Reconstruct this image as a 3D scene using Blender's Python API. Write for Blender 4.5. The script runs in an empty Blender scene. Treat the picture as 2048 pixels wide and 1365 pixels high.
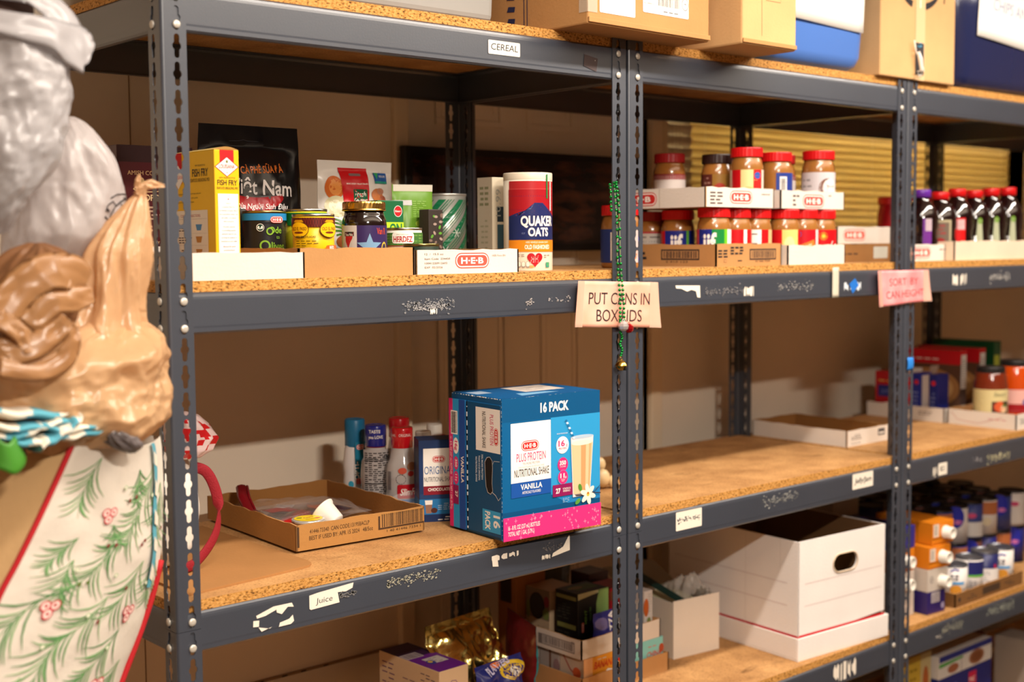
import bpy, bmesh, math, random
from mathutils import Vector, Matrix, noise
random.seed(7)
S = bpy.context.scene
COL = S.collection
# ---------------- camera, lights, exposure ----------------
cam = bpy.data.cameras.new('camera'); cam_o = bpy.data.objects.new('camera', cam); COL.objects.link(cam_o)
S.camera = cam_o
CY, CP, CR = 0.7213930, -0.0752509, -0.0073434
fw = Vector((math.sin(CY)*math.cos(CP), math.cos(CY)*math.cos(CP), math.sin(CP)))
rt = Vector((math.cos(CY), -math.sin(CY), 0)); up = rt.cross(fw)
r2 = rt*math.cos(CR)+up*math.sin(CR); u2 = -rt*math.sin(CR)+up*math.cos(CR)
M = Matrix((r2, u2, -fw)).transposed().to_4x4(); M.translation = Vector((-0.84362, -1.65123, -0.34198))
cam_o.matrix_world = M
cam.sensor_width = 36; cam.lens = 36*2581.64/2048
cam.clip_start = .02; cam.clip_end = 60
cam.dof.use_dof = True; cam.dof.focus_distance = 2.12; cam.dof.aperture_fstop = 2.9
S.view_settings.view_transform = 'Standard'; S.view_settings.look = 'None'; S.view_settings.gamma = 1
S.view_settings.use_curve_mapping = False
S.view_settings.exposure = 0.46
w = bpy.data.worlds.new('world'); S.world = w; w.use_nodes = True
w.node_tree.nodes['Background'].inputs[0].default_value = (1.0, .86, .6, 1)
w.node_tree.nodes['Background'].inputs[1].default_value = 1.0

def area(name, loc, size, power, color, rot=(0, 0, 0), spread=180):
    l = bpy.data.lights.new(name, 'AREA'); l.shape = 'RECTANGLE'; l.size, l.size_y = size
    l.energy = power; l.color = color; l.spread = math.radians(spread)
    o = bpy.data.objects.new(name, l); o.location = loc; o.rotation_euler = rot; COL.objects.link(o); return o
WARM = (1.0, .90, .79)
area('near_ceiling_lamp', (1.40, -.76, .55), (3.3, .08), 52, WARM)
area('added_ceiling_fill', (1.2, -1.5, .40), (3.6, .5), 26, WARM, (math.pi, 0, 0))  # added fill, no fixture: brightens the ceiling that the steel beams reflect
area('far_ceiling_lamp', (-.3, -2.35, .60), (.35, .1), 76, WARM)
area('daylight_behind_blinds', (2.75, 1.3, .25), (1.6, 1.0), 62, (1, .91, .70), (math.radians(-90), 0, 0))

# ---------------- helpers ----------------
def lin(c):
    c = c/255
    return c/12.92 if c <= .04045 else ((c+.055)/1.055)**2.4
_m = {}
def mat(rgb, rough=.5, metal=0., spec=.5, bump=0., bscale=60., alpha=1., trans=0., var=0., vscale=20., ior=1.45, sub=0., sheen=0., coat=0.):
    key = (rgb, rough, metal, spec, bump, bscale, alpha, trans, var, vscale, sub, sheen, coat)
    if key in _m: return _m[key]
    m = bpy.data.materials.new('paint_%02x%02x%02x' % tuple(int(v) for v in rgb)); m.use_nodes = True
    nt = m.node_tree; b = nt.nodes['Principled BSDF']
    c = tuple(lin(v) for v in rgb)+(1,)
    b.inputs['Base Color'].default_value = c; b.inputs['Roughness'].default_value = rough
    b.inputs['Metallic'].default_value = metal; b.inputs['Specular IOR Level'].default_value = spec
    b.inputs['Alpha'].default_value = alpha; b.inputs['Transmission Weight'].default_value = trans
    b.inputs['IOR'].default_value = ior
    if coat: b.inputs['Coat Weight'].default_value = coat; b.inputs['Coat Roughness'].default_value = .08 if rough < .3 else .3
    if sub: b.inputs['Subsurface Weight'].default_value = sub; b.inputs['Subsurface Radius'].default_value = (.02, .012, .008); b.inputs['Subsurface Scale'].default_value = 1
    if bump or var:
        tc = nt.nodes.new('ShaderNodeTexCoord')
        if bump:
            n = nt.nodes.new('ShaderNodeTexNoise'); n.inputs['Scale'].default_value = bscale; n.inputs['Detail'].default_value = 4
            bp = nt.nodes.new('ShaderNodeBump'); bp.inputs['Strength'].default_value = bump; bp.inputs['Distance'].default_value = .002
            nt.links.new(tc.outputs['Object'], n.inputs['Vector']); nt.links.new(n.outputs['Fac'], bp.inputs['Height']); nt.links.new(bp.outputs[0], b.inputs['Normal'])
        if var:
            n2 = nt.nodes.new('ShaderNodeTexNoise'); n2.inputs['Scale'].default_value = vscale; n2.inputs['Detail'].default_value = 5
            r = nt.nodes.new('ShaderNodeValToRGB'); r.color_ramp.elements[0].position = .35; r.color_ramp.elements[1].position = .65
            r.color_ramp.elements[0].color = tuple(v*(1-var) for v in c[:3])+(1,); r.color_ramp.elements[1].color = tuple(min(1, v*(1+var*.6)) for v in c[:3])+(1,)
            nt.links.new(tc.outputs['Object'], n2.inputs['Vector']); nt.links.new(n2.outputs['Fac'], r.inputs[0]); nt.links.new(r.outputs[0], b.inputs['Base Color'])
    _m[key] = m; return m
def card(rgb, var=.06): return mat(rgb, .85, spec=.2, bump=.25, bscale=180, var=var, vscale=9)
WHITE = (238, 228, 216); KRAFT = (181, 133, 84); INK = (38, 34, 38)
CARDW = card((222, 212, 201), .04); CARDK = card((184, 136, 86)); CARDK2 = card((150, 106, 62)); CARDT = card((210, 167, 116))

def particle(edge):
    m = bpy.data.materials.new('particle_board_edge' if edge else 'particle_board_face'); m.use_nodes = True
    nt = m.node_tree; b = nt.nodes['Principled BSDF']; b.inputs['Roughness'].default_value = .75; b.inputs['Specular IOR Level'].default_value = .25
    tc = nt.nodes.new('ShaderNodeTexCoord')
    n = nt.nodes.new('ShaderNodeTexNoise'); n.inputs['Scale'].default_value = 330 if edge else 12; n.inputs['Detail'].default_value = 6; n.inputs['Roughness'].default_value = .65
    mp = nt.nodes.new('ShaderNodeMapping'); mp.inputs['Scale'].default_value = (.55, .55, 1) if edge else (1, 1, 1)
    nt.links.new(tc.outputs['Object'], mp.inputs[0]); nt.links.new(mp.outputs[0], n.inputs['Vector'])
    r = nt.nodes.new('ShaderNodeValToRGB'); e = r.color_ramp.elements
    def L(a, b_, c): return (lin(a), lin(b_), lin(c), 1)
    if edge:
        e[0].position = .36; e[0].color = L(70, 40, 16); e[1].position = .47; e[1].color = L(196, 138, 66)
        x = e.new(.7); x.color = L(222, 172, 104)
    else:
        e[0].position = .3; e[0].color = L(164, 118, 72); e[1].position = .6; e[1].color = L(200, 152, 98)
        x = e.new(.8); x.color = L(214, 168, 114)
    nt.links.new(n.outputs['Fac'], r.inputs[0])
    if edge: nt.links.new(r.outputs[0], b.inputs['Base Color'])
    else:
        n3 = nt.nodes.new('ShaderNodeTexNoise'); n3.inputs['Scale'].default_value = 260; n3.inputs['Detail'].default_value = 3
        nt.links.new(tc.outputs['Object'], n3.inputs['Vector'])
        r3 = nt.nodes.new('ShaderNodeValToRGB'); r3.color_ramp.elements[0].position = .3; r3.color_ramp.elements[0].color = (.55, .5, .45, 1); r3.color_ramp.elements[1].position = .5; r3.color_ramp.elements[1].color = (1, 1, 1, 1)
        mx = nt.nodes.new('ShaderNodeMix'); mx.data_type = 'RGBA'; mx.blend_type = 'MULTIPLY'; mx.inputs['Factor'].default_value = .8
        nt.links.new(n3.outputs['Fac'], r3.inputs[0]); nt.links.new(r.outputs[0], mx.inputs['A']); nt.links.new(r3.outputs[0], mx.inputs['B'])
        # dark scuffs and stains
        n4 = nt.nodes.new('ShaderNodeTexNoise'); n4.inputs['Scale'].default_value = 6; n4.inputs['Detail'].default_value = 8; n4.inputs['Distortion'].default_value = 1.2
        m4 = nt.nodes.new('ShaderNodeMapping'); m4.inputs['Scale'].default_value = (1, 2.6, 1); nt.links.new(tc.outputs['Object'], m4.inputs[0]); nt.links.new(m4.outputs[0], n4.inputs['Vector'])
        r4 = nt.nodes.new('ShaderNodeValToRGB'); r4.color_ramp.elements[0].position = .63; r4.color_ramp.elements[0].color = (1, 1, 1, 1); r4.color_ramp.elements[1].position = .75; r4.color_ramp.elements[1].color = (.5, .46, .42, 1)
        mx2 = nt.nodes.new('ShaderNodeMix'); mx2.data_type = 'RGBA'; mx2.blend_type = 'MULTIPLY'; mx2.inputs['Factor'].default_value = 1
        nt.links.new(n4.outputs['Fac'], r4.inputs[0]); nt.links.new(mx.outputs['Result'], mx2.inputs['A']); nt.links.new(r4.outputs[0], mx2.inputs['B'])
        nt.links.new(mx2.outputs['Result'], b.inputs['Base Color'])
    bp = nt.nodes.new('ShaderNodeBump'); bp.inputs['Strength'].default_value = .9 if edge else .15; bp.inputs['Distance'].default_value = .0015
    nt.links.new(n.outputs['Fac'], bp.inputs['Height']); nt.links.new(bp.outputs[0], b.inputs['Normal'])
    return m
PB_EDGE, PB_FACE = particle(True), particle(False)
STEEL = mat((55, 61, 72), .40, spec=1., coat=.6, bump=.05, bscale=300, var=.05, vscale=6)
RIVET = mat((206, 200, 188), .38, metal=.35)

def tag(o, label=None, cat=None, group=None, kind=None):
    if label: o['label'] = label
    if cat: o['category'] = cat
    if group: o['group'] = group
    if kind: o['kind'] = kind
    return o
def catmull(keys, n):
    out = []; K = [keys[0]]+list(keys)+[keys[-1]]
    for i in range(n+1):
        q = i/n*(len(keys)-1); k = min(int(q), len(keys)-2); t = q-k; a, b, c, d = K[k], K[k+1], K[k+2], K[k+3]
        out.append(tuple(.5*((2*b[j])+(-a[j]+c[j])*t+(2*a[j]-5*b[j]+4*c[j]-d[j])*t*t+(-a[j]+3*b[j]-3*c[j]+d[j])*t**3) for j in range(len(b))))
    return out
LAST = [0, 0, 0]
def thing(name, label, cat, loc=(0, 0, 0), rz=0, group=None):
    LAST[:] = [loc[0], loc[1], rz]
    o = bpy.data.objects.new(name, None); o.empty_display_size = .05; COL.objects.link(o)
    o.location = loc; o.rotation_euler = (0, 0, rz)
    return tag(o, label, cat, group)
class MB:
    def __init__(s): s.v = []; s.f = []; s.m = []; s.mats = []; s.sm = []
    def mi(s, m):
        if m not in s.mats: s.mats.append(m)
        return s.mats.index(m)
    def add(s, vs, fs, m, smooth=False):
        o = len(s.v); k = s.mi(m); s.v += [tuple(v) for v in vs]
        for f in fs: s.f.append(tuple(i+o for i in f)); s.m.append(k); s.sm.append(smooth)
        return s
    def box(s, x0, x1, y0, y1, z0, z1, m):
        return s.hexa([(x0, y0, z0), (x1, y0, z0), (x1, y1, z0), (x0, y1, z0), (x0, y0, z1), (x1, y0, z1), (x1, y1, z1), (x0, y1, z1)], m)
    def hexa(s, v, m, mats=None):
        fs = [(0, 3, 2, 1), (4, 5, 6, 7), (0, 1, 5, 4), (1, 2, 6, 5), (2, 3, 7, 6), (3, 0, 4, 7)]
        if mats:   # bottom, top, front, right, back, left
            for f, mm in zip(fs, mats): s.add([v[i] for i in f], [(0, 1, 2, 3)], mm)
            return s
        return s.add(v, fs, m)
    def prism(s, pts, a, b, m, axis='x'):
        n = len(pts)
        def P(p, t): return {'x': (t, p[0], p[1]), 'y': (p[0], t, p[1]), 'z': (p[0], p[1], t)}[axis]
        vs = [P(p, a) for p in pts]+[P(p, b) for p in pts]
        fs = [tuple(range(n)), tuple(range(2*n-1, n-1, -1))]+[(i, i+n, (i+1) % n+n, (i+1) % n) for i in range(n)]
        return s.add(vs, fs, m)
    def lathe(s, prof, m, c=(0, 0, 0), seg=28, smooth=True, mats=None, cap=True, sx=1., sy=1., ph=0.):
        n = len(prof)
        vs = [(c[0]+r*sx*math.cos(ph+2*math.pi*k/seg), c[1]+r*sy*math.sin(ph+2*math.pi*k/seg), c[2]+z) for r, z in prof for k in range(seg)]
        for i in range(n-1):
            mm = mats[i] if mats else m
            idx = [(i*seg+k, i*seg+(k+1) % seg, (i+1)*seg+(k+1) % seg, (i+1)*seg+k) for k in range(seg)]
            s.add([], [], mm); k0 = s.mi(mm); base = getattr(s, '_b', None)
            if i == 0: s._b = len(s.v); s.v += vs
            for f in idx: s.f.append(tuple(q+s._b for q in f)); s.m.append(k0); s.sm.append(smooth)
        if cap:
            s.f.append(tuple(s._b+k for k in reversed(range(seg)))); s.m.append(s.mi(mats[0] if mats else m)); s.sm.append(False)
            s.f.append(tuple(s._b+(n-1)*seg+k for k in range(seg))); s.m.append(s.mi(mats[-1] if mats else m)); s.sm.append(False)
        return s
    def tube(s, path, r, m, seg=8, flat=1., closed=False):
        P = [Vector(p) for p in path]; n = len(P); rings = []
        up_ = Vector((0, 0, 1))
        for i, p in enumerate(P):
            d = (P[(i+1) % n]-P[i-1]) if closed else (P[min(i+1, n-1)]-P[max(i-1, 0)])
            d.normalize(); a = d.cross(up_)
            if a.length < .05: a = d.cross(Vector((0, 1, 0)))
            a.normalize(); b = a.cross(d)
            rr = r[i] if isinstance(r, (list, tuple)) else r
            rings.append([p+a*math.cos(2*math.pi*k/seg)*rr*flat+b*math.sin(2*math.pi*k/seg)*rr for k in range(seg)])
        vs = [q for g in rings for q in g]; fs = []
        for i in range(n if closed else n-1):
            j = (i+1) % n
            for k in range(seg): fs.append((i*seg+k, i*seg+(k+1) % seg, j*seg+(k+1) % seg, j*seg+k))
        if not closed: fs += [tuple(reversed(range(seg))), tuple((n-1)*seg+k for k in range(seg))]
        return s.add(vs, fs, m, True)
    def sphere(s, c, r, m, seg=10, ring=7, sc=(1, 1, 1)):
        vs = []; fs = []
        for i in range(ring+1):
            t = math.pi*i/ring
            for k in range(seg):
                a = 2*math.pi*k/seg; vs.append((c[0]+r*sc[0]*math.sin(t)*math.cos(a), c[1]+r*sc[1]*math.sin(t)*math.sin(a), c[2]+r*sc[2]*math.cos(t)))
        for i in range(ring):
            for k in range(seg): fs.append((i*seg+k, (i+1)*seg+k, (i+1)*seg+(k+1) % seg, i*seg+(k+1) % seg))
        return s.add(vs, fs, m, True)
    def grid(s, fn, nu, nv, m, smooth=True):
        vs = [fn(i/nu, j/nv) for j in range(nv+1) for i in range(nu+1)]
        fs = [(j*(nu+1)+i, j*(nu+1)+i+1, (j+1)*(nu+1)+i+1, (j+1)*(nu+1)+i) for j in range(nv) for i in range(nu)]
        return s.add(vs, fs, m, smooth)
    def build(s, name, parent=None, bevel=0., solid=0., loc=None, seg=2, fixn=False):
        me = bpy.data.meshes.new(name); me.from_pydata(s.v, [], s.f)
        for m in s.mats: me.materials.append(m)
        me.polygons.foreach_set('material_index', s.m); me.polygons.foreach_set('use_smooth', s.sm)
        if fixn:
            bm = bmesh.new(); bm.from_mesh(me); bmesh.ops.remove_doubles(bm, verts=bm.verts, dist=1e-5); bmesh.ops.recalc_face_normals(bm, faces=bm.faces); bm.to_mesh(me); bm.free()
        me.update()
        o = bpy.data.objects.new(name, me); COL.objects.link(o)
        if parent: o.parent = parent
        if loc: o.location = loc
        if solid: md = o.modifiers.new('thickness', 'SOLIDIFY'); md.thickness = solid; md.offset = 0
        if bevel: md = o.modifiers.new('bevel', 'BEVEL'); md.width = bevel; md.segments = seg; md.limit_method = 'ANGLE'; md.angle_limit = math.radians(40)
        return o
def inst(o, name, parent, loc=(0, 0, 0), rz=0, rot=None):
    c = bpy.data.objects.new(name, o.data if hasattr(o, 'data') else o); COL.objects.link(c)
    for md in getattr(o, 'modifiers', []):
        n = c.modifiers.new(md.name, md.type)
        for a in ('width', 'segments', 'limit_method', 'angle_limit', 'thickness', 'offset'):
            if hasattr(md, a):
                try: setattr(n, a, getattr(md, a))
                except Exception: pass
    c.parent = parent; c.location = loc; c.rotation_euler = rot or (0, 0, rz); return c

# ---------------- printed graphics as thin layers lying on real surfaces ----------------
_txt = {}
def text_mesh(s, bold):
    k = (s, bold)
    if k in _txt: return _txt[k]
    cu = bpy.data.curves.new('t', 'FONT'); cu.body = s; cu.size = 1; cu.resolution_u = 3; cu.offset = bold
    o = bpy.data.objects.new('t', cu); COL.objects.link(o)
    me = o.to_mesh(); vs = [(v.co.x, v.co.y) for v in me.vertices]; fs = [tuple(p.vertices) for p in me.polygons]
    o.to_mesh_clear(); bpy.data.objects.remove(o); bpy.data.curves.remove(cu)
    if not vs: vs = [(0, 0)]
    x0 = min(v[0] for v in vs); x1 = max(v[0] for v in vs); y0 = min(v[1] for v in vs); y1 = max(v[1] for v in vs)
    _txt[k] = (vs, fs, x0, x1, y0, y1); return _txt[k]
class Art:
    """shapes drawn in (u,v) metres; fn(u,v,h)->local point, h above the surface"""
    def __init__(s, fn, base=.00025, step=.00004, maxdu=None, rough=.5):
        s.fn = fn; s.h = base; s.step = step; s.mb = MB(); s.maxdu = maxdu; s.rough = rough
    def c(s, col): return col if not isinstance(col, tuple) else mat(col, s.rough, spec=.35)
    def raw(s, pts, fs, col):
        s.h += s.step; s.mb.add([s.fn(u, v, s.h) for u, v in pts], fs, s.c(col)); return s
    def rect(s, u0, v0, u1, v1, col):
        n = 1 if not s.maxdu else max(1, int(abs(u1-u0)/s.maxdu)+1)
        pts = [(u0+(u1-u0)*i/n, v) for v in (v0, v1) for i in range(n+1)]
        return s.raw(pts, [(i, i+1, n+2+i, n+1+i) for i in range(n)], col)
    def poly(s, pts, col): return s.raw(pts, [tuple(range(len(pts)))], col)
    def ell(s, u, v, a, b, col, n=20, rot=0):
        cr, sr = math.cos(rot), math.sin(rot)
        return s.raw([(u+a*math.cos(t)*cr-b*math.sin(t)*sr, v+a*math.cos(t)*sr+b*math.sin(t)*cr) for t in [2*math.pi*k/n for k in range(n)]]+[(u, v)], [(k, (k+1) % n, n) for k in range(n)], col)
    def rrect(s, u0, v0, u1, v1, r, col):
        pts = []
        for cx, cy, a in ((u1-r, v1-r, 0), (u0+r, v1-r, 90), (u0+r, v0+r, 180), (u1-r, v0+r, 270)):
            for k in range(5): t = math.radians(a+k*22.5); pts.append((cx+r*math.cos(t), cy+r*math.sin(t)))
        if s.maxdu:   # split in columns
            n = max(1, int((u1-u0)/s.maxdu)+1); P = []; 
            def half(u):
                d = max(0, u0+r-u, u-(u1-r)); return (v1-v0)/2-(r-math.sqrt(max(0, r*r-d*d)))
            us = [u0, u0+r*.3, u0+r]+[u0+r+(u1-u0-2*r)*i/n for i in range(1, n+1)]+[u1-r*.3, u1]
            m_ = (v0+v1)/2; P = [(u, m_-half(u)) for u in us]+[(u, m_+half(u)) for u in us]; k = len(us)
            return s.raw(P, [(i, i+1, k+i+1, k+i) for i in range(k-1)], col)
        return s.poly(pts, col)
    def stroke(s, pts, wd, col):
        P = [Vector(p) for p in pts]; n = len(P); L_ = []; R_ = []
        for i, p in enumerate(P):
            d = P[min(i+1, n-1)]-P[max(i-1, 0)]; d = d.normalized() if d.length else Vector((1, 0)); nn = Vector((-d.y, d.x))
            ww = wd[i] if isinstance(wd, (list, tuple)) else wd
            L_.append(tuple(p+nn*ww/2)); R_.append(tuple(p-nn*ww/2))
        return s.raw(L_+R_, [(i, i+1, n+i+1, n+i) for i in range(n-1)], col)
    def text(s, t, u, v, h, col, width=None, al='c', rot=0, bold=.0, slant=0):
        """u,v = anchor (centre/left, bottom), h = letter height; width = forced total width"""
        vs, fs, x0, x1, y0, y1 = text_mesh(t, bold)
        cap = .73
        sy = h/cap; sx = sy if width is None else width/(x1-x0)
        W = (x1-x0)*sx; off = {'c': -W/2, 'l': 0, 'r': -W}[al]
        cr, sr = math.cos(rot), math.sin(rot); P = []
        for x, y in vs:
            a = (x-x0)*sx+off+slant*y*sy; b = y*sy; P.append((u+a*cr-b*sr, v+a*sr+b*cr))
        return s.raw(P, fs, col)
    def lines(s, u0, u1, v0, v1, n, col, wd=.35, rag=.3, seed=1, al='l'):
        rnd = random.Random(seed); dv = (v1-v0)/n
        for i in range(n):
            L_ = (u1-u0)*(1-rnd.random()*rag); v = v1-(i+1)*dv
            a = u0 if al == 'l' else (u0+u1-L_)/2
            k = max(2, int(L_/(dv*2.2))); 
            for j in range(k):
                if rnd.random() < .9: s.rect(a+L_*j/k, v, a+L_*(j+.75)/k, v+dv*wd, col); s.h -= s.step
        s.h += s.step; return s
    def bars(s, u0, v0, u1, v1, col, n=30, seed=3, bg=None):
        if bg: s.rect(u0, v0, u1, v1, bg)
        rnd = random.Random(seed); u = u0; un = (u1-u0)/(n*2.2)
        while u < u1-un:
            a = un*rnd.choice((.7, 1, 1.6, 2)); s.rect(u, v0, min(u+a, u1), v1, col); s.h -= s.step; u += a+un*rnd.choice((.7, 1, 1.5))
        s.h += s.step; return s
    def heb(s, u, v, w_, h, rot=0, red=(206, 38, 38), wh=(250, 244, 236), dot=True):
        """red capsule, pale ring, red capsule, white letters"""
        if rot: f0 = s.fn; cr, sr = math.cos(rot), math.sin(rot); s.fn = lambda a, b, hh, f=f0: f(u+(a-u)*cr-(b-v)*sr, v+(a-u)*sr+(b-v)*cr, hh)
        def cap(k, c): s.rrect(u-w_/2+k, v-h/2+k, u+w_/2-k, v+h/2-k, (h/2-k)*.98, c)
        cap(0, red); cap(h*.075, wh); cap(h*.15, red)
        s.text('H·E·B', u, v-h*.19, h*.40, wh, width=w_*.66, bold=.03)
        if rot: s.fn = f0
        return s
    def build(s, parent, name='printed_label'): return s.mb.build(name, parent)
def plane(o, U, V, N=None):
    o, U, V = Vector(o), Vector(U).normalized(), Vector(V).normalized(); N = Vector(N).normalized() if N else U.cross(V)
    return lambda u, v, h: o+U*u+V*v+N*h
def front(x0, y, z0): return plane((x0, y, z0), (1, 0, 0), (0, 0, 1))            # faces -y
def left(x, y1, z0): return plane((x, y1, z0), (0, -1, 0), (0, 0, 1))           # faces -x, u runs towards the front
def topf(x0, y0, z): return plane((x0, y0, z), (1, 0, 0), (0, 1, 0))
def cylf(r, a0=0., z0=0., extra=.0003):
    """u measured along the skin from the side turned to the aisle's left end, increasing rightwards"""
    A = math.atan2(-1.65-LAST[1], -.84-LAST[0])-LAST[2]
    return lambda u, v, h: Vector(((r+h+extra)*math.cos(A+u/r), (r+h+extra)*math.sin(A+u/r), z0+v))

# ---------------- room ----------------
P = .0381
Z1, Z2, Z3, Z4, Z5 = .028, -.3911, -.8468, -1.2674, -1.65
FLOOR, CEIL, WY = -1.80, .64, .60
XL, XR, YF = -2.6, 4.6, -4.2
WALL = mat((238, 222, 200), .7, spec=.3, bump=.12, bscale=90, var=.05, vscale=3)
ROOM = mat((158, 134, 110), .8, spec=.2)
DOORW = mat((240, 226, 206), .5, spec=.4, bump=.05, bscale=40)
FLOORM = mat((84, 68, 54), .6, bump=.1, bscale=12, var=.15, vscale=6)
def st(name, mb, **k):
    o = mb.build(name, **k); 
    if not k.get('parent'): tag(o, kind='structure')
    return o
WX0, WX1, WZ0, WZ1 = 1.665, 3.55, -.375, .55     # window opening
DX0, DX1, DZT = .835, 1.60, .28                  # door opening
wb = MB()
T = .1
wb.box(XL, DX0, WY, WY+T, FLOOR, CEIL, WALL); wb.box(DX0, DX1, WY, WY+T, DZT, CEIL, WALL)
wb.box(DX1, WX0, WY, WY+T, FLOOR, CEIL, WALL); wb.box(WX0, WX1, WY, WY+T, FLOOR, WZ0, WALL); wb.box(WX0, WX1, WY, WY+T, WZ1, CEIL, WALL); wb.box(WX1, XR, WY, WY+T, FLOOR, CEIL, WALL)
wall_back = st('wall_back', wb)
# panel seams on the wall: thin battens of shadow gap beside raised sheets
st('trim_1', MB().box(.2080, .2095, WY-.002, WY, FLOOR+.1, CEIL, mat((150, 122, 94), .8)))
tr = MB().box(XL, .80, WY-.006, WY, -1.2215, -1.2165, mat((150, 118, 86), .7))
for xx in (.40, .445, .50, .545, .60): tr.box(xx, xx+.012, WY-.0075, WY-.006, -1.2205, -1.2175, mat((60, 42, 30), .8))
st('trim_2', tr)
st('trim_3', MB().box(2.02, 2.0225, WY-.002, WY, FLOOR, WZ0-.02, mat((120, 90, 64), .8)))
st('baseboard_back', MB().box(XL, DX0-.04, WY-.014, WY, FLOOR, FLOOR+.1, DOORW), bevel=.003)
fl = MB().box(XL, XR, YF, WY+T, FLOOR-.1, FLOOR, FLOORM); st('floor', fl)
st('ceiling', MB().box(XL, XR, YF, WY+T, CEIL, CEIL+.08, mat((240, 228, 212), .8)))
st('wall_left', MB().box(XL-.1, XL, YF, WY+T, FLOOR, CEIL, ROOM)); st('wall_right', MB().box(XR, XR+.1, YF, WY+T, FLOOR, CEIL, ROOM)); st('wall_front', MB().box(XL, XR, YF-.1, YF, FLOOR, CEIL, ROOM))
# door with raised panels and its frame
dr = thing('door_1', None, None, (DX0, WY+.012, FLOOR)); tag(dr, kind='structure')
W_, H_ = DX1-DX0, DZT-FLOOR
MB().box(.004, W_-.004, .0, .036, .006, H_-.003, DOORW).build('door_leaf', dr, bevel=.002)
def panel(x0, x1, z0, z1):
    mb = MB(); a = .014
    for k, dd in ((0, .006), (1, .003)):
        i = k*.016
        for (p, q, r_, t_) in ((x0+i, x1-i, z0+i, z0+i+a), (x0+i, x1-i, z1-i-a, z1-i), (x0+i, x0+i+a, z0+i+a, z1-i-a), (x1-i-a, x1-i, z0+i+a, z1-i-a)):
            mb.box(p-DX0, q-DX0, -dd, .001, r_-FLOOR, t_-FLOOR, DOORW)
    mb.build('door_panel', dr, bevel=.002)
for (a, b) in ((.925, 1.125), (1.195, 1.352)):
    panel(a, b, -.078, .2); 
for (a, b) in ((.925, 1.133), (1.236, 1.37)): panel(a, b, -.98, -.22); panel(a, b, -1.68, -1.10)
fr = thing('door_2', None, None, (0, 0, 0)); tag(fr, kind='structure'); fr.name = 'trim_4'
MB().box(.797, DX0, WY-.016, WY+.02, FLOOR, DZT+.04, mat((236, 216, 186), .5)).build('door_jamb', fr, bevel=.004)
MB().box(DX1, DX1+.04, WY-.016, WY+.02, FLOOR, DZT+.04, mat((236, 216, 186), .5)).build('door_jamb', fr, bevel=.004)
MB().box(DX0, DX1, WY-.016, WY+.02, DZT, DZT+.05, DOORW).build('door_head', fr, bevel=.004)
# window: pane, frame, sill and two sets of blinds
wn = thing('window_1', None, None, (0, 0, 0)); tag(wn, kind='structure')
FRM = mat((220, 200, 168), .5)
g = MB().box(WX0, WX1, WY+.085, WY+.089, WZ0, WZ1, mat((235, 240, 240), .02, trans=1., ior=1.45)); g.build('window_pane', wn)
f = MB()
for a, b, c, d in ((WX0-.035, WX0, WZ0-.035, WZ1+.035), (WX1, WX1+.035, WZ0-.035, WZ1+.035), (WX0, WX1, WZ1, WZ1+.035)):
    f.box(a, b, WY-.012, WY+.1, c, d, FRM)
f.build('window_frame', wn, bevel=.003)
MB().box(WX0-.04, WX1+.04, WY-.03, WY+.1, WZ0-.02, WZ0, FRM).build('window_sill', wn, bevel=.003)
def translucent(rgb, tr, rough=.4):
    m = mat(rgb, rough, spec=.4, var=.0).copy(); nt = m.node_tree; b = nt.nodes['Principled BSDF']
    t = nt.nodes.new('ShaderNodeBsdfTranslucent'); t.inputs[0].default_value = tuple(lin(v) for v in rgb)+(1,)
    mx = nt.nodes.new('ShaderNodeMixShader'); mx.inputs[0].default_value = tr
    nt.links.new(b.outputs[0], mx.inputs[1]); nt.links.new(t.outputs[0], mx.inputs[2])
    nt.links.new(mx.outputs[0], nt.nodes['Material Output'].inputs[0]); return m
def blinds(x0, x1, z0, z1, pitch, depth, tilt, m, y, name):
    bl = thing(name, None, None, (0, 0, 0)); tag(bl, kind='structure')
    ca, sa = math.cos(tilt), math.sin(tilt); hd = depth/2; n = int((z1-z0)/pitch+.9)
    base = MB()
    pr_ = []
    for k in range(7):
        t = -1+2*k/6; bow = .0034*(1-t*t); pr_.append((t*hd*ca-bow*sa, -t*hd*sa-bow*ca*-1))
    base.prism(pr_+[(a+.0006*sa, b-.0006*ca) for a, b in reversed(pr_)], 0, x1-x0, m)
    o = base.build('slat', bl, loc=(x0, y, z1))
    for k in range(1, n): inst(o, 'slat', bl, (x0, y, z1-k*pitch))
    cords = MB()
    for xx in (x0+.08, (x0+x1)/2, x1-.08): cords.box(xx-.0006, xx+.0006, y-.016, y-.0152, z0, z1+.03, mat((230, 220, 190), .7))
    cords.build('blind_cord', bl)
    MB().box(x0, x1, y-.018, y+.018, z1+.012, z1+.045, FRM).build('head_rail', bl, bevel=.002)
    return bl
SLW = translucent((206, 190, 164), .03); SLY = translucent((222, 200, 146), .40)
blinds(WX0+.001, 1.80, WZ0+.002, WZ1-.05, .0305, .034, math.radians(70), SLW, WY+.03, 'window_2')
blinds(1.795, WX1-.004, WZ0+.002, WZ1-.05, .0215, .027, math.radians(63), SLY, WY+.058, 'window_3')
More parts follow.
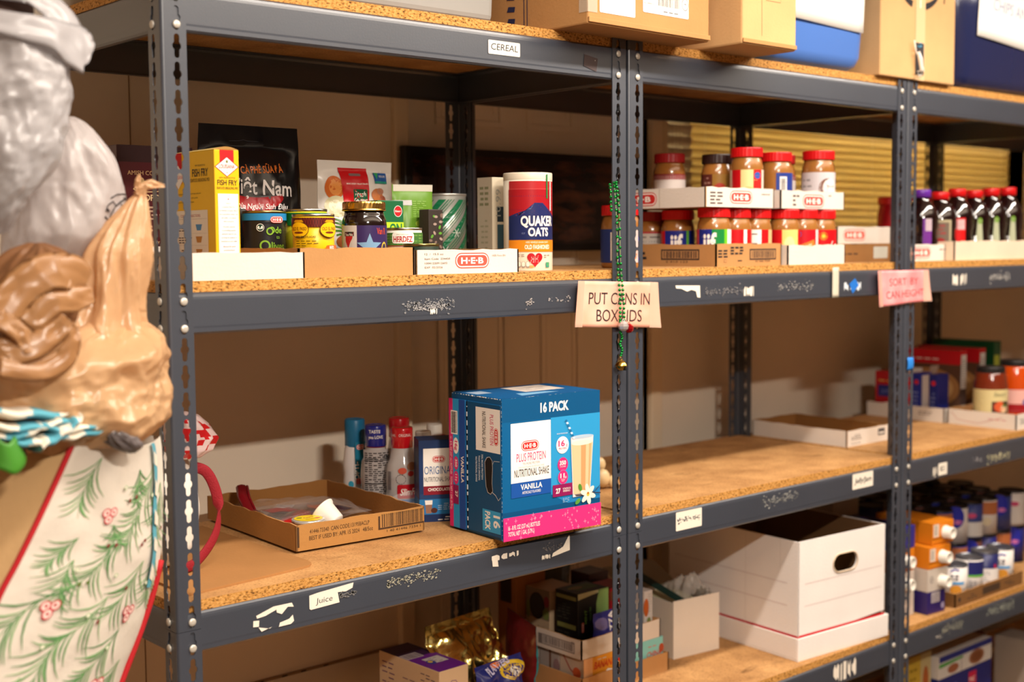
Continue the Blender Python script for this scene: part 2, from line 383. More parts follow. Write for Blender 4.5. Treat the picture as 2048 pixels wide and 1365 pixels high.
# the landscape picture leaning behind the shelves
pc = thing('framed_picture', 'wide dark brown framed picture standing in front of the white panelled door', 'picture', (.80, .555, -.36))
MB().box(0, .74, .0, .02, 0, .227, mat((24, 17, 15), .35)).build('picture_frame', pc, bevel=.003)
def dark_picture():
    m = bpy.data.materials.new('dark_landscape_print'); m.use_nodes = True; nt = m.node_tree; b = nt.nodes['Principled BSDF']; b.inputs['Roughness'].default_value = .22
    tc = nt.nodes.new('ShaderNodeTexCoord'); n = nt.nodes.new('ShaderNodeTexNoise'); n.inputs['Scale'].default_value = 9; n.inputs['Detail'].default_value = 6
    mp = nt.nodes.new('ShaderNodeMapping'); mp.inputs['Scale'].default_value = (1, 1, 3.2); nt.links.new(tc.outputs['Object'], mp.inputs[0]); nt.links.new(mp.outputs[0], n.inputs['Vector'])
    r = nt.nodes.new('ShaderNodeValToRGB'); e = r.color_ramp.elements; e[0].position = .45; e[0].color = (.012, .006, .005, 1); e[1].position = .8; e[1].color = (.16, .045, .018, 1)
    nt.links.new(n.outputs['Fac'], r.inputs[0]); nt.links.new(r.outputs[0], b.inputs['Base Color']); return m
MB().box(.02, .72, -.001, .0, .018, .21, dark_picture()).build('picture_print', pc)

# ---------------- shelving ----------------
def post_mesh(cells, ztop, name):
    """angle iron, corner at the origin, flanges along +x and +y, keyhole slots every 1.5 in"""
    t_top, t_bot, bulge = .0041, .0039, .0066
    hc = .0088       # hole centre above the rivet line
    Lh = .0166
    half = []
    # outline clockwise from the top, half width by height
    for k in range(5): a = math.pi/2*k/4; half.append((t_top*math.sin(a), Lh-t_top+t_top*math.cos(a)))
    half += [(t_top, .0064)]
    for a in (54, 30, 10, -10, -30, -54): r = math.radians(a); half.append((bulge*math.cos(r), bulge*math.sin(r)))
    half += [(t_bot, -.0064)]
    for k in range(5): a = math.pi/2*k/4; half.append((t_bot*math.cos(a), -(Lh-t_bot)-t_bot*math.sin(a)))
    outline = half+[(-x, z) for x, z in reversed(half[1:-1])]
    S0, S1, SC = .0045, .038, .0233
    mb = MB()
    def flange(mapf, flip):
        for c in range(cells):
            zc = ztop-P/2-c*P
            n = len(outline); outer = []
            for (x, z) in outline:      # project outwards on the cell rectangle
                ax = (S1-SC) if x > 0 else (SC-S0); sg = 1 if x > 0 else -1
                if abs(z) > .0110:
                    fr_ = math.asin(min(1, abs(x)/(t_top if z > 0 else t_bot)))/(math.pi/2)
                    outer.append((SC+sg*ax*fr_, zc+math.copysign(P/2, z)))
                else: outer.append((SC+sg*ax, zc+z*1.4))
            inner = [(SC+x, zc+z) for x, z in outline]
            vs = [mapf(*q) for q in outer+inner]
            fs = []
            for i in range(n):
                j = (i+1) % n; f_ = (i, j, n+j, n+i); fs.append(tuple(reversed(f_)) if flip else f_)
            mb.add(vs, fs, STEEL)
    flange(lambda s, z: (s, 0, z), True); flange(lambda s, z: (0, s, z), False)
    zt, zb = ztop, ztop-cells*P
    arc = [(.0045, 0)]+[(.0045-.0045*math.sin(math.radians(a)), .0045-.0045*math.cos(math.radians(a))) for a in (22, 45, 68)]+[(0, .0045)]
    mb.add([(x, y, z) for z in (zb, zt) for x, y in arc], [(i+1, i, 5+i, 6+i) for i in range(4)], STEEL, False)
    return mb
HC = .0088; PT = P*.5+HC      # post top above the first rivet line
SEAM = PT-24*P
up_post = post_mesh(24, PT, 'post'); lo_post = post_mesh(24, SEAM-.0007, 'post')
def welded(mb):
    o = mb.build('post', solid=.0015); bm = bmesh.new(); bm.from_mesh(o.data); bmesh.ops.remove_doubles(bm, verts=bm.verts, dist=2e-5); bm.to_mesh(o.data); bm.free(); return o
UP = welded(up_post); UP.modifiers[0].offset = -1
LO = welded(lo_post); LO.modifiers[0].offset = -1
riv = MB().lathe([(.0, -.0012), (.0036, -.0012), (.0036, .0), (.0058, .0004), (.0058, .0016), (.0048, .0026), (.0022, .0031), (.0004, .0032)], RIVET, seg=14)
RV = riv.build('rivet')
D = .462+.0015
BT, BB = .0118, -.0381-.0088    # beam top and bottom from the upper rivet line
def beam_mesh(Lx, h0=BB, h1=BT):
    pr_ = [(0, h0+.003), (0, h0+.0085), (-.00035, h0+.0115), (-.00035, h1-.0095), (0, h1-.006), (.0008, h1-.0025), (.0035, h1), (.024, h1), (.024, h1-.002), (.0045, h1-.002), (.002, h1-.006), (.002, h0+.004), (.003, h0+.002), (.012, h0+.002), (.012, h0), (.003, h0)]
    return MB().prism(pr_, 0, Lx, STEEL)
BMX = beam_mesh(.9144-.004); BMY = beam_mesh(D+.022-.004)
LEV = [(0, Z1), (-11*P, Z2), (-23*P+.0015, Z3), (-34*P, Z4), (Z5-.028, Z5)]
UNITS = []
names = ['leftmost grey steel shelving bay, white and tan bags hanging on its open side', 'second grey steel shelving bay from the left, peanut butter jars on its middle shelf', 'third grey steel shelving bay, dark juice bottles on its middle shelf', 'farthest grey steel shelving bay at the right edge behind the juice bottles']
BY = .0022
GAP = .0065
XW = [(-.0233, .9165), (.8974, .9283), (1.8306, .9225), (2.758, .92)]
for ui in range(4):
    x0, W = XW[ui]
    u = thing('shelving_unit', names[ui], 'shelving', (x0, 0, 0), 0, None)
    yb = D+.0233
    corners = [((0, 0, 0), 0), ((W, 0, 0), 90), ((W, yb, 0), 180), ((0, yb, 0), 270)]
    posts = []
    for (l, rz) in corners:
        posts.append((inst(UP, 'post', u, l, math.radians(rz)), inst(LO, 'post', u, l, math.radians(rz))))
    UNITS.append((u, x0, W, posts))
    for li, (zr, zt) in enumerate(LEV):
        if ui == 3 and li == 4: pass
        fb = inst(BMX, 'x', u) if False else None
    # beams
    u['_'] = 1; del u['_']
    bx = MB()
BYm = beam_mesh(D+.0233-.006).build('side_beam')
FRONTB = {}
for ui, (u, x0, W, posts) in enumerate(UNITS):
    yb = D+.0233
    BX = beam_mesh(W-.006).build('front_beam')
    for li, (zr, zt) in enumerate(LEV):
        FRONTB[ui, li] = inst(BX, 'front_beam', u, (.003, BY, zr))
        inst(BX, 'rear_beam', u, (W-.003, yb-BY, zr), math.pi)
        inst(BYm, 'side_beam', u, (BY, yb-.003, zr), -math.pi/2)
        inst(BYm, 'side_beam', u, (W-BY, .003, zr), math.pi/2)
        b = MB().hexa([(.0045, .0065, zr+BT+.0004), (W-.0045, .0065, zr+BT+.0004), (W-.0045, yb-.0065, zr+BT+.0004), (.0045, yb-.0065, zr+BT+.0004), (.0045, .0065, zt), (W-.0045, .0065, zt), (W-.0045, yb-.0065, zt), (.0045, yb-.0065, zt)], None, [PB_FACE, PB_FACE, PB_EDGE, PB_EDGE, PB_EDGE, PB_EDGE])
        bo = b.build('shelf_board', u)
        # rivets: on the front posts and on the inner side of the rear ones
        for ci, (l, rz) in enumerate([((0, 0), 0), ((W, 0), 90), ((W, yb), 180), ((0, yb), 270)]):
            for k in (0, 1):
                z = zr-k*P; which = 0 if z > SEAM else 1
                po = posts[ci][which]
                # local positions in the post's frame: one rivet per flange, heads outwards
                a = inst(RV, 'rivet', po, (.0233, 0, z), rot=(math.pi/2, 0, 0))
                b_ = inst(RV, 'rivet', po, (0, .0233, z), rot=(0, -math.pi/2, 0))
    bpy.data.objects.remove(BX)
for o in (BYm, UP, LO, RV): bpy.data.objects.remove(o)
# ---------------- product builders ----------------
def mkbox(name, label, cat, x, y, z, w_, d, h, m, rz=0., group=None, mats=None, bevel=.0012, part='carton'):
    """box whose front-left-bottom corner stands at x,y,z"""
    t = thing(name, label, cat, (x, y, z), rz, group)
    mb = MB()
    v = [(0, 0, 0), (w_, 0, 0), (w_, d, 0), (0, d, 0), (0, 0, h), (w_, 0, h), (w_, d, h), (0, d, h)]
    mb.hexa(v, m, mats)
    mb.build(part, t, fixn=True, bevel=bevel); return t
def tray(label, x, y, z, w_, d, h, m, rz=0., group=None, inner=None, th=.003, rag=.0012, seed=0, name='cardboard_tray', notch=None):
    t = thing(name, label, 'tray', (x, y, z), rz, group); rnd = random.Random(seed)
    inner = inner or CARDK
    MB().box(th, w_-th, th, d-th, 0, th, inner).build('bottom_panel', t)
    def wall(nm, a, b, nin):
        a = Vector(a); b = Vector(b); L_ = (b-a).length; n = max(4, int(L_/.02)); dr_ = (b-a)/L_; nn = Vector(nin)
        tops = [h+(rnd.random()-.5)*2*rag for _ in range(n+1)]; tops[0] = tops[-1] = h
        mb = MB(); P0 = []; P1 = []
        for i in range(n+1):
            p = a+dr_*L_*i/n; P0 += [(p.x, p.y, 0), (p.x, p.y, tops[i])]; q = p+nn*th; P1 += [(q.x, q.y, 0), (q.x, q.y, tops[i])]
        k = len(P0)
        mb.add(P0, [(2*i, 2*i+2, 2*i+3, 2*i+1) for i in range(n)], m)
        mb.add(P1, [(2*i, 2*i+1, 2*i+3, 2*i+2) for i in range(n)], inner)
        mb.add(P0+P1, [(2*i+1, 2*i+3, k+2*i+3, k+2*i+1) for i in range(n)]+[(0, 1, k+1, k), (2*n, k+2*n, k+2*n+1, 2*n+1)], CARDK)
        mb.build(nm, t)
    wall('front_panel', (0, 0, 0), (w_, 0, 0), (0, 1, 0)); wall('side_panel', (w_, 0, 0), (w_, d, 0), (-1, 0, 0))
    wall('back_panel', (w_, d, 0), (0, d, 0), (0, -1, 0)); wall('side_panel', (0, d, 0), (0, 0, 0), (1, 0, 0))
    return t
def can(label, x, y, z, r, h, body, group=None, rz=0., name='food_can', lidm=None, ribs=False, cat='can'):
    t = thing(name, label, cat, (x, y, z), rz, group)
    tin = lidm or mat((190, 184, 172), .28, metal=1)
    MB().lathe([(r*.97, 0), (r, .001), (r, .0035), (r*.975, .0045)], tin, seg=32).build('bottom_rim', t)
    pr_ = [(r*.975, .0045)]
    if ribs:
        n = 14; z0, z1 = h*.2, h*.8
        for i in range(n*2+1): pr_.append((r*(.975-.012*(i % 2)), z0+(z1-z0)*i/(2*n)))
    pr_ += [(r*.975, h-.0045)]
    MB().lathe(pr_, body, seg=40).build('can_body', t)
    MB().lathe([(r*.975, h-.0045), (r, h-.0035), (r, h-.0005), (r*.985, h), (r*.955, h-.0005), (r*.95, h-.0035), (r*.9, h-.0035), (r*.88, h-.0028), (r*.6, h-.0028), (.0005, h-.0028)], tin, seg=32, cap=False).build('lid', t)
    return t
def jar(label, x, y, z, r, h, fill, lid, group=None, rz=0., lidh=.021, lidr=.97, glass=False, name='peanut_butter_jar', shoulder=.1, lidname='screw_lid'):
    t = thing(name, label, 'jar', (x, y, z), rz, group)
    hb = h-lidh
    pr_ = [(r*.9, 0), (r*.985, .004), (r, .009), (r, hb*(.86-shoulder)), (r*.985, hb*(.90-shoulder*.6)), (r*.9, hb*.95), (r*.87, hb*.975), (r*.87, hb+.002)]
    MB().lathe(pr_, fill, seg=32).build('jar_body', t)
    lm = lid; R_ = r*lidr; mb = MB(); seg = 60; prof = [(R_*.97, hb+.001), (R_, hb+.002), (R_, h-.0025), (R_*.965, h-.0002), (R_*.6, h), (.0005, h)]
    vs = [((rr*(1-(.014 if (k % 2 and 0 < i < 3) else 0)))*math.cos(2*math.pi*k/seg), (rr*(1-(.014 if (k % 2 and 0 < i < 3) else 0)))*math.sin(2*math.pi*k/seg), zz) for i, (rr, zz) in enumerate(prof) for k in range(seg)]
    mb.add(vs, [(i*seg+k, i*seg+(k+1) % seg, (i+1)*seg+(k+1) % seg, (i+1)*seg+k) for i in range(len(prof)-1) for k in range(seg)], lm)
    mb.build(lidname, t); return t
VIEW = -112.   # angle of the side of an upright cylinder that faces the aisle on the left
def label_art(r, z0, a_c=VIEW, rough=.4): return FArt(cylf(r, a_c, z0), cell=max(.004, r*.16), maxdu=.02, rough=rough)
def pouch_surf(w_, h, t, crumple=.002, seed=0, seal=.06, gus=.5, lean=0., flare=0.):
    def T(u, v):
        a = max(0., math.sin(math.pi*min(max(u, 0), 1)))**.55
        b = min(1, max(0, (1-v-seal)/(.45)))**.6 if v < 1-seal else 0
        b *= (gus+(1-gus)*min(1, v/.35)) if gus < 1 else 1
        return t/2*a*b
    def f(u, v, side):
        n = noise.noise(Vector((u*3.1+seed, v*3.7, seed*1.7)))*crumple*1.6+(.5-abs(noise.noise(Vector((u*8+seed, v*6.3, seed)))))*crumple*1.2
        x = (u-.5)*w_*(1+flare*(v-.5)); yy = side*T(u, v)+n*(1 if side < 0 else .6)*(math.sin(math.pi*min(max(v, 0), 1))+.15)+lean*v*v*h
        return Vector((x, yy, v*h))
    return f
def pouch(label, x, y, z, w_, h, t, m, rz=0., name='foil_pouch', cat='bag', seed=1, seal=.06, crumple=.002, lean=0., gus=.6, group=None, flare=0., nu=24, nv=30):
    th = thing(name, label, cat, (x, y, z), rz, group)
    f = pouch_surf(w_, h, t, crumple, seed, seal, gus, lean, flare)
    mb = MB(); mb.grid(lambda u, v: f(u, v, -1), nu, nv, m); mb.grid(lambda u, v: f(1-u, v, 1)+Vector((0, .0004, 0)), nu, nv, m)
    mb.add([f(0, 0, -1), f(1, 0, -1), f(1, 0, 1), f(0, 0, 1)], [(0, 1, 2, 3)], m)
    mb.build('pouch_body', th)
    def fn(u, v, hh):
        p = f(u/w_, v/h, -1); q = f(u/w_+.01, v/h, -1)-f(u/w_-.01, v/h, -1); r_ = f(u/w_, v/h+.01, -1)-f(u/w_, v/h-.01, -1)
        return p+q.cross(r_).normalized()*(hh+.0004)
    return th, fn
class FArt(Art):
    """art on a curved skin: triangles are subdivided before mapping"""
    def __init__(s, fn, cell=.006, **k): super().__init__(fn, **k); s.cell = cell
    def raw(s, pts, fs, col):
        s.h += s.step; bm = bmesh.new(); vv = [bm.verts.new((p[0], p[1], 0)) for p in pts]
        for f in fs:
            try: bm.faces.new([vv[i] for i in f])
            except ValueError: pass
        bmesh.ops.triangulate(bm, faces=bm.faces)
        for _ in range(4):
            e = [e for e in bm.edges if e.calc_length() > s.cell]
            if not e: break
            bmesh.ops.subdivide_edges(bm, edges=e, cuts=1); bmesh.ops.triangulate(bm, faces=bm.faces)
        bm.verts.index_update()
        s.mb.add([s.fn(v.co.x, v.co.y, s.h) for v in bm.verts], [tuple(v.index for v in f.verts) for f in bm.faces], s.c(col), True); bm.free(); return s
def rev_cyl(a0, r): return a0

# ---------------- level 1 (top boards) ----------------
BLK = (28, 26, 30); WH = (246, 240, 232); RED = (200, 22, 26)
# grey storage bin
t = thing('storage_bin', 'large plain grey plastic storage bin on the top shelf, left of the cardboard boxes', 'storage bin', (.06, .012, Z1))
GB = mat((150, 147, 142), .45, spec=.35, bump=.08, bscale=20, var=.04, vscale=4)
mb = MB(); w_, d, h = .545, .41, .34
mb.hexa([(.012, .01, 0), (w_-.012, .01, 0), (w_-.012, d-.01, 0), (.012, d-.01, 0), (0, 0, h), (w_, 0, h), (w_, d, h), (0, d, h)], GB); mb.build('bin_body', t, bevel=.012, seg=3)
MB().box(-.01, w_+.01, -.01, d+.01, h, h+.022, GB).build('lid', t, bevel=.006)
# big brown carton with shipping labels, hanging over the shelf edge
t = mkbox('shipping_carton', 'brown cardboard carton with two white shipping labels overhanging the top shelf edge', 'cardboard box', .716, -.078, Z1, .322, .42, .30, CARDK, rz=.02, bevel=.003)
MB().box(.0, .322, -.0035, 0, .003, .012, CARDK).build('bottom_flap', t, bevel=.001)
a = Art(front(0, 0, 0), base=.0006); PAPER = (246, 240, 232)
a.rrect(.028, .022, .118, .14, .003, PAPER); a.bars(.088, .075, .104, .10, BLK, 8, 5); a.bars(.088, .105, .104, .12, BLK, 8, 6)
a.rrect(.138, .035, .262, .16, .003, PAPER); a.bars(.178, .05, .236, .088, BLK, 34, 8); a.ell(.252, .06, .0095, .011, (90, 88, 90), 18); a.ell(.252, .06, .008, .0095, PAPER, 18)
a.text('+', .252, .055, .012, (110, 105, 108)); a.text('NET WT 39.5 lb  17.9 kg', .212, .096, .009, BLK, width=.088, bold=.01)
a.text('Fresh Frozen Pork', .156, .093, .004, BLK, width=.03); a.text('Keep Frozen', .153, .083, .004, BLK, width=.024); a.text('SKU 5096031012', .155, .05, .003, BLK, width=.03)
a.poly([(.154, .125), (.167, .125), (.164, .108), (.160, .103), (.157, .110)], BLK); a.ell(.1605, .118, .003, .004, (190, 190, 190), 12)
a.lines(.178, .236, .04, .046, 1, (120, 118, 118), seed=2, rag=0)
a.build(t)
TAPE = mat((226, 214, 196), .12, alpha=.32, spec=.6)
MB().box(-.0006, .022, -.0009, -.0006, .02, .29, TAPE).box(-.0012, -.0006, -.0009, .10, .085, .20, TAPE).box(-.0012, -.0006, -.0006, .02, .02, .29, TAPE).build('packing_tape', t)
a = Art(left(0, .42, 0), base=.0006); NV = (44, 46, 78)
a.rect(.262, .010, .264, .16, NV).rect(.270, .004, .272, .16, NV).rect(.20, .010, .262, .012, NV)
for k in range(4): a.poly([(.218, .024+k*.021), (.238, .022+k*.021), (.240, .031+k*.021), (.222, .033+k*.021)], NV)
a.build(t, 'printed_mark')
# second carton, lighter
t = mkbox('shipping_carton', 'plain tan cardboard carton with its corner overhanging the top shelf, left of the blue bin', 'cardboard box', 1.100, -.100, Z1+.0005, .166, .40, .31, CARDT, rz=0, bevel=.004)
MB().box(.0, .165, -.003, 0, .003, .011, CARDK).build('bottom_flap', t, bevel=.001)
a = Art(front(0, 0, 0), base=.0006); a.stroke([(.07, .105), (.07, .088), (.115, .088), (.115, .105)], .0008, (150, 108, 66)); a.stroke([(.055, .30), (.058, .02)], .001, (160, 116, 74)); a.build(t, 'crease')
# blue tote
def tote(label, x, y, w_, d, h, m, taper, paper, nm='plastic_tote'):
    t = thing(nm, label, 'storage bin', (x, y, Z1)); mb = MB(); th = .003
    rings = []
    def ring(z, ins, r, n=6):
        pts = []
        for cx, cy, a0 in ((w_-r-ins, d-r-ins, 0), (r+ins, d-r-ins, 90), (r+ins, r+ins, 180), (w_-r-ins, r+ins, 270)):
            for k in range(n): tt = math.radians(a0+90*k/(n-1)); pts.append((cx+r*math.cos(tt), cy+r*math.sin(tt), z))
        return pts
    R = [ring(.0, taper+.035, .03), ring(.004, taper+.02, .04), ring(.013, taper+.008, .045), ring(.03, taper, .05), ring(h*.6, taper*.4, .05), ring(h, 0, .05), ring(h, th*2, .048), ring(.035, taper+th, .045), ring(.012, taper+.02, .035)]
    n = len(R[0]); vs = [p for r_ in R for p in r_]
    fs = [(i*n+k, i*n+(k+1) % n, (i+1)*n+(k+1) % n, (i+1)*n+k) for i in range(len(R)-1) for k in range(n)]+[tuple(reversed(range(n))), tuple((len(R)-1)*n+k for k in range(n))]
    mb.add(vs, fs, m, True); mb.build('tote_body', t)
    lp = MB(); nn = 18
    f = lambda u, v: (paper[0]+u*(paper[1]-paper[0]), -.0005+taper*(1-.9*(paper[2]+v*(h-paper[2]))/h)-.004-.0015*math.sin(u*6)*(1-v), paper[2]+v*(h-.02-paper[2])+paper[3]*u)
    lp.grid(f, nn, 6, mat((250, 247, 240), .8)); lp.build('taped_paper_sheet', t, solid=.0004)
    fa = FArt(lambda u, v, hh: Vector(f(u/(paper[1]-paper[0]), v/(h-.02-paper[2])))+Vector((0, -hh-.0006, 0)), cell=.02, rough=.8)
    fa.text(paper[4], (paper[1]-paper[0])*.5, .072, .03, (150, 160, 190), width=(paper[1]-paper[0])*.6, slant=.1)
    fa.build(t, 'handwriting'); return t
BLUEP = mat((84, 126, 204), .25, spec=.5, trans=.0, sub=.0)
tote('mid blue plastic bin with white paper taped on, right of the tan carton', 1.276, -.020, .388, .42, .30, BLUEP, .012, (.02, .345, .092, -.010, 'LARGE FRUIT'))
# tan carton with curved black arrow print
t = mkbox('shipping_carton', 'tan cardboard carton with a curved black line print, between the blue and navy bins', 'cardboard box', 1.70, -.008, Z1, .315, .42, .40, CARDT, rz=-.0, bevel=.003)
a = Art(front(0, 0, 0), base=.0006, rough=.7)
arc = [(.155+.10*math.cos(math.radians(q)), .245+.078*math.sin(math.radians(q))) for q in range(205, 338, 7)]
n = len(arc); a.stroke([p for p in arc[:n//2-1]], [.004+.012*math.sin(math.pi*i/n) for i in range(n//2-1)], INK); a.stroke([p for p in arc[n//2+1:]], [.004+.012*math.sin(math.pi*(i+n//2+1)/n) for i in range(n-n//2-1)], INK)
a.stroke([(.262, .185), (.272, .235)], .004, INK); a.rect(.142, .0, .182, .40, (222, 186, 140)); a.rect(.158, .165, .164, .40, (240, 226, 204))
a.rrect(.142, .012, .178, .085, .002, (58, 54, 58)); a.build(t, 'printed_mark')
t = thing('wire_tag', 'crumpled white wire and blue twist tag hanging on the tan carton above the shelf post', 'tag', (1.825, -.012, Z1+.012))
cr = MB(); rnd = random.Random(4)
cr.tube([(.0, -.004, .075), (.004, -.006, .05), (.014, -.005, .042), (.020, -.007, .02), (.03, -.006, .0), (.018, -.006, -.004), (.012, -.006, .006), (.03, -.007, .008), (.024, -.006, -.006)], .0017, mat((235, 228, 216), .4), seg=6)
cr.tube([(.012, -.008, .05), (.018, -.009, .034), (.024, -.008, .016), (.026, -.009, .006)], [.003, .0055, .0045, .006], mat((240, 232, 220), .35), seg=7); cr.build('tangled_wire', t)
MB().tube([(.008, -.009, .062), (.016, -.010, .06), (.022, -.009, .064), (.02, -.009, .07), (.015, -.009, .068)], .0016, mat((60, 150, 190), .4), seg=6).build('twist_tie', t)
# navy tote
NAVY = mat((34, 40, 78), .22, spec=.6)
tote('dark navy plastic bin with a white paper sheet, farthest right on the top shelf', 2.04, -.015, .46, .42, .32, NAVY, .016, (.075, .40, .128, -.02, 'CHIPS AND'))

# ---------------- level 2 ----------------
t = tray('plain white box-lid tray holding the yellow carton, beside the front left post', -.0, .010, Z2, .187, .235, .039, CARDW, seed=1)
for o in [t]: o.location.x = .0175; 
a = Art(left(0, .235, 0), rough=.8); a.rect(.01, .010, .10, .034, (110, 100, 100)); a.rect(.012, .012, .098, .032, (222, 212, 201)); a.bars(.02, .013, .09, .031, (120, 110, 110), 10, 4); a.build(t)
t = tray('plain brown cardboard tray in front of the gold-lidded jar', .199, .018, Z2, .217, .245, .0445, CARDK, seed=2)
t3 = tray('white tray with red logo and dated print, in front of the oats canister', .4265, .028, Z2, .2235, .215, .0400, CARDW, seed=3, rz=.0)
a = Art(front(0, 0, 0), rough=.8); PR = (92, 80, 78); RH = (214, 84, 70)
a.heb(.119, .0215, .074, .026, red=RH); a.text('12  /  15.5 oz', .018, .0315, .0034, PR, al='l', width=.039); a.text('Item Code  234450', .018, .0238, .0034, PR, al='l', width=.053)
a.text('10041220912602', .018, .0166, .0033, PR, al='l', width=.047); a.text('EXP  02/2026', .018, .0098, .0033, PR, al='l', width=.037); a.text('HEB Pinto BN', .163, .028, .0034, (150, 128, 120), al='l', width=.03)
a.build(t3)
# maroon popcorn box (seen past the post)
t = mkbox('popcorn_box', 'dark maroon popcorn box behind the front left post, beside the white bags', 'box', .028, .262, Z2+.003, .128, .045, .204, mat((74, 20, 28), .32, spec=.5), rz=.0)
a = Art(front(0, 0, 0)); GO = (196, 164, 116)
a.rect(0, .178, .128, .204, (44, 10, 14)); a.fn = front(-.034, 0, 0); a.text('AMISH COUNTRY', .088, .158, .007, GO, width=.075); a.text('POPCORN', .10, .118, .010, (214, 188, 140), width=.056, bold=.02)
a.ell(.085, .136, .026, .005, GO); a.ell(.085, .1365, .024, .004, (74, 20, 28)); a.ell(.08, .143, .012, .006, GO); a.ell(.092, .146, .006, .007, GO); a.ell(.074, .149, .004, .005, GO)
a.lines(.022, .118, .070, .112, 7, (170, 140, 118), wd=.5, seed=4); a.text('COUNTRY POP', .092, .050, .0045, GO, width=.05)
a.rect(.07, 0, .162, .046, WH); a.text('BEST BY', .09, .034, .004, BLK, width=.018); a.text('11/12/2', .097, .024, .007, BLK, width=.034, bold=.02); a.bars(.078, .008, .118, .018, BLK, 22, 9); a.build(t)
# yellow fish-fry carton: broad side to the left, narrow side to the front
YEL = (240, 188, 16); YELD = (226, 178, 20)
t = mkbox('breading_mix_carton', 'tall yellow breading mix carton with white text panels, next to the front left post', 'box', .084, .058, Z2+.0035, .0405, .132, .1865, mat(YEL, .45, spec=.4))
mb = MB(); n = 10      # bulged top flap
mb.grid(lambda u, v: (u*.0405, v*.132, .1865+.0045*math.sin(math.pi*u)*(1-.3*v)), n, 3, mat((226, 196, 120), .6)); 
mb.add([(i/n*.0405, 0, .1865) for i in range(n+1)]+[(i/n*.0405, 0, .1865+.0045*math.sin(math.pi*i/n)) for i in range(n+1)], [(i, i+1, n+2+i, n+1+i) for i in range(n)], mat((168, 124, 60), .7)); mb.build('top_flap', t)
a = Art(front(0, 0, 0))
a.rect(.009, .158, .032, .186, RED); a.poly([(.0005, .1615), (.0205, .1765), (.0400, .1615), (.0205, .1465)], (150, 20, 24)); a.poly([(.0022, .1615), (.0205, .1752), (.0383, .1615), (.0205, .1478)], WH)
a.text('LOUISIANA', .0203, .1592, .0058, (186, 24, 30), width=.0255, bold=.02); a.ell(.0205, .169, .0018, .0022, (120, 120, 60)); a.ell(.0205, .153, .0008, .0008, RED)
a.text('NEW ORLEANS-STYLE', .0205, .1445, .0022, BLK, width=.026); a.text('FISH FRY', .0205, .1345, .0082, BLK, width=.0325, bold=.012); a.text('SEAFOOD BREADING MIX', .0205, .1285, .0040, (60, 50, 30), width=.035)
a.rect(.0045, .018, .0378, .122, WH); a.stroke([(.006, .022), (.006, .1195), (.0365, .1195), (.0365, .022), (.006, .022)], .0003, (120, 110, 100))
v = .107
for i, s_ in enumerate(['Here at', 'Louisiana Fish Fry,', 'we believe Louisiana flavor', "isn't just about what's on", "the table - it's about", "who's around it.", '', 'We pride ourselves', 'in providing quality,', 'authentic ways for you', 'to bring the essence of', 'Louisiana to your table.', '', 'Because life needs', 'Louisiana flavor.']):
    if s_: a.text(s_, .0212, v, .0021, (170, 30, 30) if i > 12 else (70, 58, 56), width=.0012*len(s_)*.92, slant=.2)
    v -= .0053 if s_ else .0025
a.poly([(.0212, .1155), (.0202, .1142), (.0212, .1129), (.0222, .1142)], RED); a.poly([(.0212, .0275), (.0202, .0262), (.0212, .0249), (.0222, .0262)], RED)
a.build(t)
a = Art(left(0, .132, 0))     # u from the back to the front edge
a.text('NEW ORLEANS-STYLE', .089, .164, .0026, BLK, width=.030); a.text('FISH FRY', .089, .149, .0118, BLK, width=.049, bold=.012); a.text('SEAFOOD BREADING MIX', .088, .141, .0055, (70, 52, 12), width=.060)
a.rect(.006, .14, .032, .1865, RED); a.poly([(-.0, .150), (.020, .168), (.040, .150), (.020, .132)], WH); a.text('LOUISIANA', .020, .147, .006, RED, width=.028)
for k, s_ in enumerate(['At Louisiana Fish Fry, filled with sass, authentic', 'flavors, where our flour, corn, spices', "flavors like no other."]): a.text(s_, .015, .123-k*.0062, .0026, (70, 52, 12), al='l', width=.075-.01*k, slant=.2)
a.rect(.010, .0, .110, .099, (236, 226, 208)); a.text('COOKING DIRECTIONS', .087, .089, .0042, (170, 30, 30), al='r', width=.062)
a.rect(.014, .086, .107, .0863, (160, 150, 140))
for k, (bc, zz) in enumerate((((80, 140, 190), .073), ((190, 130, 50), .055), ((190, 130, 50), .036))):
    a.poly([(.072, zz+.005), (.092, zz+.005), (.088, zz-.004), (.076, zz-.004)], bc); a.lines(.018, .064, zz-.005, zz+.006, 3, (90, 76, 70), seed=k, wd=.4); a.rect(.014, zz-.0085, .107, zz-.0082, (190, 180, 168))
a.lines(.018, .066, .006, .024, 4, (90, 76, 70), seed=11, wd=.4); a.build(t)
# black coffee bag
BLKF = mat((14, 13, 16), .2, spec=.5, bump=.1, bscale=25)
t, fn = pouch('tall black foil coffee bag with white lettering and a red swoosh behind the yellow carton', .290, .312, Z2+.0005, .202, .2525, .075, BLKF, rz=-.0, seed=3, seal=.16, crumple=.0045, name='coffee_bag', flare=-.12)
a = FArt(fn, rough=.3)
a.poly([(.045, .128)]+[(.045+.105*k/10, .128-.026*math.sin(math.pi*k/10)) for k in range(11)]+[(.15, .128)]+[(.15-.105*k/10, .136-.006*math.sin(math.pi*k/10)) for k in range(11)], (150, 14, 22))
a.text('Việt Nam', .045, .137, .027, (226, 222, 222), al='l', width=.125, bold=.015, slant=.1, rot=-.03)
a.text('CÀ PHÊ SỮA ĐÁ', .073, .170, .0125, (196, 104, 40), al='l', width=.085, bold=.02, rot=.05)
a.text('Phê Của Người Sành Điệu', .035, .1105, .0095, (222, 216, 214), al='l', width=.122, bold=.01, slant=.2)
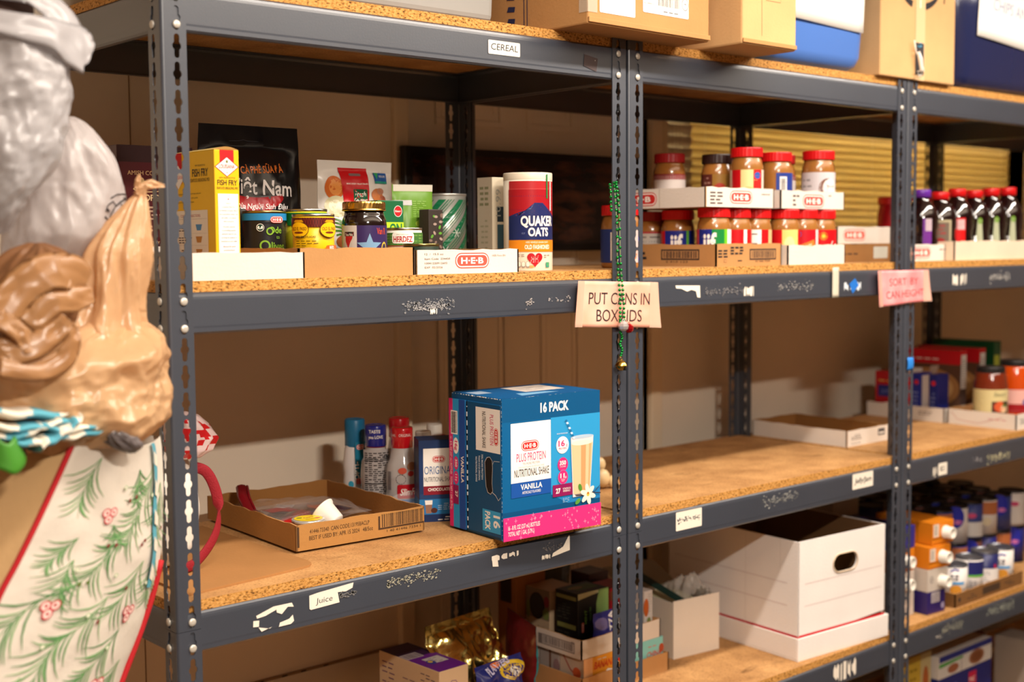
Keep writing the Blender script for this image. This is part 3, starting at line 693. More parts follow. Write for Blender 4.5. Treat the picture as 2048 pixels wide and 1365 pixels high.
a.ell(.06, .180, .006, .008, (70, 50, 30)); a.ell(.061, .181, .004, .006, (14, 13, 16)); a.ell(.045, .078, .012, .01, (150, 40, 30)); a.ell(.16, .084, .014, .007, (150, 84, 60)); a.ell(.14, .082, .010, .006, (120, 60, 46))
a.stroke([(.06, .2255), (.08, .2265), (.088, .2285), (.096, .2265), (.118, .2262)], .0006, (60, 60, 66)); a.build(t)
# cans and jars in the left bay
t = can('black olive can with sky blue top band and green lettering behind the kraft tray', .1795, .095, Z2+.003, .0350, .1015, mat((26, 25, 28), .35), ribs=True, lidm=mat((160, 140, 90), .3, metal=1))
t.location = (.2395, .184, Z2+.0033)
a = label_art(.0350, 0, -125); a.rect(-.05, .086, .055, .097, (36, 128, 186)); a.heb(.0215, .087, .0245, .0105)
GR = (128, 172, 50)
a.ell(-.0065, .0745, .0062, .0062, WH); a.ell(-.0065, .0745, .0054, .0054, (20, 60, 50)); a.stroke([(-.009, .0745), (-.007, .072), (-.003, .077)], .0012, WH)
a.text('Ode', .018, .0655, .0105, GR, width=.022, bold=.02); a.ell(.0085, .0685, .0058, .0062, GR, 16); a.ell(.0085, .0685, .0036, .004, BLK, 14); a.text('to', .022, .0565, .006, GR, width=.006)
a.text('Olives', .0165, .0385, .0135, GR, width=.036, bold=.02); a.ell(.0005, .0455, .0085, .0088, GR, 18); a.ell(.0005, .0455, .0058, .0062, BLK, 16)
a.poly([(-.004, .020), (.0, .034), (.052, .040), (.052, .022)], (36, 128, 186)); a.text('LARGE', .020, .0245, .0075, WH, width=.022, bold=.03, rot=.12); a.stroke([(.001, .026), (.004, .031), (.004, .038)], .001, RED); a.build(t)
t = can('green and yellow can behind the yellow enchilada sauce can', .3130, .176, Z2+.0033, .0355, .105, mat((212, 206, 40), .35), ribs=False)
a = label_art(.0355, 0, -112); a.rect(-.055, .084, .055, .0985, (16, 110, 50)); a.poly([(-.035, .084), (-.027, .091), (-.019, .084), (-.019, .078), (-.035, .078)], (22, 120, 50)); a.build(t)
t = can('yellow enchilada sauce can with red checked top band, left of the gold-lidded jar', .2610, .0725, Z2+.003, .0330, .0945, mat((236, 190, 20), .35))
a = label_art(.0330, 0, -110); a.rect(-.05, .074, .05, .0885, (84, 26, 22))
for k in range(26): a.stroke([(-.05+k*.004, .074), (-.046+k*.004, .0885)], .0004, (140, 50, 36)); a.stroke([(-.046+k*.004, .074), (-.05+k*.004, .0885)], .0004, (140, 50, 36))
for cu in (-.023, .0255): a.ell(cu, .070, .0165, .0125, (90, 40, 20)); a.ell(cu, .070, .0155, .0115, YEL); a.text('OLD EL PASO', cu, .069, .0052, (110, 40, 20), width=.026, bold=.02); a.ell(cu, .0655, .008, .0018, (110, 40, 20)); a.poly([(cu-.009, .0815), (cu+.009, .0815), (cu+.006, .085), (cu-.006, .085)], (210, 150, 20))
a.text('BEEF ENCHILADAS', -.012, .0575, .003, BLK, width=.03, bold=.02); a.lines(-.027, .010, .030, .0555, 7, (80, 56, 10), wd=.35, seed=3, rag=.5); a.lines(-.027, .002, .004, .028, 6, (80, 56, 10), wd=.35, seed=4)
a.ell(.0125, .0325, .006, .0065, (60, 150, 60)); a.ell(.0125, .0325, .003, .0035, WH); a.rrect(.018, .033, .042, .046, .003, (224, 96, 30)); a.text('RED', .029, .040, .005, WH, width=.009, bold=.02); a.text('Enchilada', .0285, .0345, .004, WH, width=.016); a.build(t)
# printed snack bag
t, fn = pouch('red and white crispy onion snack bag standing behind the gold-lidded jar', .4900, .288, Z2+.0005, .155, .1985, .05, mat((216, 210, 204), .25, spec=.5), rz=.0, seed=6, seal=.10, crumple=.004, name='snack_bag', flare=.08, gus=.8)
a = FArt(fn, rough=.28)
a.ell(.028, .150, .018, .021, (196, 100, 40)); a.ell(.030, .151, .012, .015, (216, 140, 70)); a.ell(.030, .117, .021, .019, (206, 198, 160)); a.ell(.030, .117, .014, .012, (226, 220, 190))
for k in range(6): a.stroke([(.012+k*.003, .098-k*.008), (.03, .092-k*.006), (.048, .076-k*.003)], .0035, (70, 120, 50))
a.ell(.115, .138, .013, .012, (186, 110, 60)); a.ell(.126, .128, .009, .010, (160, 84, 60)); a.ell(.122, .145, .008, .006, (176, 120, 96)); a.ell(.112, .100, .010, .014, (216, 204, 190)); a.ell(.119, .094, .007, .01, (190, 176, 160)); a.ell(.04, .055, .016, .012, (150, 84, 40)); a.ell(.104, .06, .014, .012, (176, 120, 60))
a.poly([(.044, .0), (.044, .12), (.040, .186), (.100, .186), (.095, .12), (.097, .0)], (186, 22, 28))
a.rrect(.064, .123, .093, .148, .003, (20, 84, 56)); a.text('Fresh', .0785, .135, .0095, WH, width=.022, bold=.01, slant=.1); a.text('Gourmet', .0785, .1245, .008, WH, width=.027, bold=.01, slant=.1)
a.text('MAKE EVERY FRESH SALAD', .074, .156, .003, WH, width=.044, bold=.01); a.text('CRISPY', .0745, .100, .0135, WH, width=.042, bold=.02); a.text('ONIONS', .072, .083, .0135, WH, width=.042, bold=.02)
a.rrect(.060, .171, .084, .1755, .002, (120, 96, 96)); a.rrect(.112, .159, .141, .178, .001, (38, 84, 150)); a.rect(.112, .159, .141, .163, (40, 140, 120)); a.poly([(.113, .178), (.118, .166), (.123, .178)], (50, 150, 90)); a.text('NON GMO', .131, .170, .004, WH, width=.014); a.build(t)
# gold lidded jar
GLD = mat((200, 160, 84), .25, metal=1)
DK = mat((26, 14, 12), .08, spec=.6, coat=.5)
t = thing('salsa_jar', 'glass jar with gold metal lid and purple label with a pale blue star', 'jar', (.3625, .080, Z2+.003))
r = .0365; MB().lathe([(r*.9, 0), (r, .005), (r, .078), (r*.97, .086), (r*.9, .092), (r*.87, .095), (r*.87, .103)], DK, seg=36).build('jar_body', t)
mb = MB(); seg = 72; prof = [(r*.96, .1005), (r*.98, .1015), (r*.955, .1035), (r*.955, .1125), (r*.93, .115), (r*.8, .1155), (.0005, .1150)]
mb.add([(rr*(1-(.012 if k % 2 and i == 3 else 0))*math.cos(2*math.pi*k/seg), rr*(1-(.012 if k % 2 and i == 3 else 0))*math.sin(2*math.pi*k/seg), zz) for i, (rr, zz) in enumerate(prof) for k in range(seg)], [(i*seg+k, i*seg+(k+1) % seg, (i+1)*seg+(k+1) % seg, (i+1)*seg+k) for i in range(len(prof)-1) for k in range(seg)], GLD); mb.build('gold_lid', t)
a = label_art(r, 0, -118); a.rect(-.045, .012, -.012, .077, (196, 190, 188)); a.rect(-.012, .012, .05, .077, (52, 36, 84))
a.poly([(-.034, .066), (-.018, .066), (-.020, .056), (-.024, .050), (-.028, .040), (-.034, .052)], (176, 30, 36)); a.rect(-.036, .060, -.017, .067, (34, 34, 40)); a.text('Texas Melts', -.0265, .0605, .0045, WH, width=.015); a.lines(-.034, -.016, .020, .042, 5, (60, 56, 60), seed=5)
cu, cv, R_ = .0085, .043, .0215
star = []
for k in range(10): rr = R_ if k % 2 == 0 else R_*.42; star.append((cu+rr*math.sin(math.pi*k/5), cv+rr*math.cos(math.pi*k/5)))
a.raw(star+[(cu, cv)], [(k, (k+1) % 10, 10) for k in range(10)], (120, 156, 186)); a.text('Van R', .030, .063, .0105, (190, 70, 40), width=.019, bold=.02); a.ell(.036, .038, .007, .013, (196, 170, 60)); a.ell(.036, .038, .005, .010, (60, 50, 70)); a.ell(-.016, .033, .003, .0035, RED); a.build(t)
# green boxed mix and salsa can, green pouch
t = mkbox('mix_box', 'small dark green and lime box with a red round emblem behind the short salsa can', 'box', .455, .172, Z2+.003, .055, .03, .1225, mat((20, 96, 56), .4))
a = Art(front(0, 0, 0)); a.rect(0, 0, .055, .085, (170, 200, 40)); a.ell(.043, .104, .0088, .0098, WH); a.ell(.043, .104, .008, .009, (180, 26, 32)); a.text('Knorr', .043, .1025, .0035, WH, width=.012, bold=.02); a.text('ON', .038, .066, .017, (30, 110, 60), width=.026, bold=.03); a.text('sabor limon', .036, .056, .005, (30, 110, 60), width=.028); a.build(t)
t = can('short salsa can with white label and red lettering behind the kraft tray corner', .4590, .1000, Z2+.003, .0320, .0745, mat((232, 226, 214), .35)); t.location.x = .4760; t.location.y = .1270
a = label_art(.0320, 0, -120); a.rect(-.05, .044, .05, .066, (66, 110, 50)); a.lines(-.045, .05, .046, .065, 4, (110, 150, 70), wd=.5, seed=7, rag=0); a.rrect(-.020, .048, .018, .066, .004, WH); a.text('HERDEZ', -.001, .0505, .0098, (176, 34, 34), width=.033, bold=.03); a.text('SINCE ONE FAMILY', -.001, .062, .0018, (110, 130, 90), width=.022); a.rect(-.05, .0435, .05, .0445, (190, 50, 40)); a.text('Salsa', .002, .031, .009, (50, 40, 40), width=.02, bold=.02, slant=.15); a.ell(-.022, .036, .006, .005, (190, 80, 60)); a.build(t)
GPF = mat((96, 140, 40), .35, spec=.4)
t, fn = pouch('green lime-flavoured pouch leaning above the short salsa can', .560, .212, Z2+.004, .078, .152, .025, GPF, rz=-.25, seed=9, seal=.08, crumple=.002, name='seasoning_pouch', gus=.9)
a = FArt(fn, rough=.35); a.rect(.002, .14, .078, .152, (196, 190, 176)); a.rect(.0, .115, .035, .124, (188, 186, 186)); a.lines(.036, .068, .095, .125, 8, (140, 180, 90), wd=.35, seed=3); a.ell(.052, .082, .012, .007, (150, 180, 60)); a.ell(.054, .088, .007, .007, (170, 190, 110)); a.ell(.05, .058, .016, .007, (190, 180, 70)); a.ell(.05, .058, .012, .0045, (160, 170, 60)); a.build(t)
t = can('flat dark green tin lying low behind the printed white tray', .4615, .0640, Z2+.003, .030, .0475, mat((30, 46, 36), .4), lidm=mat((150, 140, 90), .3, metal=1)); t.location.x = .4640; t.location.y = .0625
t = mkbox('tea_carton', 'narrow dark tea carton with pale leaf dots, left of the striped green tin', 'box', .556, .160, Z2+.003, .032, .028, .108, mat((52, 44, 40), .45), rz=0.)
a = Art(front(0, 0, 0)); rnd = random.Random(2)
for k in range(16): a.ell(rnd.uniform(.003, .029), rnd.uniform(.03, .100), .0025, .004, rnd.choice([(120, 100, 90), (90, 150, 50), (160, 140, 130)]), 8, rot=rnd.random()*3)
a.build(t)
# striped tin
t = can('wide tin with diagonal green and silver stripes, left of the back post', .690, .285, Z2+.0045, .0425, .1395, mat((178, 178, 170), .3, metal=.6), name='striped_tin', lidm=mat((170, 168, 162), .35, metal=.6))
a = Art(cylf(.0425*.975, -118, 0, .0004), maxdu=.003, rough=.3)
G1 = (22, 104, 66)
def sheared(a, u0, w_, z0, z1, sh, col, n=14):
    pts = [(u0+sh*(i/n)+o, z0+(z1-z0)*i/n) for i in range(n+1) for o in (0, w_/2, w_)]
    a.raw(pts, [(3*i+j, 3*i+j+1, 3*i+4+j, 3*i+3+j) for i in range(n) for j in (0, 1)], col)
for k in range(7): u0 = -.16+k*.040; sheared(a, u0, .014, .006, .128, .11, G1); a.h -= a.step; sheared(a, u0+.0175, .0025, .006, .128, .11, G1); a.h -= a.step; sheared(a, u0+.023, .0022, .006, .128, .11, G1); a.h -= a.step; sheared(a, u0+.029, .0016, .006, .128, .11, G1); a.h -= a.step
a.h += 2*a.step
for k in range(7):
    for j in range(12): a.ell(-.15+k*.040+.0902*j/12, .012+.1*j/12, .0008, .0008, (170, 190, 176), 6); a.h -= a.step
for (su, sv, sr) in ((-.018, .092, .012), (.002, .032, .010), (.024, .066, .009)):
    for q in range(6): an = q*math.pi/3; a.stroke([(su, sv), (su+sr*math.cos(an), sv+sr*math.sin(an))], .0012, (206, 208, 200)); a.h -= a.step
a.build(t)
# cream carton behind the oats and the oats canister
t = mkbox('cream_carton', 'tall cream carton with tiny dark print, partly behind the oats canister', 'box', .712, .170, Z2, .06, .042, .172, mat((200, 188, 164), .5))
t.rotation_euler.z = .0
a = Art(left(0, .042, 0)); a.rect(0, 0, .042, .172, (176, 164, 144)); a.lines(.006, .036, .12, .16, 4, (120, 120, 90), wd=.5, seed=1, al='c'); a.lines(.008, .034, .03, .10, 7, (150, 146, 120), wd=.35, seed=2, al='c'); a.build(t)
a = Art(front(0, 0, 0)); a.rect(.012, .09, .03, .118, (20, 40, 48)); a.rect(.012, .04, .03, .085, (40, 74, 84)); a.text('10.99', .02, .125, .012, (150, 150, 140), width=.05, rot=1.57); a.build(t)
t = thing('oats_canister', 'tall round oats canister with red, navy and orange label right of the printed white tray', 'canister', (.7405, .1035, Z2))
r = .0445; H = .1765; CW = mat((236, 224, 204), .5)
MB().lathe([(r*.985, 0), (r, .0012), (r, H-.013)], CW, seg=48).build('canister_body', t)
MB().lathe([(r*1.004, H-.013), (r*1.008, H-.012), (r*1.008, H-.002), (r*.99, H), (r*.95, H-.001), (.0005, H-.0012)], mat((226, 214, 194), .35, spec=.5), seg=48, cap=False).build('plastic_lid', t)
a = label_art(r, 0, -118, .35); uu0, uu1 = -.0375, .062
a.rect(uu0, .146, uu1, .161, (176, 40, 44)); a.rect(uu0-.0012, .0555, uu1, .146, (30, 40, 90)); a.rect(uu0-.0012, .098, uu1, .146, (164, 24, 34)); a.rect(uu0, .146, uu1, .1475, (190, 66, 66))
a.raw([(uu0-.0012, .098), (uu0+.02, .098), (.0, .110), (.012, .122), (.028, .122), (.045, .108), (uu1, .098)]+[(uu0+.01, .100)], [(0, 1, 2), (1, 5, 4), (1, 4, 3), (1, 3, 2), (1, 6, 5)], (36, 44, 96))
a.text('QUAKER', .021, .0815, .0175, WH, width=.068, bold=.035, rot=-.0); a.text('OATS', .0205, .063, .0150, WH, width=.0405, bold=.035); a.text('EST', -.008, .066, .003, (120, 130, 170), width=.006)
a.rect(uu0-.0012, .0345, uu1, .0555, (226, 136, 28)); a.text('100% WHOLE GRAIN OATS', .018, .050, .0033, WH, width=.044); a.text('OLD FASHIONED', .0190, .0395, .0078, WH, width=.050, bold=.02)
cu, cv = .0125, .0215
hp = [(cu+.0009*16*math.sin(tt)**3, cv+.0009*(13*math.cos(tt)-5*math.cos(2*tt)-2*math.cos(3*tt)-math.cos(4*tt))) for tt in [2*math.pi*k/28 for k in range(28)]]
a.raw(hp+[(cu, cv)], [(k, (k+1) % 28, 28) for k in range(28)], (176, 22, 34)); a.lines(cu-.009, cu+.009, cv-.006, cv+.008, 5, (236, 200, 196), wd=.45, seed=8, al='c', rag=.3); a.ell(.006, .008, .005, .0022, (206, 160, 90)); a.lines(-.020, -.004, .026, .032, 2, (130, 120, 110), seed=4); a.lines(.03, .05, .024, .031, 2, (130, 120, 110), seed=5)
for k in range(3): a.rrect(-.0195+k*.0078, .006, -.0130+k*.0078, .017, .002, (150, 144, 136)); a.rrect(-.0190+k*.0078, .0085, -.0135+k*.0078, .0165, .002, (236, 226, 208))
a.rect(.034, .006, .043, .0155, (60, 140, 130)); a.poly([(.035, .0155), (.0385, .007), (.042, .0155)], (90, 170, 80)); a.rect(.036, .130, .0395, .173, (20, 120, 60)); a.rect(.046, .108, .049, .16, WH); a.build(t)
# sticker
# ---------------- level 2, second bay ----------------
PB = mat((158, 104, 48), .22, spec=.6, coat=.6); REDL = mat((206, 16, 20), .35, spec=.5); REDD = mat((150, 16, 22), .4); BRL = mat((44, 24, 22), .35)
def pb_label(t, r, kind, h, ac=VIEW):
    a = label_art(r, 0, ac, .35); z0, z1 = h*.09, h*.62; L_ = r*1.75
    if kind == 'jif_green':
        a.rect(-L_, z0, L_, z1, (232, 228, 226)); a.rect(-.035, z0, -.004, z1, (30, 40, 130)); a.rect(-.004, z0, .022, z1, (24, 130, 60)); a.rect(.022, z0, .030, z1, (110, 190, 40)); a.ell(.004, z0+.004, .016, .008, (120, 190, 40)); a.rect(-L_, z0, -.035, z1, RED)
        a.text('jif', -.010, z0+.014, z1-z0-.020, WH, width=.030, bold=.03)
    elif kind == 'jif_blue':
        a.rect(-L_, z0, L_, z1, (30, 40, 130)); a.rect(-L_, z0, -.03, z1, RED); a.text('jif', -.004, z0+.014, z1-z0-.020, WH, width=.028, bold=.03); a.rect(.018, z0, .024, z1, (100, 170, 60))
    elif kind == 'plain': a.rect(-L_, z0, L_, z1, (186, 178, 170)); a.lines(-.03, .03, z0+.008, z1-.004, 5, (110, 100, 98), seed=3, rag=.1); a.rect(-L_, z1-.004, L_, z1, (170, 40, 50))
    elif kind == 'barcode': a.rect(-L_, z0, L_, z1, RED); a.rect(-.040, z0, -.016, z1, WH); a.bars(-.034, z0+.006, -.018, z1-.006, BLK, 14, 2); a.rect(-.005, z0, .02, z1, (196, 14, 24)); a.rect(.006, z0, .018, z0+.018, WH); a.rect(.018, z0, .026, z1, WH)
    elif kind == 'facts': a.rect(-L_, z0, L_, z1, RED); a.rect(-.028, z0, .012, z1, WH); a.lines(-.025, .010, z0+.004, z1-.004, 8, (90, 86, 90), seed=5, rag=.1, wd=.4); a.rect(.012, z0, .030, z1, (206, 20, 26)); a.rect(.030, z0, .05, z1, (216, 180, 130))
    elif kind == 'cream': a.rect(-L_, z0, L_, z1, (196, 18, 26)); a.rect(-.004, z0, .034, z1, (236, 204, 120)); a.ell(.012, (z0+z1)/2, .012, .016, (244, 222, 160)); a.ell(.026, z0+.016, .008, .012, (226, 190, 110)); a.text('PEAN', .024, z0+.01, .012, (120, 60, 30), width=.02)
    elif kind == 'cremy':
        a.rect(-L_, z0, L_, z1, (190, 20, 36)); a.ell(-.012, z1-.010, .010, .007, (40, 90, 170)); a.poly([(-.016, z0+.008), (-.016, z0+.024), (.026, z0+.040), (.030, z0+.026), (.012, z0+.008)], (226, 120, 50)); a.text('CREAMY', .006, z0+.016, .011, (250, 220, 180), width=.036, bold=.03, rot=.3); a.rect(.032, z0, .044, z1, (220, 214, 214))
    elif kind == 'red': a.rect(-L_, z0, L_, z1, (206, 16, 26)); a.ell(.006, z1-.014, .009, .009, (240, 120, 40)); a.ell(.006, z1-.014, .004, .004, (250, 200, 60)); a.stroke([(.028, z0+.004), (.022, z0+.02), (.028, z0+.036)], .002, WH); a.ell(.038, z0+.01, .01, .02, WH)
    elif kind == 'yellowred': a.rect(-L_, z0, L_, z1, (90, 40, 34)); a.rect(-.01, z0, .03, z1, (150, 110, 50)); a.ell(.006, (z0+z1)/2, .014, .012, (170, 50, 40)); a.lines(-.03, -.012, z0, z1, 6, (160, 120, 110), seed=2)
    elif kind == 'bigred': a.rect(-L_, z0, L_, z1, (216, 206, 190)); a.rect(-.035, z0, -.012, z1, (196, 16, 26)); a.rect(-.012, z0, .026, z1, (232, 214, 150)); a.ell(.004, z0+.020, .014, .010, (214, 186, 110)); a.rect(.014, z0+.022, .036, z1, (206, 40, 36)); a.ell(.024, z1-.012, .008, .007, (50, 90, 170)); a.text('PEAN', .022, z0+.012, .011, (120, 50, 30), width=.022, bold=.02); a.text('BUTT', .022, z0, .011, (120, 50, 30), width=.022, bold=.02)
    elif kind == 'blue': a.rect(.000, z0, .05, z1, (40, 60, 140)); a.rect(.008, z0+.006, .024, z1-.008, WH); a.bars(.010, z0+.010, .022, z1-.012, BLK, 10, 4); a.poly([(.028, z0), (.05, z0), (.05, z0+.02)], (90, 130, 200))
    elif kind == 'oval': a.rect(-L_, z0, L_, z1, (206, 200, 204)); a.lines(-.040, -.010, z0+.008, z1-.006, 4, (150, 146, 150), seed=7, rag=.5); a.ell(.022, (z0+z1)/2-.002, .021, .022, (110, 60, 30)); a.ell(.027, (z0+z1)/2, .017, .020, (232, 228, 226)); a.text('Natural', .030, (z0+z1)/2, .006, (190, 80, 80), width=.02)
    elif kind == 'wine': a.rect(-L_, z0, L_, z1, (196, 188, 184)); a.rect(-L_, z1-.012, L_, z1, (130, 24, 34)); a.ell(.01, z0+.015, .014, .012, (150, 110, 80)); a.rect(-L_, z0, L_, z0+.004, (120, 30, 36))
    elif kind == 'back': a.rect(-L_, z0, L_, z1, (40, 60, 130)); a.rect(-.02, z0+.004, -.004, z1-.006, WH); a.rect(.012, z0, .04, z1, (206, 190, 186)); a.ell(.028, z0+.018, .009, .012, (220, 120, 60)); a.lines(.014, .038, z1-.016, z1-.002, 3, (120, 100, 100), seed=6)
    a.build(t)
TRH = .0455
kt = tray('brown cardboard tray printed with black barcodes holding the front row of peanut butter jars', 1.1835, .030, Z2, .214, .255, .0455, CARDK, group=None, seed=5)
a = Art(front(0, 0, 0), rough=.8)
def boxed_bars(a, u0, v0, u1, v1): a.rect(u0-.003, v0-.003, u1+.003, v1+.003, INK); a.rect(u0, v0, u1, v1, KRAFT); a.bars(u0+.004, v0+.001, u1-.004, v1-.001, INK, 22, 4)
boxed_bars(a, .110, .015, .192, .032); a.lines(.006, .040, .018, .036, 3, INK, wd=.55, seed=3, rag=.1); a.lines(.045, .090, .024, .042, 3, INK, wd=.6, seed=4, rag=.1); a.rect(.024, .008, .032, .014, INK); a.rect(.0245, .0085, .0315, .0135, KRAFT); a.lines(.05, .086, .010, .016, 1, INK, seed=2, rag=0); a.text('41 436 7334', .15, .0075, .004, INK, width=.05); a.build(kt)
a = Art(left(0, .255, 0), rough=.8); boxed_bars(a, .11, .016, .208, .032); a.text('2 410 123', .15, .0075, .004, INK, width=.06); a.lines(.01, .075, .014, .034, 2, INK, wd=.55, seed=7); a.build(kt)
wt = tray('plain bright white tray without print, right of the barcode tray', 1.4040, .018, Z2, .208, .2, .0415, CARDW, seed=6, rag=.0025)
h0 = .1155
jars = [('peanut butter jar with grey nutrition label, leftmost in the barcode tray', 1.2225, .245, .035, .112, 'plain', REDD),
        ('peanut butter jar with blue label, just behind the widest green-label jar', 1.2225, .166, .035, .1135, 'jif_blue', REDL),
        ('peanut butter jar with green and blue label, large white letters, front of the barcode tray', 1.2220, .068, .0345, .1165, 'jif_green', REDL),
        ('peanut butter jar showing a barcode on a red label, right of the green-label jar', 1.2905, .068, .0335, .1155, 'barcode', REDL),
        ('peanut butter jar with white nutrition facts, right end of the barcode tray', 1.3865-.027, .145, .035, .1155, 'facts', REDL)]
jars[-1] = (jars[-1][0], 1.3585, .068, .0330, .1155, 'facts', REDL)
for lb, x, y, r, h, k, ld in jars:
    t = jar(lb, x, y, Z2+.0032, r, h, PB, ld, group='jars in the lower trays of the second bay'); pb_label(t, r, k, h)
for lb, x, y, r, h, k in [('peanut butter jar with red and cream label, left end of the plain white tray', 1.4410, .056, .0330, .1150, 'cream'),
        ('peanut butter jar with slanted orange banner on its label, in the plain white tray', 1.5078, .056, .0330, .1155, 'cremy'),
        ('peanut butter jar with plain red label, right end of the white tray', 1.5980-.0240, .130, .0345, .1150, 'red')]:
    if k == 'red': x, y, r = 1.5746, .056, .0330
    t = jar(lb, x, y, Z2+.0035, r, h, PB, REDL, group='jars in the lower trays of the second bay'); pb_label(t, r, k, h)
t = jar('peanut butter jar standing alone on the board behind the beaded post', .985, .105, Z2, .0385, .122, PB, REDL); pb_label(t, .0385, 'back', .122)
ZU = Z2+.1200
wt_u = tray('upper white tray with red logo carrying the largest jar, stacked on the barcode tray jars', 1.150, .030, ZU, .2205, .235, .0395, CARDW, group=None, seed=8)
a = Art(front(0, 0, 0), rough=.8); a.heb(.112, .0205, .072, .026, red=(214, 70, 60)); a.lines(.014, .060, .006, .034, 4, PR, wd=.45, seed=4, rag=.25); a.text('HEBKIDNEY', .193, .026, .0034, PR, width=.03); a.build(wt_u)
a = Art(left(0, .235, 0), rough=.8); a.heb(.055, .019, .10, .028, red=(200, 40, 36)); a.rect(.112, 0, .1135, .0395, (190, 176, 160)); a.build(wt_u)
wt_v = tray('upper white tray with red logo, the right one of the stacked pair', 1.3965, .032, ZU, .231, .225, .0385, CARDW, seed=9, rag=.0016)
a = Art(front(0, 0, 0), rough=.8); a.heb(.116, .0165, .078, .028, red=(214, 70, 60)); a.lines(.042, .072, .006, .034, 3, PR, wd=.45, seed=5, rag=.2); a.lines(.155, .185, .028, .034, 1, PR, seed=2, rag=0); a.build(wt_v)
for lb, x, y, r, h, k, ld in [('dark red-lidded peanut butter jar at the back left of the upper tray', 1.262, .225, .034, .116, 'wine', REDD),
        ('nut butter jar with black lid in the upper left tray', 1.330, .150, .0335, .113, 'yellowred', BRL),
        ('largest peanut butter jar, red and yellow label, in the upper left tray', 1.3320, .072, .0345, .1225, 'bigred', REDL),
        ('peanut butter jar with small blue label, left end of the upper right tray', 1.4460, .082, .0345, .118, 'blue', REDL),
        ('peanut butter jar with dark lid between blue label and oval label jars', 1.5250, .130, .0330, .118, 'wine', REDD),
        ('peanut butter jar with white label and brown oval, right end of the upper tray', 1.5870, .0730, .0365, .1265, 'oval', REDL)]:
    t = jar(lb, x, y, ZU+.0032, r, h, PB, ld, group='jars in the upper stacked trays'); pb_label(t, r, k, h)
t = tray('brown tray under a white tray, right end of the second bay', 1.700, .100, Z2, .225, .25, .043, CARDK2, seed=12)
a = Art(front(0, 0, 0), rough=.8); a.lines(.02, .09, .018, .026, 1, INK, seed=3, rag=0); a.rect(.15, .008, .21, .036, (190, 190, 180)); a.build(t)
t = tray('white red-logo tray on the brown tray, right end of the second bay', 1.702, .101, Z2+.0435, .222, .245, .040, CARDW, seed=13)
a = Art(front(0, 0, 0), rough=.8); a.heb(.07, .020, .09, .027, red=(220, 100, 84)); a.build(t)

# ---------------- level 2, third bay: juice ----------------
JD = mat((22, 6, 8), .08, spec=.7, coat=.8); CAPR = mat((200, 18, 22), .35); CAPP = mat((96, 40, 150), .35)
def juice(label, x, y, z, cap, kind, r=.041, h=.17, rz=0):
    t = thing('juice_bottle', label, 'bottle', (x, y, z), rz, 'juice bottles in the third bay')
    MB().lathe([(r*.9, 0), (r, .006), (r, .045), (r*.93, .055), (r*.93, .07), (r, .08), (r, h*.60), (r*.9, h*.70), (r*.6, h*.82), (r*.45, h*.87), (r*.45, h*.9)], JD, seg=24).build('bottle_body', t)
    MB().lathe([(r*.5, h*.885), (r*.54, h*.89), (r*.54, h*.985), (r*.5, h), (.0005, h)], cap, seg=30, cap=False).build('screw_cap', t)
    a = label_art(r, 0, -130, .3); z1 = h*.58
    if kind == 'cream': a.rect(-.025, .01, .030, z1, (170, 160, 130)); a.rect(-.020, .014, .024, z1-.006, (110, 96, 84)); a.ell(.002, .035, .016, .018, (150, 30, 34)); a.lines(-.018, .02, .062, .09, 3, (150, 60, 60), wd=.5, seed=3)
    elif kind == 'purple': a.rect(.004, .01, .026, z1, (110, 50, 140)); a.rect(.010, z1-.03, .026, z1, (190, 170, 180))
    elif kind == 'red': a.rect(-.014, .01, .022, z1, (206, 24, 26)); a.rect(.002, z1-.03, .020, z1-.004, (206, 180, 180)); a.rect(.006, .012, .018, .022, WH)
    elif kind == 'green': a.poly([(.004, .01), (.026, .01), (.024, .05), (.020, z1), (.010, z1), (.006, .045)], (176, 180, 150)); a.rect(.004, .01, .028, .022, (190, 20, 30)); a.ell(.016, z1-.006, .006, .008, (110, 150, 50))
    else: a.rect(.01, .01, .03, z1, (150, 140, 110)); a.rect(.014, .012, .026, z1-.004, (60, 20, 24))
    a.build(t)
JZ = Z2+.003
for lb, x, cap, k, h in [('dark juice bottle with the purple cap', 2.039, CAPP, 'purple', .172), ('dark juice bottle with cream fruit label, right of the purple cap', 2.1250, CAPR, 'cream', .168), ('dark juice bottle with bright red label, middle of the juice row', 2.207, CAPR, 'red', .178), ('dark juice bottle with pale green and red label, right of the bright red label', 2.291, CAPR, 'green', .176), ('dark juice bottle with green-tipped label, second from the right edge', 2.377, CAPR, 'green', .183), ('dark juice bottle farthest right in the juice row, cut by the frame', 2.465, CAPR, 'green', .187)]:
    juice(lb, x, .088, JZ, cap, k, h=h)
for i, x in enumerate((2.18, 2.27, 2.36)):
    juice(['rear juice bottle behind the cream label', 'rear juice bottle behind the bright red label', 'rear juice bottle behind the green-tipped label'][i], x, .18, JZ, CAPR, 'plain', h=.168+.004*i)
t = tray('white tray with part of a red logo, at the left end of the juice row', 1.932, .045, Z2, .1465, .19, .040, CARDW, seed=14)
a = Art(front(0, 0, 0), rough=.8); a.heb(.038, .02, .085, .028, red=(200, 70, 56)); a.lines(.12, .16, .026, .034, 1, PR, seed=1, rag=0); a.build(t)
t = tray('plain cream tray under the right part of the juice row', 2.0795, .020, Z2, .44, .25, .0475, card((226, 204, 180)), seed=15)
t = jar('small red jar glimpsed beside the second double post, on the middle shelf', 2.276, .325, Z2, .035, .168, mat((170, 16, 26), .25), CAPR, name='sauce_jar')

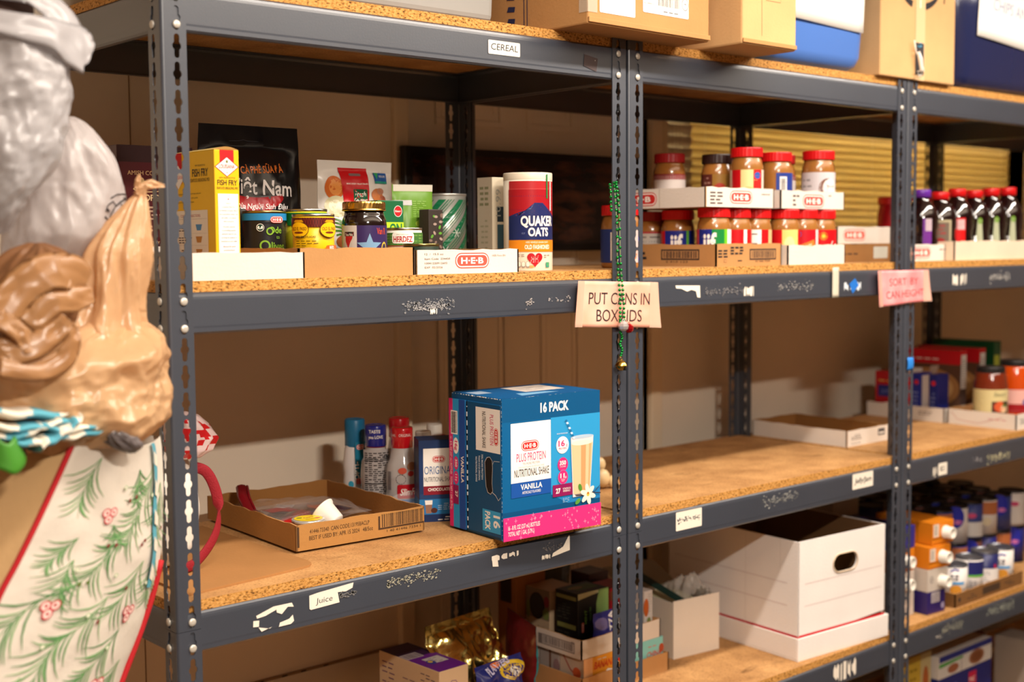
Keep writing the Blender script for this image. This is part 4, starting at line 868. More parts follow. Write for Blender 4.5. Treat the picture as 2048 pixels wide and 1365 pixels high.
# ---------------- level 3, first bay ----------------
sh = thing('cardboard_sheet', 'flat brown cardboard sheet lying at the left end of the third shelf', 'cardboard', (.012, .034, Z3+.0003))
mb = MB(); pts = [(0, 0), (.205, .022), (.222, .026), (.232, .036), (.236, .055), (.235, .40), (0, .42)]
mb.prism(pts, 0, .0035, card((168, 120, 72)), 'z'); mb.build('sheet', sh)
kr = tray('shallow brown cardboard tray with a printed code, holding small packets on the third shelf', .2680, .142, Z3+.004, .253, .335, .0425, card((176, 128, 72)), rz=-.055, seed=21, rag=.0018, inner=card((156, 108, 58)))
kr.location = (.2640, .146, Z3+.0042)
a = Art(front(0, 0, 0), rough=.85); KI = (74, 52, 34)
a.rect(.0015, .006, .0055, .040, KI)
a.text('41446 73340  CAN CODE:13195BACLP', .025, .0265, .0072, KI, al='l', width=.115); a.text('BEST IF USED BY: APR 15 2024   48/5oz', .024, .0155, .0072, KI, al='l', width=.123)
a.rect(.158, .0135, .252, .037, KI); a.rect(.1615, .0165, .252, .037, (176, 128, 72)); a.bars(.165, .017, .250, .0395, KI, 30, 5); a.text('1 40 41446 7334 1', .21, .0075, .0045, KI, width=.07); a.build(kr)
a = Art(plane((.002, .335, 0), (0, -1, 0), (0, 0, 1), (1, 0, 0)), rough=.85); a.build
# bag, lid cup, sauce cup, packet in the tray
zc = Z3+.0078
CLR = mat((232, 226, 224), .08, alpha=.22, spec=.9)
t = thing('zip_bag', 'clear plastic zip bag with a dark red slider edge, crumpled in the brown tray', 'bag', (.395, .345, zc), -.05)
f = pouch_surf(.175, .20, .034, .006, 12, .05, .9)
Rb = Matrix.Rotation(math.radians(-78), 3, 'X') @ Matrix.Identity(3)
mb = MB()
def lay(u, v, s): p = f(u, v, s); return Vector((p.z-.10, p.x, .017+s*-abs(p.y)+.006*math.sin(7*u+4*v)*(1 if s < 0 else 0)))
mb.grid(lambda u, v: lay(u, v, -1), 26, 30, CLR); mb.grid(lambda u, v: lay(1-u, v, 1), 14, 16, CLR); mb.build('clear_film', t)
zz = MB(); path = [(-.088, -.05, .006), (-.092, -.02, .012), (-.09, .02, .022), (-.082, .06, .040), (-.073, .085, .056)]
DR = mat((140, 14, 30), .3)
zz.tube(path, .0065, DR, seg=8, flat=1.5); zz.tube([(a_+.012, b_, c_) for a_, b_, c_ in path], .003, DR, seg=6); zz.build('zip_edge', t)
inn = [((196, 60, 40), (.00, .01), .3), ((60, 56, 110), (.03, -.02), 1.1), ((210, 110, 50), (.055, .015), -.4), ((216, 206, 204), (-.02, .03), .8), ((70, 40, 50), (.05, -.04), 2.), ((190, 40, 40), (-.045, -.01), .1)]
for i, (c_, (px, py), rr) in enumerate(inn):
    cm = mat(c_, .3); m2 = MB()
    m2.grid(lambda u, v: ((u-.5)*.055, (v-.5)*.032, .004+.004*math.sin(math.pi*u)*math.sin(math.pi*v)+.001*math.sin(9*u+i)), 8, 6, cm); m2.grid(lambda u, v: ((.5-u)*.055, (v-.5)*.032, .0025-.002*math.sin(math.pi*u)*math.sin(math.pi*v)), 4, 4, cm)
    o = m2.build('sauce_packet', t, loc=(px, py, .003+.0035*i)); o.rotation_euler = (0, .08*(i % 3-1), rr)
t = thing('sauce_packet', 'flat red sauce packet lying against the left wall of the brown tray', 'packet', (.345, .262, zc), .35)
m2 = MB(); m2.grid(lambda u, v: ((u-.5)*.085, (v-.5)*.06, .020+.004*math.sin(math.pi*u)*math.sin(math.pi*v)), 8, 8, mat((196, 20, 26), .3)); m2.grid(lambda u, v: ((.5-u)*.085, (v-.5)*.06, .0005+.018*(1-v)*0), 4, 4, mat((196, 20, 26), .3)); 
for (p, q) in (((-.0425, -.03), (.0425, -.03)), ((.0425, -.03), (.0425, .03)), ((.0425, .03), (-.0425, .03)), ((-.0425, .03), (-.0425, -.03))): m2.add([(p[0], p[1], .0005), (q[0], q[1], .0005), (q[0], q[1], .020), (p[0], p[1], .020)], [(0, 1, 2, 3)], mat((196, 20, 26), .3))
m2.build('packet_body', t)
a = Art(topf(0, 0, .0245), rough=.3); a.ell(-.012, -.012, .011, .009, (230, 214, 180)); a.ell(-.012, -.012, .006, .005, BLK); a.ell(.01, -.018, .007, .005, (230, 120, 40)); a.text('GUERO SAUCE', .012, .008, .006, WH, width=.05); a.build(t)
t = thing('lidded_cup', 'small white cup with a yellow foil lid in the brown tray', 'cup', (.3300, .2130, zc))
CUPW = mat((236, 228, 216), .4, spec=.5)
MB().lathe([(.018, 0), (.019, .001), (.024, .026), (.0285, .028), (.0285, .030), (.001, .0302)], CUPW, seg=36, cap=False).build('cup_body', t)
MB().lathe([(.0288, .0296), (.0288, .0312), (.0275, .0318), (.001, .0320)], mat((214, 210, 204), .25, metal=.5), seg=36, cap=False).build('foil_rim', t)
a = Art(topf(0, 0, .032), rough=.3); a.ell(0, 0, .0245, .0245, (232, 200, 30), 30); a.ell(.002, .003, .014, .009, (240, 214, 60), 20); a.text('Apple', .002, .002, .008, (190, 90, 40), width=.02, slant=.2, bold=.02); a.text('Sauce', .0, -.009, .006, (150, 110, 20), width=.02, slant=.2); a.ell(-.012, .010, .005, .004, (120, 150, 30)); a.ell(.013, -.008, .005, .004, (200, 60, 40)); a.build(t)
t = thing('tipped_cup', 'plain white cup tipped on its side behind the yellow-lidded cup', 'cup', (.3725, .2260, zc+.0215))
m2 = MB().lathe([(.001, 0), (.016, 0), (.0175, .002), (.0215, .030), (.0245, .033), (.0255, .036), (.0245, .037), (.0215, .036), (.019, .030), (.014, .003), (.001, .003)], CUPW, seg=32, cap=False)
o = m2.build('cup_body', t); o.rotation_euler = (math.radians(-48), math.radians(-30), 0); o.location = (.012, -.016, -.006)
# shake bottles in a clear wrapped tray
t = thing('wrapped_bottle_tray', 'white tray with torn clear shrink film under the shake bottles', 'tray', (.5380, .254, Z3), -.0)
m2 = MB(); CW2 = card((206, 200, 194))
m2.box(0, .228, 0, .188, 0, .003, CW2); m2.build('bottom_panel', t)
MB().box(0, .228, 0, .002, 0, .026, CW2).build('front_panel', t); MB().box(0, .002, 0, .18, 0, .024, CW2).build('side_panel', t)
mb = MB(); mb.grid(lambda u, v: (-.001-.003*abs(math.sin(9*u)), .18*u, .044*v+.004*math.sin(14*u)), 30, 4, CLR); mb.grid(lambda u, v: (.205*u, -.001-.003*abs(math.sin(8*u)), .044*v+.004*math.sin(13*u)), 30, 4, CLR); mb.build('clear_film', t)
def shake(label, x, y, r, h, body, cap, capr=.019, caph=.03, kind='clear', name='shake_bottle'):
    t = thing(name, label, 'bottle', (x, y, Z3+.0035), 0)
    if kind == 'clear':
        hb = h-caph; pr_ = [(r*.85, 0), (r, .005), (r*.98, .02), (r, .035), (r*.96, .045), (r, .06), (r*.97, .075), (r*.9, .092), (r*.74, hb-.028), (r*.64, hb-.010), (capr*.86, hb), (capr*.86, hb+.004)]
        MB().lathe(pr_, body, seg=30).build('bottle_body', t)
    else:
        hb = h-caph; MB().lathe([(r*.85, 0), (r, .008), (r*.97, hb*.3), (r*.86, hb*.5), (r*.95, hb*.66), (r*.8, hb*.9), (capr*.9, hb)], body, seg=30, sy=.75).build('bottle_body', t)
    m2 = MB(); seg = 44; prof = [(capr*.98, hb-.008), (capr, hb-.007), (capr, h-.003), (capr*.93, h), (capr*.75, h), (capr*.7, h-.001), (.0005, h-.001)]
    m2.add([(rr*math.cos(2*math.pi*k/seg), rr*math.sin(2*math.pi*k/seg), zz) for rr, zz in prof for k in range(seg)], [(i*seg+k, i*seg+(k+1) % seg, (i+1)*seg+(k+1) % seg, (i+1)*seg+k) for i in range(len(prof)-1) for k in range(seg)], cap, True); m2.build('screw_cap', t)
    return t
CB = mat((226, 220, 218), .06, spec=.8, trans=.0, alpha=.6, coat=.6)
t = shake('clear shake bottle with red cap and a red and blue label, nearest the camera', .5870, .2900, .0315, .160, CB, mat((190, 20, 30), .2, coat=.6), .0205, .030)
a = label_art(.0315, 0, -118, .3); a.rect(-.045, .006, .045, .028, (40, 120, 190)); a.text('ORIGINAL', .002, .014, .0078, WH, width=.034, bold=.02); a.rrect(-.010, .030, .040, .056, .003, (190, 26, 40)); a.text('SlimFast', .016, .036, .013, WH, width=.042, bold=.02, slant=.2); a.ell(.0, .082, .008, .006, (210, 90, 70)); a.ell(.018, .090, .009, .008, (170, 120, 90)); a.ell(.016, .076, .006, .005, (190, 60, 60))
for q in range(12): a.stroke([(-.003+.009*math.cos(q*.52), .066+.009*math.sin(q*.52)), (-.003+.009*math.cos(q*.52+.4), .066+.009*math.sin(q*.52+.4))], .001, (110, 100, 104)); a.h -= a.step
a.bars(-.032, .045, -.022, .080, (90, 80, 84), 10, 4); a.build(t)
a = Art(cylf(.0205, -118, 0, .0004), maxdu=.003); a.text('ORIGINAL', .006, .144, .0055, (240, 220, 216), width=.024); a.text('ORIGINAL', -.024, .144, .0055, (240, 220, 216), width=.024); a.build(t, 'cap_print')
t = shake('clear bottle with dark blue cap and nutrition table, left of the red cap', .5705, .352, .0300, .160, CB, mat((32, 40, 130), .2, coat=.6), .0205, .032)
a = label_art(.0300, 0, -112, .3); a.rect(-.026, .010, .036, .116, (176, 170, 168)); a.h += .0001; a.lines(-.023, .033, .012, .112, 26, (44, 40, 44), wd=.5, seed=3, rag=.15); a.rect(-.024, .094, .034, .0955, BLK); a.rect(-.024, .050, .034, .052, BLK); a.text('Calories', -.010, .097, .005, BLK, width=.022, bold=.02); a.text('180', .022, .097, .0085, BLK, width=.014, bold=.03); a.build(t)
a = Art(cylf(.0205, -118, 0, .0004), maxdu=.003); a.text('TASTE', -.002, .146, .0062, WH, width=.022, bold=.02); a.text('you LOVE', .0, .1355, .006, WH, width=.028, bold=.02); a.build(t, 'cap_print')
MB().lathe([(.0175, .116), (.0195, .118), (.0195, .127), (.0175, .129)], mat((130, 20, 40), .3), seg=28).build('neck_ring', t)
t = shake('clear bottle with red cap, mostly hidden behind the blue cap bottle', .6500, .385, .030, .163, CB, mat((180, 18, 28), .2, coat=.6), .0205, .030)
t = shake('white and teal squeeze bottle with strawberry print, leftmost of the shake bottles', .5680, .418, .027, .165, mat((220, 212, 208), .35, spec=.5), mat((30, 110, 150), .35), .0195, .045, kind='flat')
a = FArt(lambda u, v, hh: Vector((.024*math.cos(math.radians(-112)+u/.024)*(1+hh*40), .75*.0262*math.sin(math.radians(-112)+u/.024)*(1+hh*40)-.0012, v)), cell=.005, rough=.35)
a.rect(-.004, .052, .020, .122, (30, 120, 150)); a.heb(.008, .112, .018, .011); a.text('OPTI-', .0035, .066, .009, WH, width=.036, rot=math.pi/2, bold=.03); a.text('MEAL', .0155, .066, .008, (180, 220, 230), width=.032, rot=math.pi/2); a.rect(-.002, .040, .020, .051, (226, 110, 100)); a.ell(.008, .018, .010, .012, (180, 20, 26)); a.poly([(.003, .029), (.008, .034), (.013, .029), (.008, .026)], (40, 120, 50)); a.ell(-.013, .040, .006, .007, (60, 160, 190)); a.ell(-.012, .024, .006, .007, (60, 160, 190)); a.ell(-.012, .010, .006, .006, (60, 160, 190)); a.build(t)
WC = mat((226, 218, 206), .4)
t = shake('white capped shake bottle directly behind the blue boxed shake', .6560, .315, .0290, .143, mat((214, 206, 200), .4), WC, .0155, .018); 
t = shake('rear white capped shake bottle beside the big blue pack', .7300, .375, .0290, .143, mat((214, 206, 200), .4), WC, .0155, .018)
for t_ in (t,): MB().lathe([(.0165, .112), (.024, .112), (.0235, .120), (.0165, .122)], mat((170, 26, 40), .35), seg=24).build('red_collar', t_)
# blue carton of shakes
t = mkbox('shake_carton', 'blue shake carton with white panel and dark red band, left of the big blue pack', 'box', .5585, .2010, Z3, .073, .058, .150, mat((28, 62, 110), .45), rz=-.5)
def orig(a, w_):
    a.rect(0, .052, w_, .150, (30, 54, 100)); a.rect(.008, .050, w_-.006, .135, WH); a.heb(w_/2, .115, .024, .0125); a.text('ORIGINAL', w_/2, .088, .015, (50, 100, 160), width=w_*.74); a.text('NUTRITIONAL SHAKE', w_/2, .074, .009, (40, 40, 60), width=w_*.74); a.rect(.008, .050, w_-.006, .066, (140, 24, 44)); a.text('CHOCOLATE', w_/2, .057, .0055, WH, width=w_*.56, bold=.03)
    a.rect(0, .004, w_, .042, (40, 120, 180)); a.poly([(.012, .016), (.022, .016), (.024, .040), (.010, .040)], (150, 110, 90)); a.poly([(.011, .032), (.0235, .032), (.024, .040), (.010, .040)], WH); a.ell(.027, .021, .006, .005, (80, 40, 30)); a.lines(.034, w_-.008, .022, .036, 4, (170, 200, 225), seed=2); a.rect(0, 0, w_, .014, (24, 46, 90)); a.lines(.034, w_-.01, .003, .012, 2, WH, seed=8)
a = Art(front(0, 0, 0)); orig(a, .073); a.build(t)
a = Art(left(0, .058, 0)); a.rect(0, .05, .058, .15, (30, 54, 100)); a.rect(0, .004, .058, .042, (40, 120, 180)); a.build(t)
# the big blue 16-pack
BP = (0, 96, 148); t = thing('shake_multipack', 'large blue and pink 16 pack carton of vanilla shakes overhanging the third shelf edge', 'box', (.5665, -.020, Z3+.0005), -.062)
Wb, Db, Hb = .2205, .150, .243
CBm = mat((10, 84, 134), .5, spec=.4); SL = .0525  # slit position from the back edge
mb = MB(); sl = Db-.049
mb.hexa([(0, 0, 0), (Wb, 0, 0), (Wb, Db, 0), (0.002, Db, 0), (0, 0, Hb), (Wb, 0, Hb), (Wb, Db, Hb), (.002, Db, Hb)], CBm); mb.build('carton_body', t, bevel=.0025)
# worn pale corner rubs and slit
MB().box(-.0035, .001, sl, Db-.001, .004, Hb-.010, CBm).build('side_flap', t, bevel=.0012)
MB().box(-.0022, .001, .002, sl-.0045, .006, Hb-.010, CBm).build('side_flap', t, bevel=.0012)
MB().box(-.0008, .0002, sl-.0045, sl, .006, Hb-.012, mat((22, 16, 18), .8)).build('open_slit', t)
rub = mat((206, 206, 206), .8); mb = MB(); rnd = random.Random(9)
def rubs(p, q, n, w0=.0012):
    p, q = Vector(p), Vector(q)
    for k in range(n):
        a_ = p.lerp(q, (k+rnd.random()*.4)/n); b_ = p.lerp(q, (k+.35+rnd.random()*.4)/n); s_ = w0*(.4+rnd.random())
        lo = Vector((min(a_.x, b_.x)-s_/2, min(a_.y, b_.y)-s_/2, min(a_.z, b_.z)-s_/2)); hi = Vector((max(a_.x, b_.x)+s_/2, max(a_.y, b_.y)+s_/2, max(a_.z, b_.z)+s_/2)); mb.box(lo.x, hi.x, lo.y, hi.y, lo.z, hi.z, rub)
rubs((.0006, .0006, .0), (.0006, .0006, Hb), 30); rubs((.002, .0008, Hb-.0008), (Wb-.002, .0008, Hb-.0008), 34); rubs((.0006, .002, Hb-.0008), (.0006, Db-.002, Hb-.0008), 18); rubs((.002, .0008, .001), (Wb-.002, .0008, .001), 20); rubs((Wb-.0006, .0006, .0), (Wb-.0006, .0006, Hb), 18, .0009)
rubs((-.0026, sl-.0047, .006), (-.0026, sl-.0047, Hb-.012), 16, .0012); o = mb.build('worn_edges', t); tag(o, kind='stuff')
a = Art(front(0, 0, 0)); W = Wb; H = Hb
def X(u): return u*W
def V(v): return (1-v)*H
a.rect(0, 0, W, H, (4, 90, 142)); a.rect(0, V(.165), W, H, (4, 80, 128))
a.rect(X(.485), V(.72), W, V(.165), (44, 150, 206)); a.poly([(X(.485), V(.72)), (X(.72), V(.83)), (W, V(.83)), (W, V(.72))], (30, 124, 184)); a.rect(0, V(.83), W, V(.80), (6, 74, 120))
a.text('16 PACK', X(.525), V(.118), .0165, WH, width=X(.29), bold=.035)
a.rect(X(.085), V(.60), X(.483), V(.178), WH); a.heb(X(.275), V(.345), .0385, .0175); a.text('PLUS PROTEIN', X(.285), V(.452), .0148, (226, 52, 116), width=X(.29)); a.text('75% MORE PROTEIN', X(.285), V(.478), .0042, (150, 146, 150), width=X(.17)); a.text('THAN H-E-B ORIGINAL NUTRITIONAL SHAKE', X(.285), V(.500), .0034, (190, 186, 190), width=X(.26))
a.text('NUTRITIONAL SHAKE', X(.29), V(.560), .0138, (34, 30, 36), width=X(.345))
a.rect(X(.085), V(.705), X(.483), V(.60), (24, 80, 160)); a.text('VANILLA', X(.285), V(.653), .0095, WH, width=X(.215), bold=.02); a.text('ARTIFICIALLY FLAVORED', X(.285), V(.685), .0050, WH, width=X(.185))
a.text('PER BOTTLE PROVIDES', X(.60), V(.292), .0022, WH, width=X(.11)); a.ell(X(.602), V(.372), .0142, .0152, WH, 26); a.text('16', X(.592), V(.380), .0105, (216, 40, 110), width=.0145, bold=.03); a.text('g', X(.645), V(.382), .0052, (216, 40, 110), width=.0035); a.text('PROTEIN', X(.602), V(.403), .0032, (216, 40, 110), width=.017, bold=.02)
a.ell(X(.604), V(.513), .0118, .0125, (216, 44, 118), 24); a.text('350', X(.604), V(.516), .0075, WH, width=.0142, bold=.03); a.text('CALORIES', X(.604), V(.533), .0024, WH, width=.013)
a.ell(X(.604), V(.607), .0122, .0132, (70, 150, 196), 24); a.ell(X(.604), V(.605), .0112, .0122, (216, 44, 118), 24); a.text('11', X(.598), V(.610), .0080, WH, width=.0095, bold=.03); a.text('g', X(.632), V(.612), .004, WH, width=.003); a.text('TOTAL', X(.604), V(.627), .0024, WH, width=.009); a.text('FAT', X(.604), V(.638), .0024, WH, width=.006)
a.rect(X(.498), V(.742), X(.735), V(.655), (140, 22, 84)); a.text('27', X(.553), V(.718), .0088, WH, width=.0105, bold=.03); a.text('VITAMINS &', X(.640), V(.698), .0035, WH, width=.018); a.text('MINERALS', X(.640), V(.715), .0035, WH, width=.016)
a.lines(X(.60), X(.68), V(.79), V(.755), 4, (160, 196, 220), seed=3)
a.poly([(X(.705), V(.765)), (X(.685), V(.325)), (X(.925), V(.325)), (X(.885), V(.765))], (222, 214, 218)); a.poly([(X(.712), V(.745)), (X(.692), V(.375)), (X(.917), V(.375)), (X(.880), V(.745))], (226, 192, 150)); a.poly([(X(.790), V(.745)), (X(.792), V(.375)), (X(.845), V(.375)), (X(.835), V(.745))], (204, 154, 104)); a.poly([(X(.865), V(.745)), (X(.880), V(.375)), (X(.900), V(.375)), (X(.880), V(.745))], (212, 166, 118)); a.ell(X(.804), V(.372), X(.113), .0045, (240, 228, 206)); a.poly([(X(.735), V(.76)), (X(.722), V(.745)), (X(.875), V(.745)), (X(.870), V(.765))], (120, 110, 110)); a.ell(X(.804), V(.327), X(.12), .0032, (176, 196, 214))
for k in range(8): a.poly([(X(.625+.011*k), V(.192+.019*k)), (X(.645+.011*k), V(.190+.019*k)), (X(.652+.011*k), V(.203+.019*k)), (X(.633+.011*k), V(.206+.019*k))], (226, 232, 238) if k % 2 else (30, 110, 160))
a.ell(X(.78), V(.70), .007, .004, (80, 140, 50), rot=1.9); a.ell(X(.755), V(.80), .007, .004, (90, 150, 60), rot=.6); a.stroke([(X(.74), V(.755)), (X(.82), V(.762)), (X(.90), V(.752)), (X(1.0), V(.762))], .0016, (50, 34, 40)); a.stroke([(X(.80), V(.742)), (X(.93), V(.748)), (X(.99), V(.705))], .0012, (50, 34, 40))
for k in range(6): an = math.pi/2+k*math.pi/3+.2; a.ell(X(.862)+.0092*math.cos(an), V(.757)+.0100*math.sin(an), .0092, .0046, (242, 238, 214), 14, rot=an)
a.ell(X(.862), V(.757), .0035, .004, (226, 190, 70)); a.ell(X(.862), V(.750), .0016, .002, (170, 60, 40))
a.rect(0, 0, W, V(.835), (236, 48, 122))
rnd = random.Random(5)
for k in range(62):
    pu, pv, s_ = rnd.uniform(.01, .99)*W, rnd.uniform(.003, .163)*H, rnd.choice((.0012, .002, .0032))
    if pu < .58*W and pv < .118*H and pv > .02*H: continue
    a.rect(pu-s_, pv-.0003, pu+s_, pv+.0003, (250, 170, 196)); a.h -= a.step; a.rect(pu-.0003, pv-s_*1.15, pu+.0003, pv+s_*1.15, (250, 170, 196)); a.h -= a.step
a.h += 2*a.step
a.text('16 - 8 FL OZ (237 mL) BOTTLES', X(.045), V(.925), .0078, WH, al='l', width=X(.315), bold=.01); a.text('TOTAL NET 1 GAL (3.79 L)', X(.045), V(.968), .0078, WH, al='l', width=X(.258), bold=.01)
a.build(t)
a = Art(left(-.0022, sl-.0045, 0))      # front half of the left side; u grows towards the viewer
w2 = sl-.0045
a.rect(.002, .006, w2, .232, (4, 74, 118)); a.rect(.026, .150, w2-.001, .225, WH); a.heb(.084, .178, .030, .0125, rot=-math.pi/2); a.text('PLUS PROTEIN', .067, .189, .0105, (214, 60, 116), width=.052, rot=-math.pi/2); a.text('NUTRITIONAL SHAKE', .045, .187, .0105, (34, 30, 36), width=.063, rot=-math.pi/2)
for k, s_ in enumerate(['75% MORE PROTEIN', 'THAN H-E-B ORIGINAL', 'NUTRITIONAL SHAKE']): a.text(s_, .042-k*.0085, .122-.003*k, .0045, (206, 220, 232), width=.044, rot=-math.pi/2, bold=.02)
a.rect(.044, .012, w2-.001, .050, (52, 158, 210)); a.text('16', .076, .032, .018, WH, width=.022, rot=-math.pi/2, bold=.03); a.text('PACK', .052, .031, .0145, WH, width=.032, rot=-math.pi/2, bold=.03)
hh = [(.052, .132), (.058, .140), (.066, .142), (.073, .136), (.074, .124), (.072, .098), (.074, .084), (.068, .078), (.060, .080), (.055, .090), (.053, .11)]
a.poly(hh, (20, 14, 14)); a.stroke(hh+[hh[0]], .0012, (190, 190, 190)); a.stroke([(.074, .130), (.078, .136), (.094, .137)], .0010, (190, 196, 200)); a.stroke([(.072, .082), (.082, .078), (.090, .070), (.096, .076)], .0012, (200, 200, 200)); a.build(t)
a = Art(left(-.0035, Db-.001, 0)); a.rect(0, .004, .048, .233, (44, 150, 206)); a.rect(0, .004, .0115, .233, (216, 36, 110)); a.rect(.030, .004, .048, .233, (26, 74, 156))
a.rect(.006, .170, .026, .212, WH); a.bars(.008, .172, .024, .210, BLK, 3, 2)
for k in range(14): a.rect(.0085, .173+k*.0027, .0235, .1742+k*.0027, BLK); a.h -= a.step
a.ell(.0205, .150, .0085, .0145, WH); a.text('16g', .0175, .150, .008, (216, 40, 110), width=.017, rot=-math.pi/2, bold=.03); a.ell(.0205, .119, .007, .012, (216, 44, 118)); a.text('350', .018, .119, .006, WH, width=.014, rot=-math.pi/2, bold=.02); a.ell(.0205, .093, .0075, .012, (216, 44, 118)); a.text('11g', .018, .093, .006, WH, width=.012, rot=-math.pi/2, bold=.02)
a.rect(.012, .046, .028, .080, (140, 22, 84)); a.text('27', .018, .064, .007, WH, width=.011, rot=-math.pi/2, bold=.02); a.text('VANILLA', .036, .110, .0088, WH, width=.048, rot=-math.pi/2, bold=.02); a.text('16 - 8 FL OZ (237 mL) BOTTLES   TOTAL NET 1 GAL (3.79 L)', .0035, .10, .0055, WH, width=.13, rot=-math.pi/2); a.build(t)
a = Art(topf(0, 0, Hb)); a.rect(.002, .002, Wb-.002, Db-.002, (6, 82, 136)); a.rect(.10, .06, .19, .135, (206, 196, 186)); a.lines(.11, .18, .07, .12, 5, (160, 150, 150), seed=2); a.rect(.012, .085, .045, .12, (150, 170, 190)); a.poly([(.06, .02), (.15, .03), (.13, .045), (.07, .05)], (120, 170, 206)); a.build(t)
# pale plastic scraps behind the pack
t = thing('plastic_scrap', 'small crumpled cream plastic scrap behind the big blue pack', 'plastic', (1.03, .20, Z3+.002))
m2 = MB()
for k, (px, py, pz, rr) in enumerate([(0, 0, .02, .018), (.012, .02, .045, .014), (-.01, .03, .03, .016), (.02, -.01, .012, .012)]): m2.sphere((px, py, pz), rr, mat((214, 186, 140), .35), 9, 6, (1, .8, 1.1))
m2.build('crumpled_film', t)
# white holiday bag and twisted print bag just inside the left post
t = thing('white_cloth_bag', 'white rounded bag with dark red strap inside the third shelf by the front left post', 'bag', (.060, .235, Z3+.004))
mb = MB(); rings = 22; seg = 30
def blob(cx, cz, rx, ry, y0, zs, amp=.004, seed=0, seg=36, folds=0, fa=0.):
    """zs: list of (z, cx, rx, ry, cy)"""
    vs = []
    for i, (z, x_, rx_, ry_, cy) in enumerate(zs):
        for k in range(seg):
            t_ = 2*math.pi*k/seg; c_, s_ = math.cos(t_), math.sin(t_)
            nn = noise.noise(Vector((c_*1.6+seed, s_*1.6, z*14)))*amp+(abs(noise.noise(Vector((c_*3+seed, s_*3+9, z*26))))-.25)*-amp*1.3
            ff = 1+fa*math.sin(folds*t_+seed+3*noise.noise(Vector((z*8, seed, 0)))) if folds else 1
            rr = (1+nn/max(rx_, .02))*ff
            vs.append((x_+c_*rx_*rr, cy+s_*ry_*rr, z))
    n = len(zs); fs = [(i*seg+k, i*seg+(k+1) % seg, (i+1)*seg+(k+1) % seg, (i+1)*seg+k) for i in range(n-1) for k in range(seg)]+[tuple(reversed(range(seg))), tuple((n-1)*seg+k for k in range(seg))]
    return vs, fs
def interp(keys, n):
    out = []
    for i in range(n+1):
        q = i/n*(len(keys)-1); k = min(int(q), len(keys)-2); f_ = q-k; f2 = f_*f_*(3-2*f_)*.5+f_*.5
        out.append(tuple(keys[k][j]*(1-f2)+keys[k+1][j]*f2 for j in range(len(keys[0]))))
    return out
vs, fs = blob(0, 0, 0, 0, 0, interp([(.005, 0, .035, .05, 0), (.03, 0, .055, .08, 0), (.09, 0, .066, .085, 0), (.14, 0, .062, .08, 0), (.18, 0, .045, .06, 0), (.20, 0, .02, .03, 0)], 24), .002, 3)
mb.add(vs, fs, mat((226, 220, 208), .8), True); mb.build('bag_body', t)
MB().tube([q[:3] for q in catmull([(.03, -.07, .16), (.052, -.075, .15), (.066, -.078, .12), (.070, -.08, .085), (.062, -.085, .055), (.042, -.09, .03), (.015, -.095, .012), (-.01, -.09, .008)], 40)], .0085, mat((140, 16, 30), .8, bump=.4, bscale=400), seg=8, flat=.25).build('strap', t)
t = thing('twisted_plastic_bag', 'red and white printed plastic bag top twisted above the white bag', 'bag', (.090, .165, Z3+.178))
mb = MB(); vs, fs = blob(0, 0, 0, 0, 0, interp([(.0, -.005, .016, .014, 0), (.012, 0, .028, .026, 0), (.03, .004, .036, .032, 0), (.05, -.004, .030, .03, 0), (.066, -.012, .020, .022, 0), (.073, -.012, .004, .006, 0)], 20), .009, 7, folds=9, fa=.07)
mb.add(vs, fs, mat((232, 206, 204), .35, spec=.5), True); o = mb.build('bag_body', t)
o.data.materials.append(mat((206, 30, 36), .35)); rnd = random.Random(3)
for p_ in o.data.polygons:
    c_ = p_.center
    if noise.noise(Vector((c_.x*70, c_.y*70, c_.z*60)))+.5*noise.noise(Vector((c_.x*160, c_.y*160+5, c_.z*160))) > .16 and len(p_.vertices) == 4: p_.material_index = 1
# ---------------- level 3, bays two and three ----------------
t = tray('empty white cardboard tray on the third shelf, beside the second double post', 1.8430, .163, Z3+.0002, .185, .290, .0400, CARDW, seed=31, inner=card((150, 104, 56)))
a = Art(front(0, 0, 0), rough=.8); a.lines(.02, .075, .016, .030, 3, PR, wd=.4, seed=2); a.lines(.02, .06, .006, .010, 1, PR, seed=3, rag=0); a.rect(.135, .016, .165, .033, (90, 84, 84)); a.rect(.139, .020, .161, .024, WH); a.build(t)
t = tray('white tray with small red logo at the far back of the third bay, holding cartons', 2.400, .225, Z3, .30, .25, .040, CARDW, seed=32)
a = Art(left(0, .25, 0), rough=.8); a.heb(.105, .02, .06, .026, red=(206, 50, 40)); a.lines(.17, .22, .018, .030, 2, PR, seed=3); a.build(t)
t = tray('white tray holding the two sauce jars in the third bay', 2.405, .018, Z3, .36, .20, .042, CARDW, seed=33)
a = Art(left(0, .2, 0), rough=.8); a.stroke([(.01, .035), (.03, .014), (.09, .008), (.16, .03)], .002, (200, 160, 150)); a.lines(.12, .18, .022, .03, 1, (206, 150, 150), seed=3); a.build(t)
a = Art(front(0, 0, 0), rough=.8); a.lines(.02, .10, .016, .03, 3, INK, seed=5, wd=.5); a.build(t)
RC = mat((176, 20, 30), .45)
t = mkbox('juice_carton', 'red carton with blue panel and blue cap at the back of the third bay', 'carton', 2.425, .392, Z3+.0035, .05, .07, .125, RC, rz=0)
MB().lathe([(.008, .125), (.009, .125), (.009, .137), (.0005, .138)], mat((40, 40, 140), .4), c=(.025, .03, 0), seg=16, cap=False).build('cap', t)
a = Art(left(0, .07, 0)); a.rect(.010, .052, .07, .085, (40, 46, 120)); a.text('JUICE', .04, .062, .012, (120, 130, 190), width=.04); a.lines(.012, .065, .096, .106, 1, (220, 180, 90), seed=1, rag=0); a.ell(.045, .014, .035, .022, WH); a.ell(.048, .008, .025, .016, (206, 170, 30)); a.build(t)
